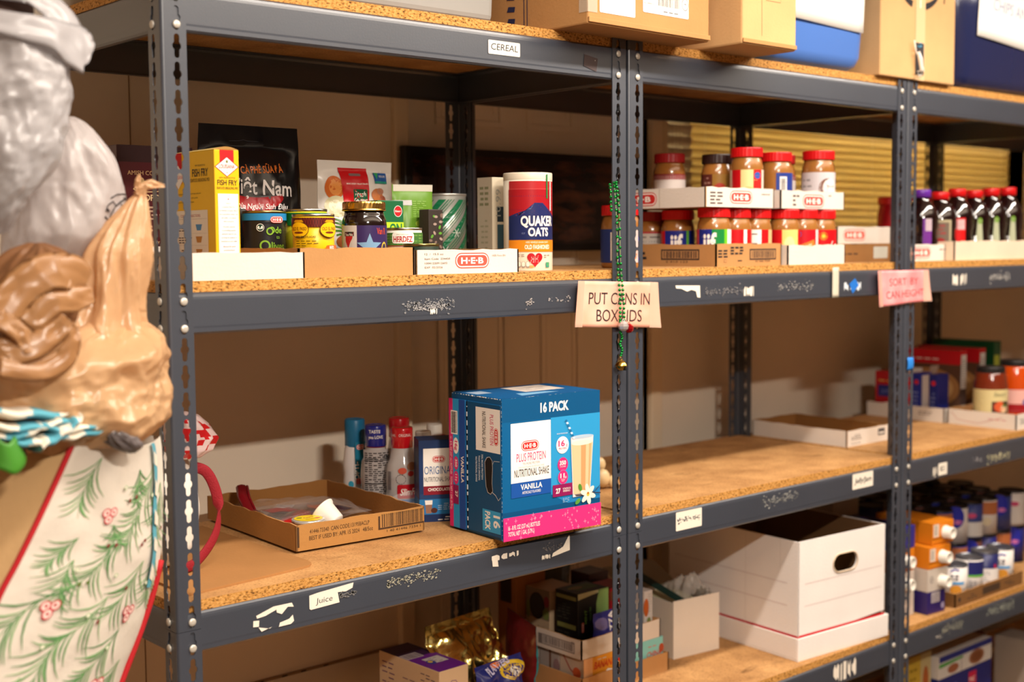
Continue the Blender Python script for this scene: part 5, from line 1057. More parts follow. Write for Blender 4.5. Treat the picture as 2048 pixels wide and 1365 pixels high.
for i, (y_, c1, lb) in enumerate([(.352, (206, 20, 30), 'slim red carton right of the far back double post gap'), (.322, (30, 44, 140), 'slim blue carton, left one of the blue pair in the third bay'), (.268, (26, 40, 124), 'slim blue carton, right one of the blue pair in the third bay')]):
    t = mkbox('milk_carton', lb, 'carton', 2.435, y_, Z3+.0035, .06, .026, .125, mat(c1, .45), rz=0)
    a = Art(left(0, .026, 0)); a.ell(.014, .10, .007, .007, (206, 40, 50)); a.lines(.004, .022, .01, .08, 6, (150, 160, 210) if i else (226, 180, 180), seed=i, rag=.2, wd=.3); a.build(t)
    if i == 0: MB().box(.0, .06, .0, .026, .125, .136, WC).build('white_top', t)
t = mkbox('milk_carton', 'slim white carton standing between the blue pair in the third bay', 'carton', 2.440, .296, Z3+.0035, .06, .024, .12, mat((206, 198, 196), .5))
def mealbox(lb, x, y, w_, d, h, top):
    t = mkbox('meal_box', lb, 'box', x, y, Z3+.0035, w_, d, h, mat((120, 76, 50), .45)); a = Art(left(0, d, 0)); a.rect(0, 0, d, h, (96, 64, 46)); a.rect(0, h*.78, d, h, top); a.ell(d*.5, h*.42, d*.5, h*.30, (170, 120, 70), 26); a.ell(d*.5, h*.42, d*.4, h*.24, (206, 160, 104), 26); a.ell(d*.55, h*.35, d*.22, h*.12, (226, 196, 150), 18); a.poly([(d*.55, h*.74), (d*.68, h*.76), (d*.6, h*.5), (d*.5, h*.5)], (190, 160, 140)); a.lines(d*.2, d*.7, h*.84, h*.9, 1, (230, 200, 190), seed=1, rag=0); a.build(t)
    a = Art(front(0, 0, 0)); a.rect(0, 0, w_, h, (60, 44, 40)); a.rect(0, h*.80, w_, h, top); a.rect(w_*.15, h*.42, w_*.95, h*.93, (206, 204, 200)); 
    for k in range(12): a.rect(w_*.3, h*(.45+.035*k), w_*.8, h*(.462+.035*k), (90, 90, 90)); a.h -= a.step
    a.build(t); return t
mealbox('red-topped frozen meal box, nearer one beside the sauce jar', 2.515, .232, .035, .205, .190, (190, 20, 30)).location.y = .245
mealbox('red-topped meal box, farther one behind the first meal box', 2.620, .235, .035, .20, .190, (190, 20, 30)).location.y = .245
t = mkbox('meal_box', 'dark green box standing behind the red-topped meal boxes', 'box', 2.705, .245, Z3+.0035, .04, .2, .205, mat((16, 70, 36), .45)); a = Art(front(0, 0, 0)); a.rect(.0, .12, .03, .165, (160, 170, 60)); a.build(t)
t = jar('pasta sauce jar with cream label and black lid in the third bay', 2.455, .120, Z3+.0035, .0455, .158, mat((110, 40, 20), .12, coat=.6), mat((28, 26, 26), .35), name='sauce_jar', lidh=.018, lidr=.82, shoulder=.22)
a = label_art(.0455, 0, -125, .4); a.rect(-.06, .018, .062, .098, (206, 192, 140)); a.lines(-.05, -.012, .028, .09, 8, (150, 136, 90), seed=4, wd=.35); a.text('Sauce', .026, .080, .012, (60, 60, 50), width=.035, slant=.2); a.rect(.004, .03, .056, .066, (60, 30, 30)); a.ell(.026, .052, .017, .015, (206, 90, 50)); a.ell(.038, .045, .012, .010, (226, 190, 150)); a.ell(.04, .055, .006, .005, (60, 110, 40)); a.build(t)
t = jar('orange sauce jar with pink label and black lid at the right picture edge', 2.610, .130, Z3+.0035, .0475, .165, mat((196, 70, 14), .12, coat=.6), mat((28, 26, 26), .35), name='sauce_jar', lidh=.018, lidr=.82, shoulder=.25)
a = label_art(.0475, 0, -128, .4); a.rect(-.03, .02, .06, .085, (222, 170, 160)); a.rect(-.03, .02, .06, .045, (150, 24, 30)); a.ell(.03, .05, .009, .009, (90, 90, 150)); a.build(t)

# ---------------- level 4 ----------------
# purple topped box
t = mkbox('supplement_box', 'pale box with a bright purple top and spiral mark on the fourth shelf', 'box', .608, .212, Z4, .072, .185, .1275, mat((206, 176, 140), .55), rz=.03, mats=None)
a = Art(topf(0, 0, .1275)); a.rect(.001, .001, .071, .184, (108, 30, 140)); a.rect(.001, .100, .071, .184, (50, 20, 60)); a.rect(.002, .095, .042, .125, (190, 176, 176)); a.bars(.005, .098, .04, .122, (90, 80, 90), 20, 3); a.rect(.022, .045, .062, .08, (206, 200, 196)); a.lines(.032, .06, .05, .078, 4, (140, 130, 140), seed=5); a.ell(.026, .055, .009, .012, (50, 60, 150)); a.ell(.026, .058, .005, .006, (226, 190, 80)); a.build(t)
a = Art(left(0, .185, 0)); a.lines(.01, .055, .0, .118, 12, (120, 84, 110), wd=.25, seed=3); a.lines(.075, .12, .0, .10, 10, (130, 100, 110), wd=.2, seed=4); a.lines(.13, .18, .03, .118, 14, (110, 90, 100), wd=.3, seed=5, rag=.1); a.build(t)
a = Art(front(0, 0, 0)); a.stroke([(.036+.00125*q*math.cos(q*.75), .088+.0016*q*math.sin(q*.75)) for q in range(0, 14)], .0014, (110, 70, 130)); a.text('ORGANICS', .036, .055, .006, (120, 80, 130), width=.05); a.build(t)
# gold foil bag
GF = mat((236, 216, 130), .22, metal=1, bump=.9, bscale=55)
t, fn = pouch('shiny crumpled gold foil bag lying on the fourth shelf', .695, .215, Z4+.02, .185, .175, .07, GF, rz=.12, seed=15, crumple=.020, lean=.30, nu=40, nv=44, name='foil_bag', gus=.7, seal=.10)
t.location = (.762, .285, Z4+.002); 
t, fn = pouch('blue and yellow printed chip bag in front of the gold foil bag', .758, .205, Z4+.002, .13, .115, .05, mat((34, 40, 110), .25, spec=.6), rz=.1, seed=18, crumple=.010, lean=.1, name='chip_bag', gus=.9)
a = FArt(fn, rough=.3); a.ell(.095, .092, .035, .016, (216, 180, 40)); a.ell(.095, .090, .027, .012, (50, 40, 110)); a.ell(.10, .088, .014, .010, (232, 226, 214)); a.text('PLANTERS', .06, .10, .012, (200, 196, 226), width=.07, bold=.03, rot=.15); a.ell(.055, .108, .014, .005, (226, 120, 40)); a.build(t)
t, fn = pouch('dark red packet with a turquoise edge standing right of the gold foil bag', .893, .30, Z4+.002, .15, .155, .035, mat((110, 24, 30), .35), rz=1.25, seed=19, crumple=.005, name='snack_packet', gus=.8)
a = FArt(fn, rough=.4); a.rect(.0, .0, .006, .155, (30, 130, 140)); a.rect(.0, .150, .15, .155, (30, 130, 140)); a.ell(.06, .105, .028, .034, (176, 160, 130)); a.ell(.052, .10, .010, .010, (150, 50, 40)); a.ell(.045, .05, .02, .018, (150, 40, 40)); a.ell(.03, .04, .012, .03, (180, 60, 50)); a.build(t)
t = mkbox('corner_carton', 'tall brown orange carton at the dark back of the fourth shelf', 'box', .985, .395, Z4, .085, .06, .225, mat((150, 90, 36), .6), rz=.0)
a = Art(left(0, .06, 0)); a.rect(.008, .15, .045, .205, (50, 34, 30)); a.build(t)
t.location = (.9600, .392, Z4)
# lower kraft tray with boxes, white tray on top with tea boxes
t = tray('low kraft tray under the orange and turquoise boxes, behind the beaded post', .955, .185, Z4, .262, .203, .040, CARDK, seed=41)
def artbox(lb, x, y, z, w_, d, h, c, fr=None, lf=None, rz=0., nm='food_box', cat='box', tp=None):
    t = mkbox(nm, lb, cat, x, y, z, w_, d, h, mat(c, .5), rz=rz)
    if fr: a = Art(front(0, 0, 0)); fr(a); a.build(t)
    if lf: a = Art(left(0, d, 0)); lf(a); a.build(t)
    if tp: a = Art(topf(0, 0, h)); tp(a); a.build(t)
    return t
artbox('orange and yellow boxed mix with red lettering under the white tray', .966, .192, Z4+.0035, .118, .07, .0725, (214, 140, 30),
       lambda a: (a.rect(0, 0, .025, .0725, (226, 170, 120)), a.text('BANANA', .060, .046, .015, (190, 60, 20), width=.062, bold=.03, slant=.2), a.ell(.105, .060, .014, .012, (190, 30, 30)), a.poly([(.045, .035), (.06, .032), (.07, .040), (.085, .036), (.075, .020), (.055, .016)], WH), a.poly([(.070, .008), (.118, .022), (.118, .034), (.080, .016)], (70, 120, 50)), a.ell(.02, .01, .018, .008, (226, 90, 30)), a.lines(.04, .07, .064, .069, 1, (200, 190, 180), seed=1)),
       lambda a: (a.rect(0, 0, .07, .0725, (190, 170, 150)), a.stroke([(.01, .07), (.03, .045), (.06, .025)], .003, (150, 40, 30)), a.ell(.05, .04, .012, .012, (200, 90, 50)), a.ell(.06, .015, .012, .01, (206, 120, 40))))
artbox('turquoise boxed mix with red lettering under the white tray, right of the post', 1.089, .192, Z4+.0035, .118, .07, .0725, (130, 196, 190),
       lambda a: (a.text('CHINA', .088, .034, .013, (200, 50, 40), width=.045, bold=.02, slant=.15), a.ell(.112, .048, .008, .01, (170, 70, 40)), a.ell(.07, .006, .016, .012, (200, 40, 30)), a.text('+', .10, .022, .006, RED), a.lines(.07, .10, .056, .062, 1, (200, 110, 100), seed=1)))
artbox('pale boxed tea farther back under the white tray', .966, .265, Z4+.0035, .118, .06, .0725, (160, 148, 140), None, lambda a: (a.rect(.03, 0, .036, .0725, (110, 76, 56)), a.ell(.052, .04, .01, .016, (140, 110, 110))))
artbox('grey box at the very back under the white tray', .966, .328, Z4+.0035, .118, .05, .0725, (150, 140, 134), None, lambda a: (a.rect(.004, .006, .02, .05, (60, 80, 96)), a.lines(.03, .055, .02, .06, 5, (110, 100, 100), seed=2)))
ZT = Z4+.0765
tt = tray('cream white tray stacked with tea boxes, right of the gold foil bag', .9600, .192, ZT+.0002, .238, .195, .0400, card((216, 200, 184)), seed=42)
a = Art(left(0, .195, 0), rough=.8); a.rect(.065, .008, .175, .030, (120, 106, 100)); a.rect(.077, .010, .173, .028, (190, 176, 164)); a.bars(.08, .012, .17, .027, (110, 100, 96), 24, 3); a.lines(.15, .19, .030, .036, 1, (140, 126, 120), seed=2); a.build(tt)
ZT += .0036
artbox('black and lime green tea carton with a dented corner in the cream tray', .9930, .236, ZT, .090, .068, .118, (20, 18, 18),
       lambda a: (a.poly([(.052, .0), (.09, .0), (.09, .118), (.062, .118), (.054, .09)], (130, 160, 90)), a.poly([(0, .105), (.06, .112), (.06, .118), (0, .118)], (190, 190, 150)), a.text('MINT', .026, .066, .007, (120, 170, 80), width=.03, rot=math.pi/2, bold=.02), a.text('GREEN TEA', .038, .070, .004, (120, 170, 80), width=.03, rot=math.pi/2), a.heb(.014, .045, .022, .007, rot=math.pi/2)),
       lambda a: (a.rect(.003, .102, .063, .110, (130, 130, 80)), a.lines(.006, .05, .06, .096, 6, (70, 70, 60), seed=2, wd=.3), a.rect(.006, .040, .062, .050, (130, 130, 70)), a.lines(.006, .05, .01, .036, 4, (70, 70, 60), seed=4, wd=.3)), tp=lambda a: (a.rect(.02, .02, .08, .055, (60, 90, 40)), a.ell(.03, .04, .02, .01, (120, 110, 50))))
artbox('beige tea carton with a dark round emblem, left of the black and green carton', .9860, .315, ZT, .078, .075, .110, (176, 150, 120), None,
       lambda a: (a.rect(0, .045, .075, .110, (120, 100, 80)), a.ell(.036, .072, .024, .029, (30, 28, 26), 26), a.ell(.036, .072, .020, .025, (50, 46, 42), 26), a.ell(.066, .085, .008, .012, (130, 50, 60)), a.ell(.064, .058, .01, .012, (110, 120, 60)), a.ell(.008, .06, .006, .02, (110, 120, 60)), a.text('Green Sencha', .038, .022, .009, (70, 56, 50), width=.05)))
t, fn = pouch('blue coffee packet with white vertical letters in the cream tray', 1.050, .2120, ZT, .075, .078, .022, mat((50, 50, 130), .3), rz=.05, seed=22, crumple=.003, name='coffee_packet', gus=.9)
a = FArt(fn, rough=.3); a.text('LAVAZZA', .058, .032, .016, WH, width=.085, rot=math.pi/2, bold=.03); a.ell(.02, .055, .018, .012, (120, 110, 160)); a.build(t)
t, fn = pouch('silver snack packet with green print beside the blue coffee packet', 1.125, .2150, ZT, .065, .080, .022, mat((170, 164, 160), .3, metal=.4), rz=-.05, seed=23, crumple=.004, name='snack_packet', gus=.9)
a = FArt(fn, rough=.3); a.ell(.02, .045, .012, .006, (50, 140, 80), rot=.6); a.ell(.035, .03, .01, .012, (90, 90, 140)); a.ell(.03, .015, .02, .008, (210, 220, 200)); a.build(t)
artbox('dark red box with white letters between the packets and the double post', 1.105, .252, ZT, .06, .06, .108, (150, 20, 26), lambda a: (a.rect(.0, .08, .06, .1, (110, 60, 30)), a.text('T', .02, .084, .014, WH)))
artbox('white patterned tea box at the right end of the cream tray', 1.1690, .212, ZT, .026, .11, .096, (206, 196, 188), lambda a: (a.ell(.006, .06, .008, .02, (190, 90, 30)), a.ell(.014, .03, .006, .008, (120, 130, 70)), a.ell(.02, .022, .006, .003, (50, 120, 50), rot=-.6), a.lines(.012, .024, .05, .092, 8, (150, 144, 140), seed=4, wd=.3), a.rect(.0, .0, .026, .010, (206, 160, 90))), lambda a: (a.ell(.08, .05, .02, .02, (190, 100, 50)),))
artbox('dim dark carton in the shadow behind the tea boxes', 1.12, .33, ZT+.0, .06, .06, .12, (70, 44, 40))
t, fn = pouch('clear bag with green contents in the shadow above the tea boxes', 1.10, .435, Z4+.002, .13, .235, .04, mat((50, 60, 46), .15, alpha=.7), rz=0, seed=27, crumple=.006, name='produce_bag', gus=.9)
# small open white box with plastic
t = thing('open_white_box', 'small open plain white box with crumpled plastic, left of the storage box', 'box', (1.277, .2245, Z4), -.13)
w_, d, h = .137, .125, .131
WB = card((226, 214, 200), .03); WBI = card((190, 178, 150), .05)
MB().box(0, w_, 0, .002, 0, h, WB).build('front_panel', t); MB().box(0, .002, .002, d, 0, h-.004, WB).build('side_panel', t); MB().box(w_-.002, w_, .002, d, 0, h-.004, WB).build('side_panel', t); MB().box(.002, w_-.002, d-.002, d, 0, h, WB).build('back_panel', t); MB().box(.002, w_-.002, .002, d-.002, 0, .002, WB).build('bottom_panel', t)
MB().hexa([(.002, .002, h-.03), (w_-.03, .002, h-.03), (w_-.03, d, h-.01), (.002, d, h-.01), (.002, .002, h-.028), (w_-.03, .002, h-.028), (w_-.03, d, h-.008), (.002, d, h-.008)], mat((196, 190, 150), .6)).build('inner_flap', t)
MB().hexa([(-.03, d, h), (w_-.02, d, h), (w_-.02, d+.09, h+.035), (-.03, d+.09, h+.035), (-.03, d, h+.002), (w_-.02, d, h+.002), (w_-.02, d+.09, h+.037), (-.03, d+.09, h+.037)], mat((150, 140, 118), .7)).build('back_flap', t)
MB().hexa([(.03, .01, h-.012), (.05, .008, h-.012), (.02, d+.03, h+.035), (-.005, d+.03, h+.035), (.03, .01, h-.008), (.05, .008, h-.008), (.02, d+.03, h+.039), (-.005, d+.03, h+.039)], mat((20, 50, 44), .5)).build('green_strip', t)
mb = MB(); mb.grid(lambda u, v: (.055+.07*u, .012+.11*v, h-.012+.045*math.sin(math.pi*u)*(.6+.4*math.sin(5*v))+.022*noise.noise(Vector((u*6, v*6, 1)))+.012*abs(noise.noise(Vector((u*13, v*13, 4))))), 30, 34, mat((210, 200, 190), .12, alpha=.5, spec=.9), True); mb.build('clear_plastic', t)
# white storage box with hand hole, standing in its own lid
t = thing('file_storage_box', 'large white file storage box with hand hole and red line, standing in its upturned lid', 'storage box', (1.4715, .0330, Z4), -.075)
W, Dp, H = .305, .405, .2655; WS = card((236, 228, 222), .03); th = .004
def holed(x0, x1, y, z0, z1, hx0, hx1, hz0, hz1, m, th):
    mb = MB(); n = 8; r = (hz1-hz0)/2; inn_ = []
    for cx, a0 in ((hx1-r, -90), (hx0+r, 90)):
        for k in range(n+1): t_ = math.radians(a0+180*k/n); inn_.append((cx+r*math.cos(t_), (hz0+hz1)/2+r*math.sin(t_)))
    out_ = []
    for (a_, b_) in inn_:
        cx, cz = (hx0+hx1)/2, (hz0+hz1)/2; dx, dz = a_-cx, b_-cz
        s_ = min([((x1-cx)/dx if dx > 1e-9 else (x0-cx)/dx if dx < -1e-9 else 1e9), ((z1-cz)/dz if dz > 1e-9 else (z0-cz)/dz if dz < -1e-9 else 1e9)]); out_.append((cx+dx*s_, cz+dz*s_))
    N = len(inn_)
    # corners
    cs = [(x1, z1), (x0, z1), (x0, z0), (x1, z0)]
    V_ = [(a_, y, b_) for a_, b_ in inn_+out_]+[(a_, y, b_) for a_, b_ in cs]
    F_ = []
    for i in range(N):
        j = (i+1) % N; F_.append((i, N+i, N+j, j))
        for ci, (ca, cb) in enumerate(cs):
            oi, oj = out_[i], out_[j]
            if abs(oi[0]-oj[0]) > 1e-6 and abs(oi[1]-oj[1]) > 1e-6:
                if (abs(oi[0]-ca) < 1e-6 and abs(oj[1]-cb) < 1e-6) or (abs(oi[1]-cb) < 1e-6 and abs(oj[0]-ca) < 1e-6): F_.append((N+i, 2*N+ci, N+j))
    k = len(V_); V2 = [(a_, y+th, c_) for a_, _, c_ in V_]; mb.add(V_+V2, F_+[tuple(q+k for q in reversed(f_)) for f_ in F_]+[(i, (i+1) % N, k+(i+1) % N, k+i) for i in range(N)], m)
    mb.box(x0, x1, y, y+th, z1-.0001, z1, m); return mb
holed(0, W, 0, .004, H, .118, .204, H-.088, H-.046, WS, th).build('front_panel', t)
mb = MB(); N = 8; r = .021; hx0, hx1, hz0, hz1 = .118, .204, H-.088, H-.046
pp = []
for cx, a0 in ((hx1-r, -90), (hx0+r, 90)):
    for k in range(N+1): t_ = math.radians(a0+180*k/N); pp.append((cx+r*math.cos(t_), -.0012, (hz0+hz1)/2+r*math.sin(t_)))
MB().tube(pp, .0016, mat((214, 190, 160), .8), seg=6, closed=True).build('hole_rim', t)
MB().hexa([(-.0005, 0, .004), (.0035, 0, .004), (.0035, Dp, .004), (-.0005, Dp, .004), (-.0005, 0, H), (.0035, 0, H), (.0035, Dp, H-.0), (-.0005, Dp, H)], WS).build('side_panel', t)
MB().box(W-.004, W, th, Dp, .004, H, WS).build('side_panel', t); LN = card((112, 80, 50)); MB().box(.0045, .005, .005, Dp-.005, .008, H-.001, LN).box(W-.005, W-.0045, .005, Dp-.005, .008, H-.001, LN).box(.005, W-.005, Dp-.005, Dp-.0045, .008, H-.001, LN).box(.005, W-.005, .0045, .005, .008, H-.095, LN).build('shade_lining', t); MB().box(.004, W-.004, Dp-th, Dp, .004, H, WS).build('back_panel', t); MB().box(.004, W-.004, th, Dp-th, .004, .008, WS).build('bottom_panel', t)  # added lining: kraft brown, darkened to paint in the shade inside the box
ld = .0075; LH = .052
mb = MB(); mb.box(-ld, W+ld, -ld, Dp+ld, 0, .003, WS).box(-ld, W+ld, -ld, -ld+.004, .003, LH, WS).box(-ld, -ld+.004, -ld+.004, Dp+ld, .003, LH, WS).box(W+ld-.004, W+ld, -ld+.004, Dp+ld, .003, LH, WS).box(-ld+.004, W+ld-.004, Dp+ld-.004, Dp+ld, .003, LH, WS); mb.build('lid', t, bevel=.002)
a = Art(front(0, 0, 0), rough=.8); LR = (206, 186, 182); a.rect(0, LH-.004, W, LH+.0035, (200, 20, 34)); a.rect(.022, .118, W-.012, .1195, LR); a.rect(.022, .168, W-.012, .1695, LR); a.rect(.0025, LH, .0035, H, (190, 180, 172)); a.build(t)
a = Art(left(-.0005, Dp, 0), rough=.8); a.rect(0, LH-.004, Dp, LH+.0035, (200, 20, 34)); a.rect(.02, .118, Dp-.03, .1195, LR); a.rect(.02, .168, Dp-.03, .1695, LR); a.rect(Dp-.155, LH, Dp-.1542, H, (206, 196, 190)); a.rect(Dp-.052, .2, Dp-.0512, H, (206, 196, 190)); a.build(t)

# cartons with white caps and canned goods, third bay
ORG = (214, 124, 24)
def broth(lb, x, y, z, w_, d, h, c, cap=True, fr=None, rz=-.08, capz=.5, capx=.55):
    t = mkbox('broth_carton', lb, 'carton', x, y, z, w_, d, h, mat(c, .4, spec=.5), rz=rz, group='cartons lying on their sides in the third bay')
    if cap: MB().lathe([(.0165, 0), (.0165, .004), (.0148, .005), (.0148, .022), (.0135, .0235), (.0105, .0235), (.010, .0215), (.0005, .0215)], mat((232, 226, 214), .4), seg=26, cap=False).build('white_cap', t).matrix_local = Matrix.Translation((w_*capx+.004, 0, h*capz)) @ Matrix.Rotation(math.pi/2, 4, 'X')
    a = Art(front(0, 0, 0), rough=.4)
    if fr: fr(a, w_, h)
    a.build(t)
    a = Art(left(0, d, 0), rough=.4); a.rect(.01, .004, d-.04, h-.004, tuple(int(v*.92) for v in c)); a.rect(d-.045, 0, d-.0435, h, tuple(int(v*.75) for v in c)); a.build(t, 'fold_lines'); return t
fo = lambda a, w_, h: (a.rect(.004, h*.35, .026, h*.92, (222, 206, 190)), a.bars(.008, h*.42, .022, h*.86, (120, 110, 100), 7, 3), a.rect(0, h*.24, w_*.9, h*.30, (150, 84, 14)), a.rect(.004, h*.07, w_, h*.09, (180, 100, 20)))
XS = 1.993
broth('orange carton on top of the right stack, white cap facing out', XS+.028, .032, Z4+.1700, .088, .17, .0555, ORG, fr=fo)
broth('orange carton second from the top of the right stack, white cap facing out', XS+.004, .026, Z4+.1132, .088, .17, .0555, ORG, fr=fo)
broth('grey white carton in the right stack with round emblem and white cap', XS, .026, Z4+.0566, .082, .17, .0555, (196, 184, 172), fr=lambda a, w_, h: (a.ell(.016, h*.55, .007, .009, (120, 110, 110)), a.ell(.016, h*.55, .005, .007, (196, 184, 172)), a.ell(.016, h*.55, .002, .003, (120, 110, 110))), capx=.62, capz=.42)
broth('dark purple carton at the bottom of the right stack', XS, .026, Z4+.0002, .072, .17, .0555, (44, 30, 96), cap=False, fr=lambda a, w_, h: (a.rect(.015, h*.5, .05, h*.98, (170, 160, 160)), a.lines(.018, .047, h*.55, h*.95, 5, (110, 100, 120), seed=2), a.ell(.062, h*.3, .007, .008, (150, 140, 170)), a.rect(.0, h*.02, .07, h*.06, (90, 50, 90))))
XQ = 1.893
for k, (c, cp, lb) in enumerate([((206, 192, 180), False, 'white carton at the bottom of the stack right behind the double post'), ((206, 192, 180), True, 'white carton with cap in the stack right behind the double post'), (ORG, True, 'orange carton in the stack right behind the double post'), ((40, 40, 130), False, 'blue carton on top of the stack right behind the double post')]):
    broth(lb, XQ, .055, Z4+.0002+k*.0566, .086, .17, .0555, c, cap=cp, fr=fo if c == ORG else None, rz=0, capx=.45)
t = mkbox('white_box', 'small white box lying in the dark back of the fourth shelf above the cartons', 'box', 2.03, .33, Z4, .12, .10, .235, mat((176, 160, 140), .6))
t = tray('brown printed tray holding four pumpkin cans in the third bay', 2.1000, .0120, Z4+.0002, .345, .10, .036, card((126, 88, 50)), seed=51)
t.rotation_euler.z = .0
a = Art(front(0, 0, 0), rough=.8); a.lines(.06, .11, .012, .026, 2, INK, seed=2); a.rect(.135, .009, .225, .028, (70, 50, 34)); a.lines(.25, .32, .012, .026, 2, INK, seed=5); a.ell(.02, .018, .005, .006, INK); a.build(t)
DLID = mat((120, 122, 128), .3, metal=.8)
WCAN = mat((226, 220, 216), .4); NVC = mat((30, 34, 90), .4)
for k, (x, body, lb) in enumerate([(2.1900, WCAN, 'white can with blue band and orange pumpkin, left end of the brown printed tray'), (2.2680, WCAN, 'white and navy can, second in the brown printed tray'), (2.3460, NVC, 'navy blue can with white lower label, third in the brown printed tray'), (2.4240-.0, WCAN, 'white can with orange pumpkin, right end of the brown printed tray')]):
    if k == 3: x = 2.4045
    xx = [2.143, 2.222, 2.301, 2.3825][k]+.022
    t = can(lb, xx, .0565, Z4+.0034, .0360, [.094, .100, .103, .100][k], body, group='cans in the brown printed tray', lidm=DLID)
    a = label_art(.036, 0, -128, .4)
    if k in (0, 3): a.stroke([(-.006, .080), (.004, .086), (.016, .083)], .004, (50, 60, 170)); a.lines(-.008, .018, .058, .074, 2, (90, 86, 96), seed=3, wd=.6, al='c'); a.rect(-.018, .047, .030, .053, (60, 150, 210)); a.ell(.008, .032, .015, .013, (206, 140, 50)); a.rect(-.05, .005, -.02, .09, (206, 200, 200))
    elif k == 1: a.lines(-.045, -.004, .01, .09, 14, (120, 116, 126), seed=6, wd=.3); a.rect(-.002, .056, .05, .092, (36, 40, 100)); a.rect(-.002, .052, .05, .057, (100, 180, 50)); a.lines(.002, .024, .008, .045, 6, (120, 116, 126), seed=7, wd=.35)
    else: a.rect(-.05, .004, .05, .060, (222, 216, 212)); a.lines(-.03, .022, .016, .056, 7, (130, 126, 140), seed=8, wd=.35); a.ell(.03, .066, .004, .006, (190, 40, 70)); a.ell(-.002, .012, .014, .005, (60, 60, 80))
    a.build(t)
# rows of dark lidded cans behind
BLID = mat((52, 50, 52), .32, metal=.8)
cnt = 0
cans_ = []
for row, y_ in enumerate((.165, .245, .325, .405)):
    for i in range(7):
        x = 2.195+i*.0795+(row % 2)*.03
        if x > 2.70: continue
        cans_.append((x, y_, row, i))
rn = ['front', 'second', 'third', 'rear']
proto = None
for (x, y_, row, i) in cans_:
    for lv in (0, 1):
        if lv == 0 and row > 0: continue
        z = Z4+.0002+lv*.1036 if row == 0 else Z4+.0002+.1036*lv
        lb = '%s row can, %s layer, %s from the left in the dark-lidded can pile' % (rn[row], 'upper' if lv else 'lower', ['first', 'second', 'third', 'fourth', 'fifth', 'sixth', 'seventh'][i])
        t = can(lb, x, y_, z, .0375, .1030, mat([(30, 34, 110), (206, 196, 190), (90, 50, 40), (50, 60, 120)][(row*3+i*2+lv) % 4], .4), group='pile of dark lidded cans', lidm=BLID)
        if row == 0:
            a = label_art(.0375, 0, -128, .4); q = (i+lv) % 3
            if q == 0: a.ell(.004, .075, .026, .03, (40, 44, 150)); a.ell(.012, .062, .012, .006, (200, 110, 160))
            elif q == 1: a.rect(-.05, .01, .05, .05, (206, 200, 196)); a.ell(.008, .068, .014, .007, (190, 70, 110))
            else: a.rect(-.05, .06, .05, .095, (170, 100, 60)); a.ell(.01, .04, .012, .012, (206, 190, 160))
            a.build(t)
for (x, y_, row, i) in cans_:       # cans under the upper rear rows
    if row > 0:
        lb = '%s row can, lower layer, %s from the left in the dark-lidded can pile' % (rn[row], ['first', 'second', 'third', 'fourth', 'fifth', 'sixth', 'seventh'][i])
        can(lb, x, y_, Z4+.0002, .0375, .1030, mat([(206, 196, 190), (30, 34, 110), (90, 50, 40)][(row+i) % 3], .4), group='pile of dark lidded cans', lidm=BLID)

# ---------------- level 5 (lowest, seen at the bottom right) ----------------
def z5(h): return Z5
artbox('yellow boxed food on the lowest shelf right of the double post', 2.03, .10, Z5, .11, .06, .245, (196, 160, 50), lambda a: (a.rect(.06, 0, .11, .245, (190, 170, 120)), a.ell(.085, .17, .014, .04, (170, 90, 40)), a.ell(.09, .1, .012, .02, (150, 140, 60)), a.lines(.01, .05, .02, .23, 9, (150, 120, 30), seed=3, wd=.3)))
artbox('white and green microwave meal pack, upper one of the stack on the lowest shelf', 2.155, .085, Z5+.165, .27, .14, .060, (206, 198, 190), lambda a: (a.rect(0, .044, .27, .060, (40, 46, 120)), a.poly([(0, .03), (.12, .036), (.12, .042), (0, .04)], (70, 150, 60)), a.ell(.07, .018, .028, .012, (150, 90, 60)), a.ell(.19, .024, .04, .02, (150, 100, 70)), a.ell(.19, .024, .03, .014, (120, 70, 40)), a.rect(.11, 0, .113, .04, (140, 130, 130))), rz=0)
artbox('navy boxed meal with a red square, under the white and green pack', 2.155, .085, Z5+.082, .27, .14, .082, (30, 36, 110), lambda a: (a.rect(.15, .03, .19, .07, (190, 30, 70)), a.text('MAC', .17, .042, .014, WH, width=.03), a.lines(.02, .13, .02, .07, 3, (110, 120, 190), seed=2)))
artbox('lime green boxed meal at the bottom of the lowest shelf stack', 2.155, .085, Z5, .27, .14, .081, (100, 170, 60), lambda a: (a.ell(.1, .05, .05, .02, (200, 190, 170)),))
t = jar('dim sauce jar with red and cream label at the back of the lowest shelf', 2.66, .27, Z5, .036, .15, mat((120, 60, 44), .2), mat((120, 30, 30), .4), name='sauce_jar'); a = label_art(.036, 0, -120); a.rect(-.05, .01, .05, .06, (140, 26, 30)); a.rect(-.05, .06, .05, .10, (150, 110, 90)); a.build(t)
artbox('large pale container in the dim right corner of the lowest shelf', 2.62, .06, Z5, .09, .12, .17, (150, 136, 124))
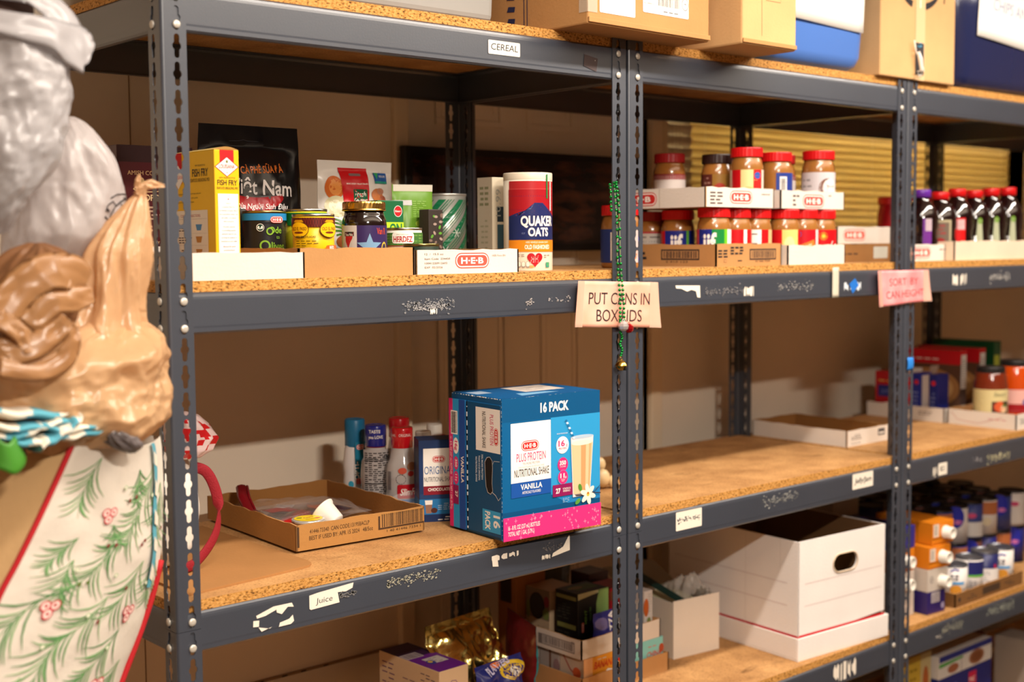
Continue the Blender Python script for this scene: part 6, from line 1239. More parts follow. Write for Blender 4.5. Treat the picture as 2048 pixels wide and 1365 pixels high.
# ---------------- bags hanging on the open left side ----------------
def plastic(rgb, tr=.35, rough=.3, bump=.5, bscale=45, spec=.6):
    m = mat(rgb, rough, spec=spec, bump=bump, bscale=bscale).copy(); nt = m.node_tree; b = nt.nodes['Principled BSDF']
    bpn = [n for n in nt.nodes if n.type == 'BUMP'][0]; bpn.inputs['Distance'].default_value = .004
    ns = [n for n in nt.nodes if n.type == 'TEX_NOISE'][0]; ns.noise_type = 'RIDGED_MULTIFRACTAL'; ns.inputs['Distortion'].default_value = .9; ns.inputs['Detail'].default_value = 5; ns.inputs['Scale'].default_value = bscale*.42; bpn.inputs['Distance'].default_value = .006
    t = nt.nodes.new('ShaderNodeBsdfTranslucent'); t.inputs[0].default_value = tuple(lin(v) for v in rgb)+(1,)
    mx = nt.nodes.new('ShaderNodeMixShader'); mx.inputs[0].default_value = tr
    tp = nt.nodes.new('ShaderNodeBsdfTransparent'); m2_ = nt.nodes.new('ShaderNodeMixShader'); m2_.inputs[0].default_value = .10
    nt.links.new(b.outputs[0], mx.inputs[1]); nt.links.new(t.outputs[0], mx.inputs[2]); nt.links.new(mx.outputs[0], m2_.inputs[1]); nt.links.new(tp.outputs[0], m2_.inputs[2]); nt.links.new(m2_.outputs[0], nt.nodes['Material Output'].inputs[0]); return m
TAN = .42
def ridge(p): return 1-2*abs(noise.noise(p))
def bag_mesh(mb, keys, m, seed, amp=.006, nr=80, seg=96, folds=0, fa=0., twist=0., sx=1.6, sz=9.):
    R = catmull([(z, x, math.sqrt(max(w*w-(ry*TAN)**2, (w*.45)**2)), ry, y) for z, x, w, ry, y in keys], nr)
    vs = []
    for i, (z, x, rx, ry, y) in enumerate(R):
        for k in range(seg):
            t = 2*math.pi*k/seg; c, s = math.cos(t), math.sin(t); tt = t+twist*z
            p = Vector((math.cos(tt)*sx+seed, math.sin(tt)*sx-seed, z*sz))
            d = ridge(p*.8)*.35+1.5*noise.voronoi(p*1.15)[0][0]+.75*noise.voronoi(p*2.7+Vector((3, 1, 7)))[0][0]+.3*noise.voronoi(p*6.)[0][0]-1.55
            a = amp*min(1, rx/.03)
            f = folds and fa*math.sin(folds*tt+2.5*noise.noise(Vector((seed, 0, z*12))))*rx or 0
            vs.append((x+c*(rx+d*a+f), y+s*(ry+d*a+f), z+a*.5*noise.noise(p*1.7)))
    n = len(R); fs = [(i*seg+k, i*seg+(k+1) % seg, (i+1)*seg+(k+1) % seg, (i+1)*seg+k) for i in range(n-1) for k in range(seg)]+[tuple(reversed(range(seg))), tuple((n-1)*seg+k for k in range(seg))]
    mb.add(vs, fs, m, True); return mb
def skin_point(x, z, keys, off):   # front skin of a bag at x, z
    R = catmull([(zz, xx, math.sqrt(max(w*w-(ry*TAN)**2, (w*.45)**2)), ry, y) for zz, xx, w, ry, y in keys], 60)
    r_ = min(R, key=lambda q: abs(q[0]-z)); q = max(-.98, min(.98, (x-r_[1])/max(r_[2], .001)))
    return Vector((x, r_[4]-r_[3]*math.sqrt(1-q*q)-off, z))
def bag(nm, label, keys, m, seed, cat='bag', **k):
    t = thing(nm, label, cat, (0, 0, 0)); mb = MB(); bag_mesh(mb, keys, m, seed, **k); mb.build('bag_body', t); return t
GREYW = plastic((198, 195, 197), .35, .3, .5, 60, .8); WHT = plastic((216, 209, 208), .45, .32, .5, 60, .8); BRN = plastic((186, 138, 92), .35, .3, .6, 70, .8); TANP = plastic((230, 188, 142), .42, .27, .6, 70, .9)
def band(mb, pts, wid, m, seed=0, th=.0018, lift=(0, -1, .2)):
    """a flattened, creased strip of film along a path"""
    P_ = catmull([tuple(p)+(w_,) for p, w_ in zip(pts, wid)], 40); L_ = Vector(lift).normalized(); n = len(P_); K = 9; vs = []
    for i, q in enumerate(P_):
        p = Vector(q[:3]); d = (Vector(P_[min(i+1, n-1)][:3])-Vector(P_[max(i-1, 0)][:3])).normalized(); s = d.cross(L_).normalized()
        for k in range(K):
            u = -1+2*k/(K-1); h = th*(1-u*u)+.006*noise.voronoi(Vector((u*1.6+seed, i*.09, seed)))[0][0]
            vs.append(p+s*u*q[3]*.72+L_*h)
        for k in range(K-2, 0, -1):
            u = -1+2*k/(K-1); vs.append(p+s*u*q[3]*.72-L_*(th*(1-u*u)*.8-.0045*ridge(Vector((u*2.4+seed, i*.10, seed)))))
    S_ = 2*K-2; fs = [(i*S_+k, i*S_+(k+1) % S_, (i+1)*S_+(k+1) % S_, (i+1)*S_+k) for i in range(n-1) for k in range(S_)]+[tuple(reversed(range(S_))), tuple((n-1)*S_+k for k in range(S_))]
    mb.add(vs, fs, m, True)
BAG1 = [(-0.3253, -0.3006, 0.0287, 0.03, -0.1), (-0.2918, -0.2989, 0.0476, 0.06, -0.1), (-0.2624, -0.2884, 0.0624, 0.08, -0.1), (-0.227, -0.2822, 0.0729, 0.09, -0.1), (-0.1918, -0.2786, 0.0806, 0.09, -0.1), (-0.1567, -0.2764, 0.0814, 0.09, -0.1), (-0.1276, -0.2766, 0.0802, 0.09, -0.1), (-0.1002, -0.277, 0.0728, 0.08, -0.1), (-0.082, -0.2778, 0.0594, 0.05, -0.1), (-0.074, -0.2794, 0.029, 0.03, -0.1)]
t = bag('plastic_shopping_bag', 'bulging grey white plastic bag at the top left, with a folded handle', BAG1, GREYW, 3.3, amp=.009, sx=1.3, sz=15, nr=120, seg=140)
mb = MB(); band(mb, [(-.32, -.17, -.088), (-.285, -.185, -.096), (-.25, -.185, -.100), (-.225, -.17, -.108), (-.200, -.155, -.112), (-.190, -.15, -.117)], [.02, .022, .026, .036, .040, .014], GREYW, 2); band(mb, [(-.30, -.13, -.045), (-.262, -.14, -.045), (-.238, -.145, -.060), (-.222, -.15, -.080), (-.212, -.155, -.105)], [.02, .024, .026, .030, .03], GREYW, 5, lift=(.3, -1, .2)); mb.build('handle_loop', t)
MB().grid(lambda u, v: (-.30+.055*u, -.125, -.090+.055*v+.003*math.sin(9*u)), 8, 8, mat((66, 40, 28), .7)).build('loop_shade_sheet', t)  # dark sheet put in for the shaded interior of the handle loop
BAG2 = [(-0.3738, -0.207, 0.045, 0.03, -0.02), (-0.3518, -0.1925, 0.0648, 0.05, -0.02), (-0.3263, -0.1786, 0.0778, 0.07, -0.02), (-0.2943, -0.1726, 0.0765, 0.07, -0.02), (-0.2622, -0.1688, 0.073, 0.07, -0.02), (-0.2304, -0.1694, 0.065, 0.07, -0.02), (-0.205, -0.1709, 0.0501, 0.06, -0.02), (-0.1859, -0.1698, 0.0315, 0.04, -0.02), (-0.1768, -0.1669, 0.0115, 0.02, -0.02)]
t = bag('plastic_shopping_bag', 'white plastic bag with a black line drawing, between the grey white bag and the post', BAG2, WHT, 8.1, amp=.0075, sx=1.7, sz=9, twist=4, nr=110, seg=140)
from mathutils.bvhtree import BVHTree
_m2 = [o for o in t.children if o.name.startswith('bag_body')][0].data; _bv = BVHTree.FromPolygons([v.co[:] for v in _m2.vertices], [tuple(p.vertices) for p in _m2.polygons])
def f2(u, v, h):
    x, z = -.205+u, -.335+v; q = _bv.ray_cast(Vector((x, -1, z)), Vector((0, 1, 0)))[0]
    return Vector((x, (q.y if q else skin_point(x, z, BAG2, 0).y)-h-.001, z))
a = FArt(f2, cell=.006, rough=.5); K_ = (34, 30, 34)
sc = lambda pts: [((x-205-0)/1000*.0, 0) for x, y in pts]
def px2(x, y): return ((x-170)*.000755+.050+0, (455-y)*.00060+.022)
for pts, wd in [([(190, 402), (205, 393), (222, 391), (233, 393)], .0016), ([(220, 400), (232, 398)], .0012), ([(178, 430), (184, 416), (196, 408), (204, 416), (198, 426), (190, 436), (186, 446), (198, 448), (210, 440), (222, 432)], .0018), ([(204, 418), (214, 408), (224, 402), (236, 404)], .002), ([(176, 440), (182, 446), (190, 449)], .0022), ([(214, 412), (222, 420), (232, 418), (238, 410)], .0014), ([(180, 424), (186, 430)], .003)]:
    a.stroke([px2(*p) for p in pts], wd, K_)
a.build(t, 'printed_drawing')
BAG3 = [(-0.474, -0.2806, 0.0322, 0.03, -0.12), (-0.4566, -0.2734, 0.0501, 0.05, -0.12), (-0.4274, -0.2659, 0.0621, 0.05, -0.12), (-0.3982, -0.2596, 0.0617, 0.05, -0.12), (-0.3686, -0.2538, 0.0551, 0.05, -0.12), (-0.348, -0.2494, 0.0359, 0.035, -0.12), (-0.3368, -0.251, 0.0105, 0.015, -0.12)]
DBR = plastic((140, 96, 62), .3, .35, .4, 40)
t = bag('plastic_shopping_bag', 'brown plastic bag with loose looped handles, left of the tall tan bag neck', BAG3, DBR, 5.5, amp=.010, sx=1.7, sz=14)
mb = MB(); yb = -.185
band(mb, [(-.325, yb, -.435), (-.300, yb, -.395), (-.270, yb-.005, -.372), (-.235, yb, -.372), (-.215, yb+.01, -.385)], [.030, .032, .030, .030, .02], BRN, 1)
band(mb, [(-.325, yb, -.462), (-.290, yb-.01, -.455), (-.262, yb-.01, -.440), (-.248, yb-.012, -.425)], [.026, .022, .018, .014], BRN, 3)
band(mb, [(-.325, yb-.005, -.420), (-.300, yb-.008, -.440), (-.290, yb-.01, -.462)], [.016, .016, .012], BRN, 4)
band(mb, [(-.290, yb-.004, -.432), (-.262, yb-.008, -.405), (-.235, yb-.004, -.402), (-.212, yb, -.398)], [.020, .022, .022, .014], BRN, 6)
band(mb, [(-.325, yb-.008, -.475), (-.285, yb-.012, -.482), (-.255, yb-.012, -.472), (-.243, yb-.012, -.450), (-.247, yb-.01, -.430)], [.018, .018, .018, .014, .010], BRN, 8)
mb.build('looped_handles', t)
BAG4 = [(-0.5862, -0.2067, 0.1014, 0.07, -0.09), (-0.5689, -0.2023, 0.1168, 0.09, -0.09), (-0.5442, -0.201, 0.1232, 0.10, -0.09), (-0.519, -0.202, 0.127, 0.10, -0.09), (-0.4818, -0.199, 0.123, 0.10, -0.09), (-0.4576, -0.1849, 0.1014, 0.07, -0.09), (-0.443, -0.1655, 0.0658, 0.05, -0.09), (-0.4339, -0.1566, 0.0368, 0.03, -0.09)]
NECK = [(-0.4681, -0.1676, 0.0682, 0.05, -0.1), (-0.4396, -0.1618, 0.0547, 0.04, -0.1), (-0.4148, -0.1532, 0.0449, 0.035, -0.1), (-0.3836, -0.1461, 0.0434, 0.035, -0.1), (-0.3522, -0.1395, 0.0413, 0.035, -0.1), (-0.3272, -0.129, 0.033, 0.028, -0.1), (-0.3019, -0.1184, 0.0218, 0.02, -0.1), (-0.2828, -0.1102, 0.0121, 0.012, -0.1), (-0.2726, -0.1052, 0.0047, 0.006, -0.1)]
t = bag('plastic_shopping_bag', 'large tan plastic bag with a tall pointed neck against the front left post', BAG4, TANP, 2.2, amp=.014, sx=1.5, sz=14, nr=130, seg=160)
mb = MB(); bag_mesh(mb, NECK, TANP, 4.4, amp=.006, folds=7, fa=.10, twist=5, sx=2.6, sz=8, nr=120, seg=120); mb.build('gathered_neck', t)
mb = MB(); band(mb, [(-.112, -.105, -.279), (-.106, -.108, -.268), (-.098, -.11, -.264), (-.080, -.11, -.266)], [.012, .008, .008, .003], TANP, 2, .001); band(mb, [(-.110, -.105, -.275), (-.115, -.108, -.262), (-.114, -.11, -.252)], [.010, .006, .002], TANP, 3, .001); mb.build('tied_tips', t)
# striped teal and cream fabric folded on top of the tote
TEAL = mat((84, 158, 176), .85, bump=.2, bscale=300); CRM = mat((226, 216, 198), .85, bump=.2, bscale=300)
t = thing('folded_fabric_bag', 'folded teal and cream zigzag fabric lying between the tan bag and the holly tote', 'fabric', (0, 0, 0))
folds_ = [([(-.335, -.185, -.526), (-.30, -.19, -.532), (-.26, -.19, -.536), (-.225, -.185, -.532), (-.200, -.18, -.532)], .012), ([(-.335, -.19, -.541), (-.30, -.195, -.548), (-.27, -.195, -.546), (-.24, -.19, -.543), (-.205, -.185, -.540)], .010), ([(-.330, -.19, -.554), (-.30, -.195, -.556), (-.28, -.195, -.548), (-.25, -.2, -.555), (-.215, -.19, -.552)], .010), ([(-.310, -.195, -.562), (-.285, -.20, -.566), (-.26, -.2, -.562), (-.235, -.195, -.562), (-.205, -.185, -.560)], .011), ([(-.200, -.18, -.531), (-.196, -.182, -.538), (-.202, -.185, -.548), (-.216, -.19, -.556)], .010), ([(-.285, -.205, -.569), (-.265, -.205, -.560), (-.245, -.205, -.547), (-.235, -.2, -.541)], .013)]
for i, (pts, w_) in enumerate(folds_):
    mb = MB(); P_ = catmull([p for p in pts], 44); K = 10; n = len(P_); vs = []
    for j, p in enumerate(P_):
        p = Vector(p)
        for k in range(K): an = 2*math.pi*k/K; vs.append(p+Vector((0, math.cos(an)*.035-.0+.03, math.sin(an)*w_*.55+.0015*math.sin(j*.5+i))))
    col = [[] for _ in range(2)]; fs = [[], []]
    for j in range(n-1):
        for k in range(K):
            c_ = int((j+k*1.2+i*5)//9) % 2; fs[c_].append((j*K+k, j*K+(k+1) % K, (j+1)*K+(k+1) % K, (j+1)*K+k))
    mb.add(vs, fs[0], TEAL, True); o0 = len(mb.v)-len(vs)
    for f_ in fs[1]: mb.f.append(f_); mb.m.append(mb.mi(CRM)); mb.sm.append(True)
    mb.f += [tuple(reversed(range(K))), tuple((n-1)*K+k for k in range(K))]; mb.m += [0, 0]; mb.sm += [False, False]
    mb.build('fabric_fold', t)
GRP = plastic((120, 112, 112), .2, .3, .4, 60)
t = thing('grey_plastic_bag', 'small crumpled grey plastic bag tucked under the folded teal fabric', 'bag', (0, 0, 0)); mb = MB()
bag_mesh(mb, [(-.594, -.160, .006, .008, -.165), (-.586, -.166, .017, .014, -.17), (-.574, -.176, .023, .018, -.17), (-.562, -.186, .020, .016, -.17), (-.552, -.192, .008, .008, -.17)], GRP, 6.6, amp=.009, nr=40, seg=60, sx=2.2, sz=40); mb.build('bag_body', t)
t = thing('brown_paper_wrap', 'small brown and grey crumpled wrapper at the left edge under the teal fabric', 'wrapper', (0, 0, 0)); mb = MB()
bag_mesh(mb, [(-.576, -.306, .008, .008, -.17), (-.568, -.300, .016, .014, -.17), (-.560, -.300, .014, .012, -.17), (-.553, -.304, .006, .006, -.17)], DBR, 7.6, amp=.004, nr=24, seg=40); bag_mesh(mb, [(-.596, -.308, .010, .008, -.16), (-.584, -.304, .018, .012, -.16), (-.572, -.302, .014, .012, -.16), (-.566, -.302, .005, .006, -.16)], GRP, 1.6, amp=.005, nr=24, seg=40); mb.build('wrapper_body', t)
t = thing('green_bag_corner', 'bright green folded bag corner at the left edge beside the brown side of the tote', 'bag', (0, 0, 0))
mb = MB(); mb.grid(lambda u, v: (-.345+.045*u*(1-.35*abs(v-.2)), -.195-.012*math.sin(3*u), -.592+.035*v+.004*math.sin(7*u)), 10, 8, mat((62, 128, 34), .5)); mb.build('green_film', t, solid=.003)
# holly print tote
CAN = mat((214, 204, 190), .8, bump=.25, bscale=120); TANC = mat((196, 158, 110), .85, bump=.25, bscale=120); TRIM = mat((176, 18, 28), .75)
t = thing('tote_bag', 'big cream shopping tote printed with green pine sprigs and red berries, edged in red', 'bag', (0, 0, 0))
EL = catmull([(-.229, -.165, -.5685), (-.253, -.165, -.6155), (-.278, -.165, -.6625), (-.303, -.165, -.7065), (-.324, -.165, -.741), (-.352, -.165, -.798), (-.380, -.165, -.857), (-.40, -.165, -.93)], 30)
ER = catmull([(-.060, -.04, -.596), (-.0570, -.04, -.650), (-.0590, -.04, -.705), (-.0630, -.04, -.752), (-.077, -.04, -.805), (-.097, -.04, -.856), (-.120, -.04, -.906), (-.150, -.04, -.97)], 30)
def fpanel(u, v, h=0.):
    q = min(max(v, 0), 1)*30; k = min(int(q), 29); f_ = q-k
    a_ = Vector(EL[k]).lerp(Vector(EL[k+1]), f_); b_ = Vector(ER[k]).lerp(Vector(ER[k+1]), f_); p = a_.lerp(b_, u); nn = Vector((.55, -.83, 0))*1.0
    bul = .030*max(0., math.sin(math.pi*min(1, max(0, u))))**.8*(.6+.4*v)+.003*ridge(Vector((u*2.2+1, v*3.1, 0)))*math.sin(math.pi*u)+.002*noise.noise(Vector((u*7, v*9, 3)))
    top = .012*math.sin(math.pi*u)*max(0, 1-v*8)
    return p+nn*(bul+h)-Vector((0, 0, top))
mb = MB(); mb.grid(lambda u, v: fpanel(u, v), 40, 60, CAN); mb.build('front_panel', t)
BK = Vector((-.12, .13, .0))
mb = MB(); mb.grid(lambda u, v: Vector(EL[min(30, int(v*30))])+BK*u*1.3+Vector((-.02*u, 0, -.035*u+.012*math.sin(4*u+3*v)*u))-Vector((.55, -.83, 0))*.018*math.sin(math.pi*u), 12, 30, TANC); mb.build('side_gusset', t)
mb = MB(); mb.grid(lambda u, v: Vector(ER[min(30, int(v*30))])+Vector((-.10*u-.01, .14*u, 0)), 8, 30, CAN); mb.grid(lambda u, v: (Vector(EL[min(30, int(v*30))])+BK*1.3).lerp(Vector(ER[min(30, int(v*30))])+Vector((-.11, .14, 0)), u), 8, 30, CAN); mb.build('back_panel', t)
mb = MB(); mb.tube([p for p in EL], .0036, TRIM, seg=7); mb.tube([Vector(p)+Vector((.0, -.004, 0)) for p in ER[14:]], .0042, TRIM, seg=7); mb.build('red_trim', t)
mb = MB()
mb.grid(lambda u, v: fpanel(.70+.16*max(v, 0)**.7+.05*u, .0+.56*v, .0035+.001*math.sin(9*v)), 3, 26, TEAL); mb.build('zigzag_edge', t)
mb2 = MB()
for k in range(5): mb2.add([fpanel(.705+.16*v**.7+d, .56*v, .005) for v, d in ((.08+.19*k, .0), (.18+.19*k, .0), (.20+.19*k, .045), (.13+.19*k, .045))], [(0, 1, 2, 3)], CRM)
mb2.build('zigzag_edge', t)
PW, PH = .225, .36
a = FArt(lambda u, v, h: fpanel(u/PW, 1-v/PH, h+.0006), cell=.007, rough=.8)
GN = [(98, 146, 88), (80, 132, 76), (128, 166, 114)]
def sprig(u, v, L_, ang, n=7, curl=.5, seed=0, col=None, spread=1.):
    rnd = random.Random(seed); col = col or GN[seed % 3]; P_ = []
    for k in range(12):
        q = k/11; an = ang+curl*(q-.2)*.6; P_.append((u+L_*q*math.cos(an), v+L_*q*math.sin(an)))
    a.stroke(P_, [.0016*(1-.7*k/11) for k in range(12)], col)
    for k in range(n):
        q = .08+.86*k/n; b_ = P_[int(q*11)]
        for sd in (1, -1):
            l_ = L_*(.66-.36*q)*(.8+.4*rnd.random()); a0 = ang+curl*(q-.2)*.6+sd*.22*spread
            pts = [(b_[0]+l_*w*math.cos(a0+sd*.55*w), b_[1]+l_*w*math.sin(a0+sd*.55*w)) for w in (0, .25, .5, .75, 1)]
            a.stroke(pts, [.0006, .0017, .0022, .0014, .0004], GN[(k+seed) % 3]); a.h -= a.step
        a.h += a.step*0
def berries(u, v, s=.006):
    for dx, dy in ((-.8, .6), (.9, .75), (0, -.8)): a.ell(u+dx*s, v+dy*s, s, s*1.02, (190, 64, 72), 16); a.ell(u+dx*s, v+dy*s, s*.74, s*.76, (240, 206, 196), 14); a.ell(u+dx*s*.9, v+dy*s, s*.3, s*.3, (176, 50, 60), 8)
for i, (u, v, L_, an, cu) in enumerate([(.052, .335, .075, -1.9, .5), (.135, .318, .05, -1.3, -.6), (.178, .325, .10, -2.0, -.4), (.055, .235, .055, -2.3, .4), (.100, .250, .045, -1.2, .8), (.150, .262, .085, -2.2, -.5), (.060, .205, .07, -1.8, .6), (.105, .215, .09, -2.0, -.6), (.172, .195, .09, -1.9, -.5), (.205, .30, .09, -1.75, .3), (.040, .15, .08, -2.3, .4), (.125, .150, .085, -2.2, -.5), (.080, .110, .08, -2.0, .5), (.165, .110, .08, -2.1, -.4), (.05, .07, .07, -2.0, .5), (.128, .065, .07, -2.0, -.4), (.205, .20, .07, -1.7, .3), (.19, .07, .06, -2.0, .3)]): sprig(u, v, L_, an, curl=cu, seed=i)
for (u, v) in ((.088, .262), (.052, .138), (.170, .128), (.155, .045)): berries(u, v)
for (u, v) in ((.120, .280), (.134, .284), (.098, .222), (.110, .222), (.160, .218), (.166, .224), (.075, .168), (.085, .17), (.118, .122), (.21, .24), (.15, .16)): a.ell(u, v, .0026, .0028, (120, 52, 44) if (u*1000) % 2 < 1 else (96, 110, 50), 10); a.h -= a.step
for (u, v) in ((.108, .296), (.172, .285), (.066, .19), (.125, .178), (.190, .165), (.10, .13), (.06, .10), (.150, .09)): a.ell(u, v, .003, .003, (150, 180, 130), 12); a.ell(u, v, .002, .002, (232, 224, 206), 10)
o = a.build(t, 'printed_sprigs')

# ---------------- paper signs, beads and tape ----------------
def sign(label, c, m, lines, col, name='paper_sign', curl=None, y=-.0045, hcap=.02):
    """c = four corners (x,z): tl, tr, br, bl"""
    t = thing(name, label, 'sign', (c[0][0], y, c[0][1])); o0 = Vector((c[0][0], 0, c[0][1]))
    def f(u, v, h=0.):     # v 0 bottom 1 top
        tl, tr, br, bl = [Vector((q[0], 0, q[1])) for q in c]; p = bl.lerp(br, u).lerp(tl.lerp(tr, u), v)-o0
        cur = .010*(max(0, u-.88)/.12)**2*(1-v)+.006*(max(0, .12-u)/.12)**2+.004*(1-v)**2*abs(math.sin(5*u))
        return p+Vector((0, -h-cur, 0))
    mb = MB(); mb.grid(lambda u, v: f(u, v), 24, 12, m); mb.build('paper_sheet', t, solid=.0003)
    W = (Vector(c[1])-Vector(c[0])).length; H = (Vector(c[0])-Vector(c[3])).length
    a = FArt(lambda u, v, h: f(u/W, v/H, h+.0003), cell=.008, rough=.8)
    for s_, uc, vb, hh, ww in lines: a.text(s_, uc*W, vb*H, hh, col, width=ww*W)
    a.build(t, 'printed_words')
    TP = mat((236, 200, 176), .25, alpha=.55)
    for (p, q) in ((0, .10), (.90, 1)): MB().grid(lambda u, v: f(p+(q-p)*u, v, .0006), 3, 6, TP).build('clear_tape', t)
    return t
def paper_mat(a_, b_):
    m = mat(a_, .75, spec=.3).copy(); nt = m.node_tree; b = nt.nodes['Principled BSDF']; n = nt.nodes.new('ShaderNodeTexNoise'); n.inputs['Scale'].default_value = 14
    tc = nt.nodes.new('ShaderNodeTexCoord'); r = nt.nodes.new('ShaderNodeValToRGB'); r.color_ramp.elements[0].position = .4; r.color_ramp.elements[0].color = tuple(lin(v) for v in a_)+(1,); r.color_ramp.elements[1].position = .62; r.color_ramp.elements[1].color = tuple(lin(v) for v in b_)+(1,)
    nt.links.new(tc.outputs['Object'], n.inputs['Vector']); nt.links.new(n.outputs['Fac'], r.inputs[0]); nt.links.new(r.outputs[0], b.inputs['Base Color']); return m
sign('faded pink paper sign reading PUT CANS IN BOX LIDS, taped across the first double post', [(.757, -.4085), (.9725, -.4165), (.966, -.5015), (.748, -.4905)], paper_mat((238, 168, 142), (242, 190, 168)), [('PUT CANS IN', .53, .50, .0225, .74), ('BOX LIDS', .53, .13, .0225, .55)], (52, 40, 40))
sign('brighter pink paper sign reading SORT BY CAN HEIGHT, taped across the second double post', [(1.699, -.409), (1.921, -.411), (1.914, -.484), (1.707, -.492)], paper_mat((240, 138, 140), (244, 170, 170)), [('SORT  BY', .52, .56, .0185, .55), ('CAN HEIGHT', .54, .20, .0185, .74)], (150, 62, 66))
BD = mat((10, 130, 52), .16, metal=.75, spec=.8); 
t = thing('bead_necklace', 'shiny green bead necklace with jingle bells hanging over the first double post', 'necklace', (.8615, -.012, -.2315))
bd = MB().sphere((0, 0, 0), .00285, BD, 10, 7).build('bead', t)
def bead(x, y, z): inst(bd, 'bead', t, (x, y, z))
o0 = Vector((.8615, -.012, -.2315))
def strand(pts, n):
    P_ = catmull([tuple(Vector(p)-o0) for p in pts], n-1)
    for p in P_: bead(*p)
    mb.tube([Vector(q) for q in P_], .0006, mat((160, 170, 120), .4), seg=5)
mb = MB()
strand([(.8555, -.003, -.2330), (.8570, -.0085, -.30), (.8585, -.009, -.38), (.8595, -.014, -.44), (.8600, -.014, -.486)], 27)
strand([(.8575, -.006, -.2320), (.8630, -.0085, -.28), (.8665, -.009, -.38), (.8685, -.014, -.44), (.8705, -.014, -.488)], 27)
strand([(.8440, -.004, -.2365), (.8400, -.010, -.250), (.8380, -.012, -.268), (.8390, -.012, -.283)], 7)
strand([(.8605, -.014, -.505), (.8640, -.015, -.515), (.8600, -.013, -.527), (.8640, -.015, -.537), (.8615, -.014, -.548)], 11)
mb.build('thread', t); bpy.data.objects.remove(bd)
def bell(x, y, z, r, m, nm):
    b_ = MB().sphere((0, 0, 0), r, m, 8, 6); mm = MB(); b_.sm = [False]*len(b_.sm); b_.box(-r*1.04, r*1.04, -r*1.04, r*1.04, -r*.06, r*.06, m) if False else None
    b_.tube([(r*.25*math.cos(q), r*.08*math.sin(q), r*1.05+r*.22*math.sin(q)) for q in [2*math.pi*k/10 for k in range(10)]], r*.07, m, seg=5, closed=True); return b_.build(nm, t, loc=tuple(Vector((x, y, z))-o0))
tag(bell(.8610, -.021, -.4935, .0098, mat((206, 200, 200), .25, metal=.6), 'white_bell'), 'pearly white faceted bell'); tag(bell(.8790, -.018, -.4985, .0088, mat((180, 14, 26), .2, metal=.7), 'red_bell'), 'metallic red faceted bell')
gb = MB(); G_ = mat((196, 158, 70), .2, metal=1)
gb.lathe([(.0015, .0105), (.005, .0090), (.0098, .0045), (.0112, .0008), (.0118, 0), (.0112, -.0008), (.0092, -.005), (.0045, -.0090), (.0010, -.0100)], G_, seg=24); gb.box(-.0008, .0008, -.0121, -.006, -.0085, .0, mat((20, 14, 8), .8)); gb.tube([(.003*math.cos(q), 0, .0135+.003*math.sin(q)) for q in [2*math.pi*k/12 for k in range(12)]], .0008, G_, seg=6, closed=True)
tag(gb.build('gold_bell', t, loc=tuple(Vector((.8615, -.015, -.5660))-o0)), 'round gold jingle bell')
# stickers and tape left on the beams
def on_beam(ui, li): 
    return FRONTB[ui, li], UNITS[ui][1]+.003, LEV[li][0]
STK = (236, 226, 210)
def sticker(ui, li, draw, nm='paper_label', label=None, y=-.0011):
    b, bx_, bz = on_beam(ui, li); a = Art(lambda u, v, h: Vector((u-bx_, y-h, v-bz)), base=.0001, rough=.75); draw(a); o = a.build(b, nm); (nm == 'label_residue') and tag(o, kind='stuff')
    if label: o['label'] = label
    return o
def torn(a, x0, x1, z0, z1, seed, col=STK, holes=3, dark=(86, 89, 97)):
    rnd = random.Random(seed); n = 16; top = []; bot = []
    for k in range(n+1): q = k/n; top.append((x0+(x1-x0)*q, z1-(z1-z0)*(.0 if rnd.random() < .4 else rnd.random()*.35))); bot.append((x0+(x1-x0)*q, z0+(z1-z0)*(.0 if rnd.random() < .4 else rnd.random()*.45)))
    a.raw(top+bot, [(k, k+1, n+2+k, n+1+k) for k in range(n) if rnd.random() > .15], col)
def scuff(a, x0, x1, z0, z1, seed, col=(160, 154, 152), n=60):
    rnd = random.Random(seed)
    for k in range(n):
        x = rnd.uniform(x0, x1); z = (z0+z1)/2+rnd.gauss(0, (z1-z0)*.22); s = rnd.uniform(.0006, .0028); an = rnd.uniform(.2, 1.2)
        a.poly([(x+s*1.4*math.cos(q+an)*rnd.uniform(.4, 1.2), z+s*.8*math.sin(q+an)*rnd.uniform(.4, 1.2)) for q in (0, 1.2, 2.4, 3.6, 4.9)], col); a.h -= a.step
    a.h += a.step
sticker(0, 0, lambda a: (a.rrect(.5620, -.0270, .6325, -.0040, .002, STK), a.text('CEREAL', .5975, -.0195, .0110, INK, width=.060, slant=.12)), label='white handwritten CEREAL label')
def mg(a): a.poly([(.785, -.008), (.819, -.013), (.815, -.0365), (.783, -.0285)], (78, 66, 66)); a.ell(.812, -.017, .0008, .0008, (220, 210, 200), 8)
sticker(0, 0, mg, 'dark_patch', 'small dark brown patch')
sticker(0, 1, lambda a: (scuff(a, .378, .484, -.452, -.428, 3, (128, 128, 130), 150), scuff(a, .40, .47, -.450, -.438, 5, (160, 158, 158), 60), torn(a, .434, .448, -.455, -.446, 4), scuff(a, .64, .66, -.452, -.436, 8, n=22), scuff(a, .69, .75, -.447, -.434, 9, n=26)), 'label_residue')
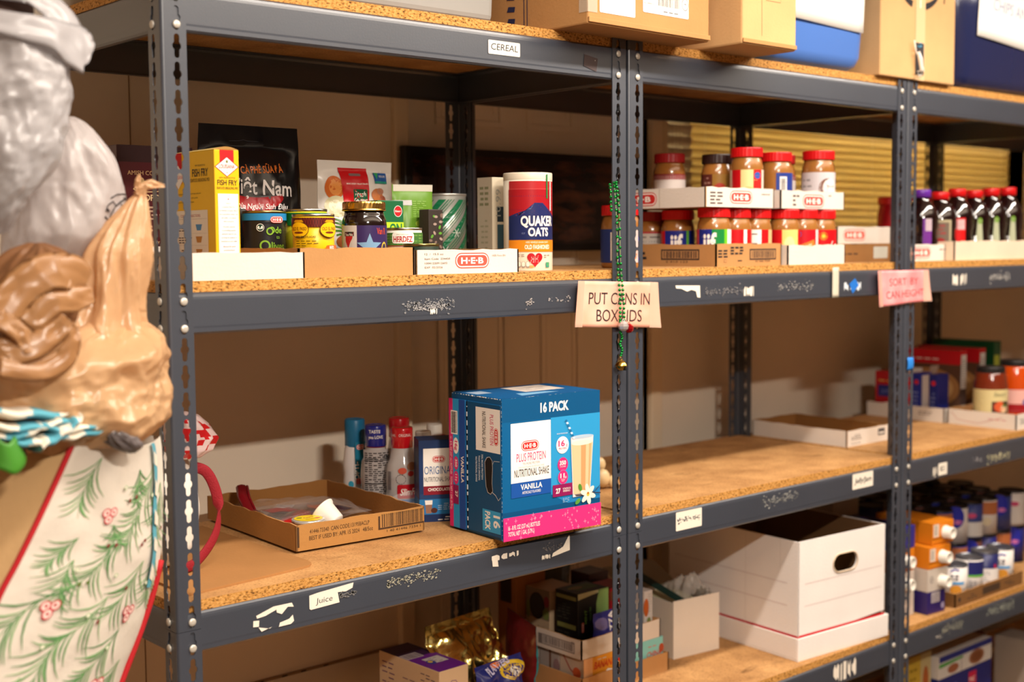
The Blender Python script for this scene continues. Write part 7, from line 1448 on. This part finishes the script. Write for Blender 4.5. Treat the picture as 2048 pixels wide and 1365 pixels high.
def tornframe(a, x0, x1, z0, z1, seed, col=STK):
    h = z1-z0; w_ = x1-x0
    a.poly([(x0+w_*.08, z1-h*.25), (x0+w_*.5, z1), (x0+w_*.62, z1), (x0+w_*.55, z1-h*.18), (x0+w_*.30, z1-h*.34), (x0+w_*.1, z1-h*.38)], col); a.poly([(x0+w_*.55, z1), (x0+w_*.95, z1), (x0+w_, z1-h*.2), (x0+w_*.85, z1-h*.15), (x0+w_*.7, z1-h*.42), (x0+w_*.58, z1-h*.3)], col)
    a.poly([(x0+w_*.62, z0+h*.04), (x0+w_*.92, z0+h*.05), (x0+w_, z0+h*.16), (x0+w_*.97, z0+h*.45), (x0+w_*.88, z0+h*.30), (x0+w_*.65, z0+h*.22)], col); a.poly([(x0, z0+h*.28), (x0+w_*.14, z0+h*.25), (x0+w_*.15, z0+h*.52), (x0+w_*.01, z0+h*.55)], col); a.poly([(x0+w_*.13, z0+h*.22), (x0+w_*.40, z0+h*.06), (x0+w_*.46, z0+h*.12), (x0+w_*.2, z0), ], col)
sticker(0, 2, lambda a: tornframe(a, .098, .168, -.912, -.878, 1), 'torn_label', 'torn white label scraps')
sticker(0, 2, lambda a: (a.poly([(.1955, -.8735), (.212, -.8715), (.2765, -.8675), (.2745, -.8755), (.262, -.8790), (.247, -.8775), (.2500, -.8940), (.198, -.8960), (.1955, -.894)], STK), a.text('Juice', .222, -.8885, .0090, (60, 56, 60), width=.030, slant=.1), scuff(a, .251, .282, -.890, -.879, 5, (124, 122, 120), 40)), 'torn_label', 'half torn handwritten Juice label')
sticker(0, 2, lambda a: scuff(a, .338, .450, -.890, -.872, 7, (160, 156, 138), 130), 'label_residue')
sticker(0, 2, lambda a: (torn(a, .560, .630, -.8830, -.8735, 11), a.poly([(.560, -.874), (.572, -.873), (.575, -.894), (.562, -.892)], STK)), 'torn_label')
sticker(0, 2, lambda a: (a.poly([(.742, -.866), (.7445, -.866), (.7445, -.893), (.700, -.8985), (.703, -.892), (.728, -.884)], STK), torn(a, .676, .696, -.900, -.892, 12), scuff(a, .68, .725, -.887, -.872, 12, (104, 100, 100), 40)), 'torn_label')
sticker(1, 1, lambda a: (a.poly([(1.028, -.424), (1.10, -.426), (1.101, -.450), (1.092, -.449), (1.088, -.437), (1.075, -.434), (1.062, -.437), (1.045, -.431), (1.030, -.430)], STK), scuff(a, 1.11, 1.24, -.448, -.430, 21, (120, 118, 120), 120)), 'torn_label')
sticker(1, 1, lambda a: (torn(a, 1.236, 1.268, -.452, -.432, 23), scuff(a, 1.345, 1.47, -.446, -.426, 25, (150, 148, 146), 110)), 'label_residue')
sticker(1, 1, lambda a: (torn(a, 1.585, 1.650, -.452, -.432, 26, (206, 214, 220)), a.poly([(1.605, -.436), (1.627, -.424), (1.642, -.440), (1.618, -.458)], (30, 110, 200))), 'blue_tape', 'scrap of blue tape over torn paper')
mt = thing('masking_tape', 'strip of cream masking tape hanging over the front edge of the middle shelf', 'tape', (1.548, -.0015, -.3985)); mb = MB(); mb.grid(lambda u, v: (-.012+.024*u, -.0012-.0012*math.sin(math.pi*u), -.066*v), 4, 8, mat((206, 200, 180), .7)); mb.build('tape_strip', mt, solid=.0003)
sticker(1, 2, lambda a: (a.rrect(1.031, -.9035, 1.108, -.8665, .002, STK), scuff(a, 1.036, 1.102, -.890, -.877, 31, (70, 70, 76), 60)), label='white label with the writing scratched out')
sticker(1, 2, lambda a: scuff(a, 1.303, 1.425, -.898, -.872, 33, (150, 150, 146), 130), 'label_residue')
sticker(1, 2, lambda a: (a.rrect(1.627, -.901, 1.7085, -.866, .002, STK), a.text('Jelly/Jam', 1.668, -.888, .012, INK, width=.066, slant=.2, bold=.02)), label='white handwritten jelly label')
sticker(1, 3, lambda a: torn(a, 1.562, 1.650, -1.332, -1.290, 35), 'torn_label')
sticker(2, 1, lambda a: torn(a, 2.040, 2.105, -.452, -.424, 41), 'torn_label'); sticker(2, 1, lambda a: scuff(a, 2.215, 2.32, -.446, -.426, 42, (190, 186, 180), 120), 'label_residue')
sticker(2, 2, lambda a: (torn(a, 1.965, 1.985, -.916, -.890, 43), a.rect(1.99, -.914, 2.030, -.884, STK), a.text('E', 2.01, -.904, .012, INK, width=.02)), 'torn_label'); sticker(2, 2, lambda a: (scuff(a, 2.225, 2.34, -.912, -.888, 45, (206, 198, 160), 130), scuff(a, 2.15, 2.2, -.905, -.89, 46, (206, 200, 200), 16)), 'label_residue')
sticker(2, 3, lambda a: (scuff(a, 2.02, 2.12, -1.318, -1.292, 47, (170, 168, 150), 120), scuff(a, 1.99, 2.02, -1.325, -1.312, 48, STK, 14)), 'label_residue'); sticker(2, 3, lambda a: scuff(a, 2.24, 2.38, -1.318, -1.290, 49, (176, 180, 166), 160), 'label_residue')
po = UNITS[2][3][0][0]; mb = MB(); mb.grid(lambda u, v: (.006+.025*u, -.0035-.002*math.sin(3*v), -.645+.030*v), 4, 5, mat((40, 130, 220), .6)); o = mb.build('blue_tape', po, solid=.0003)
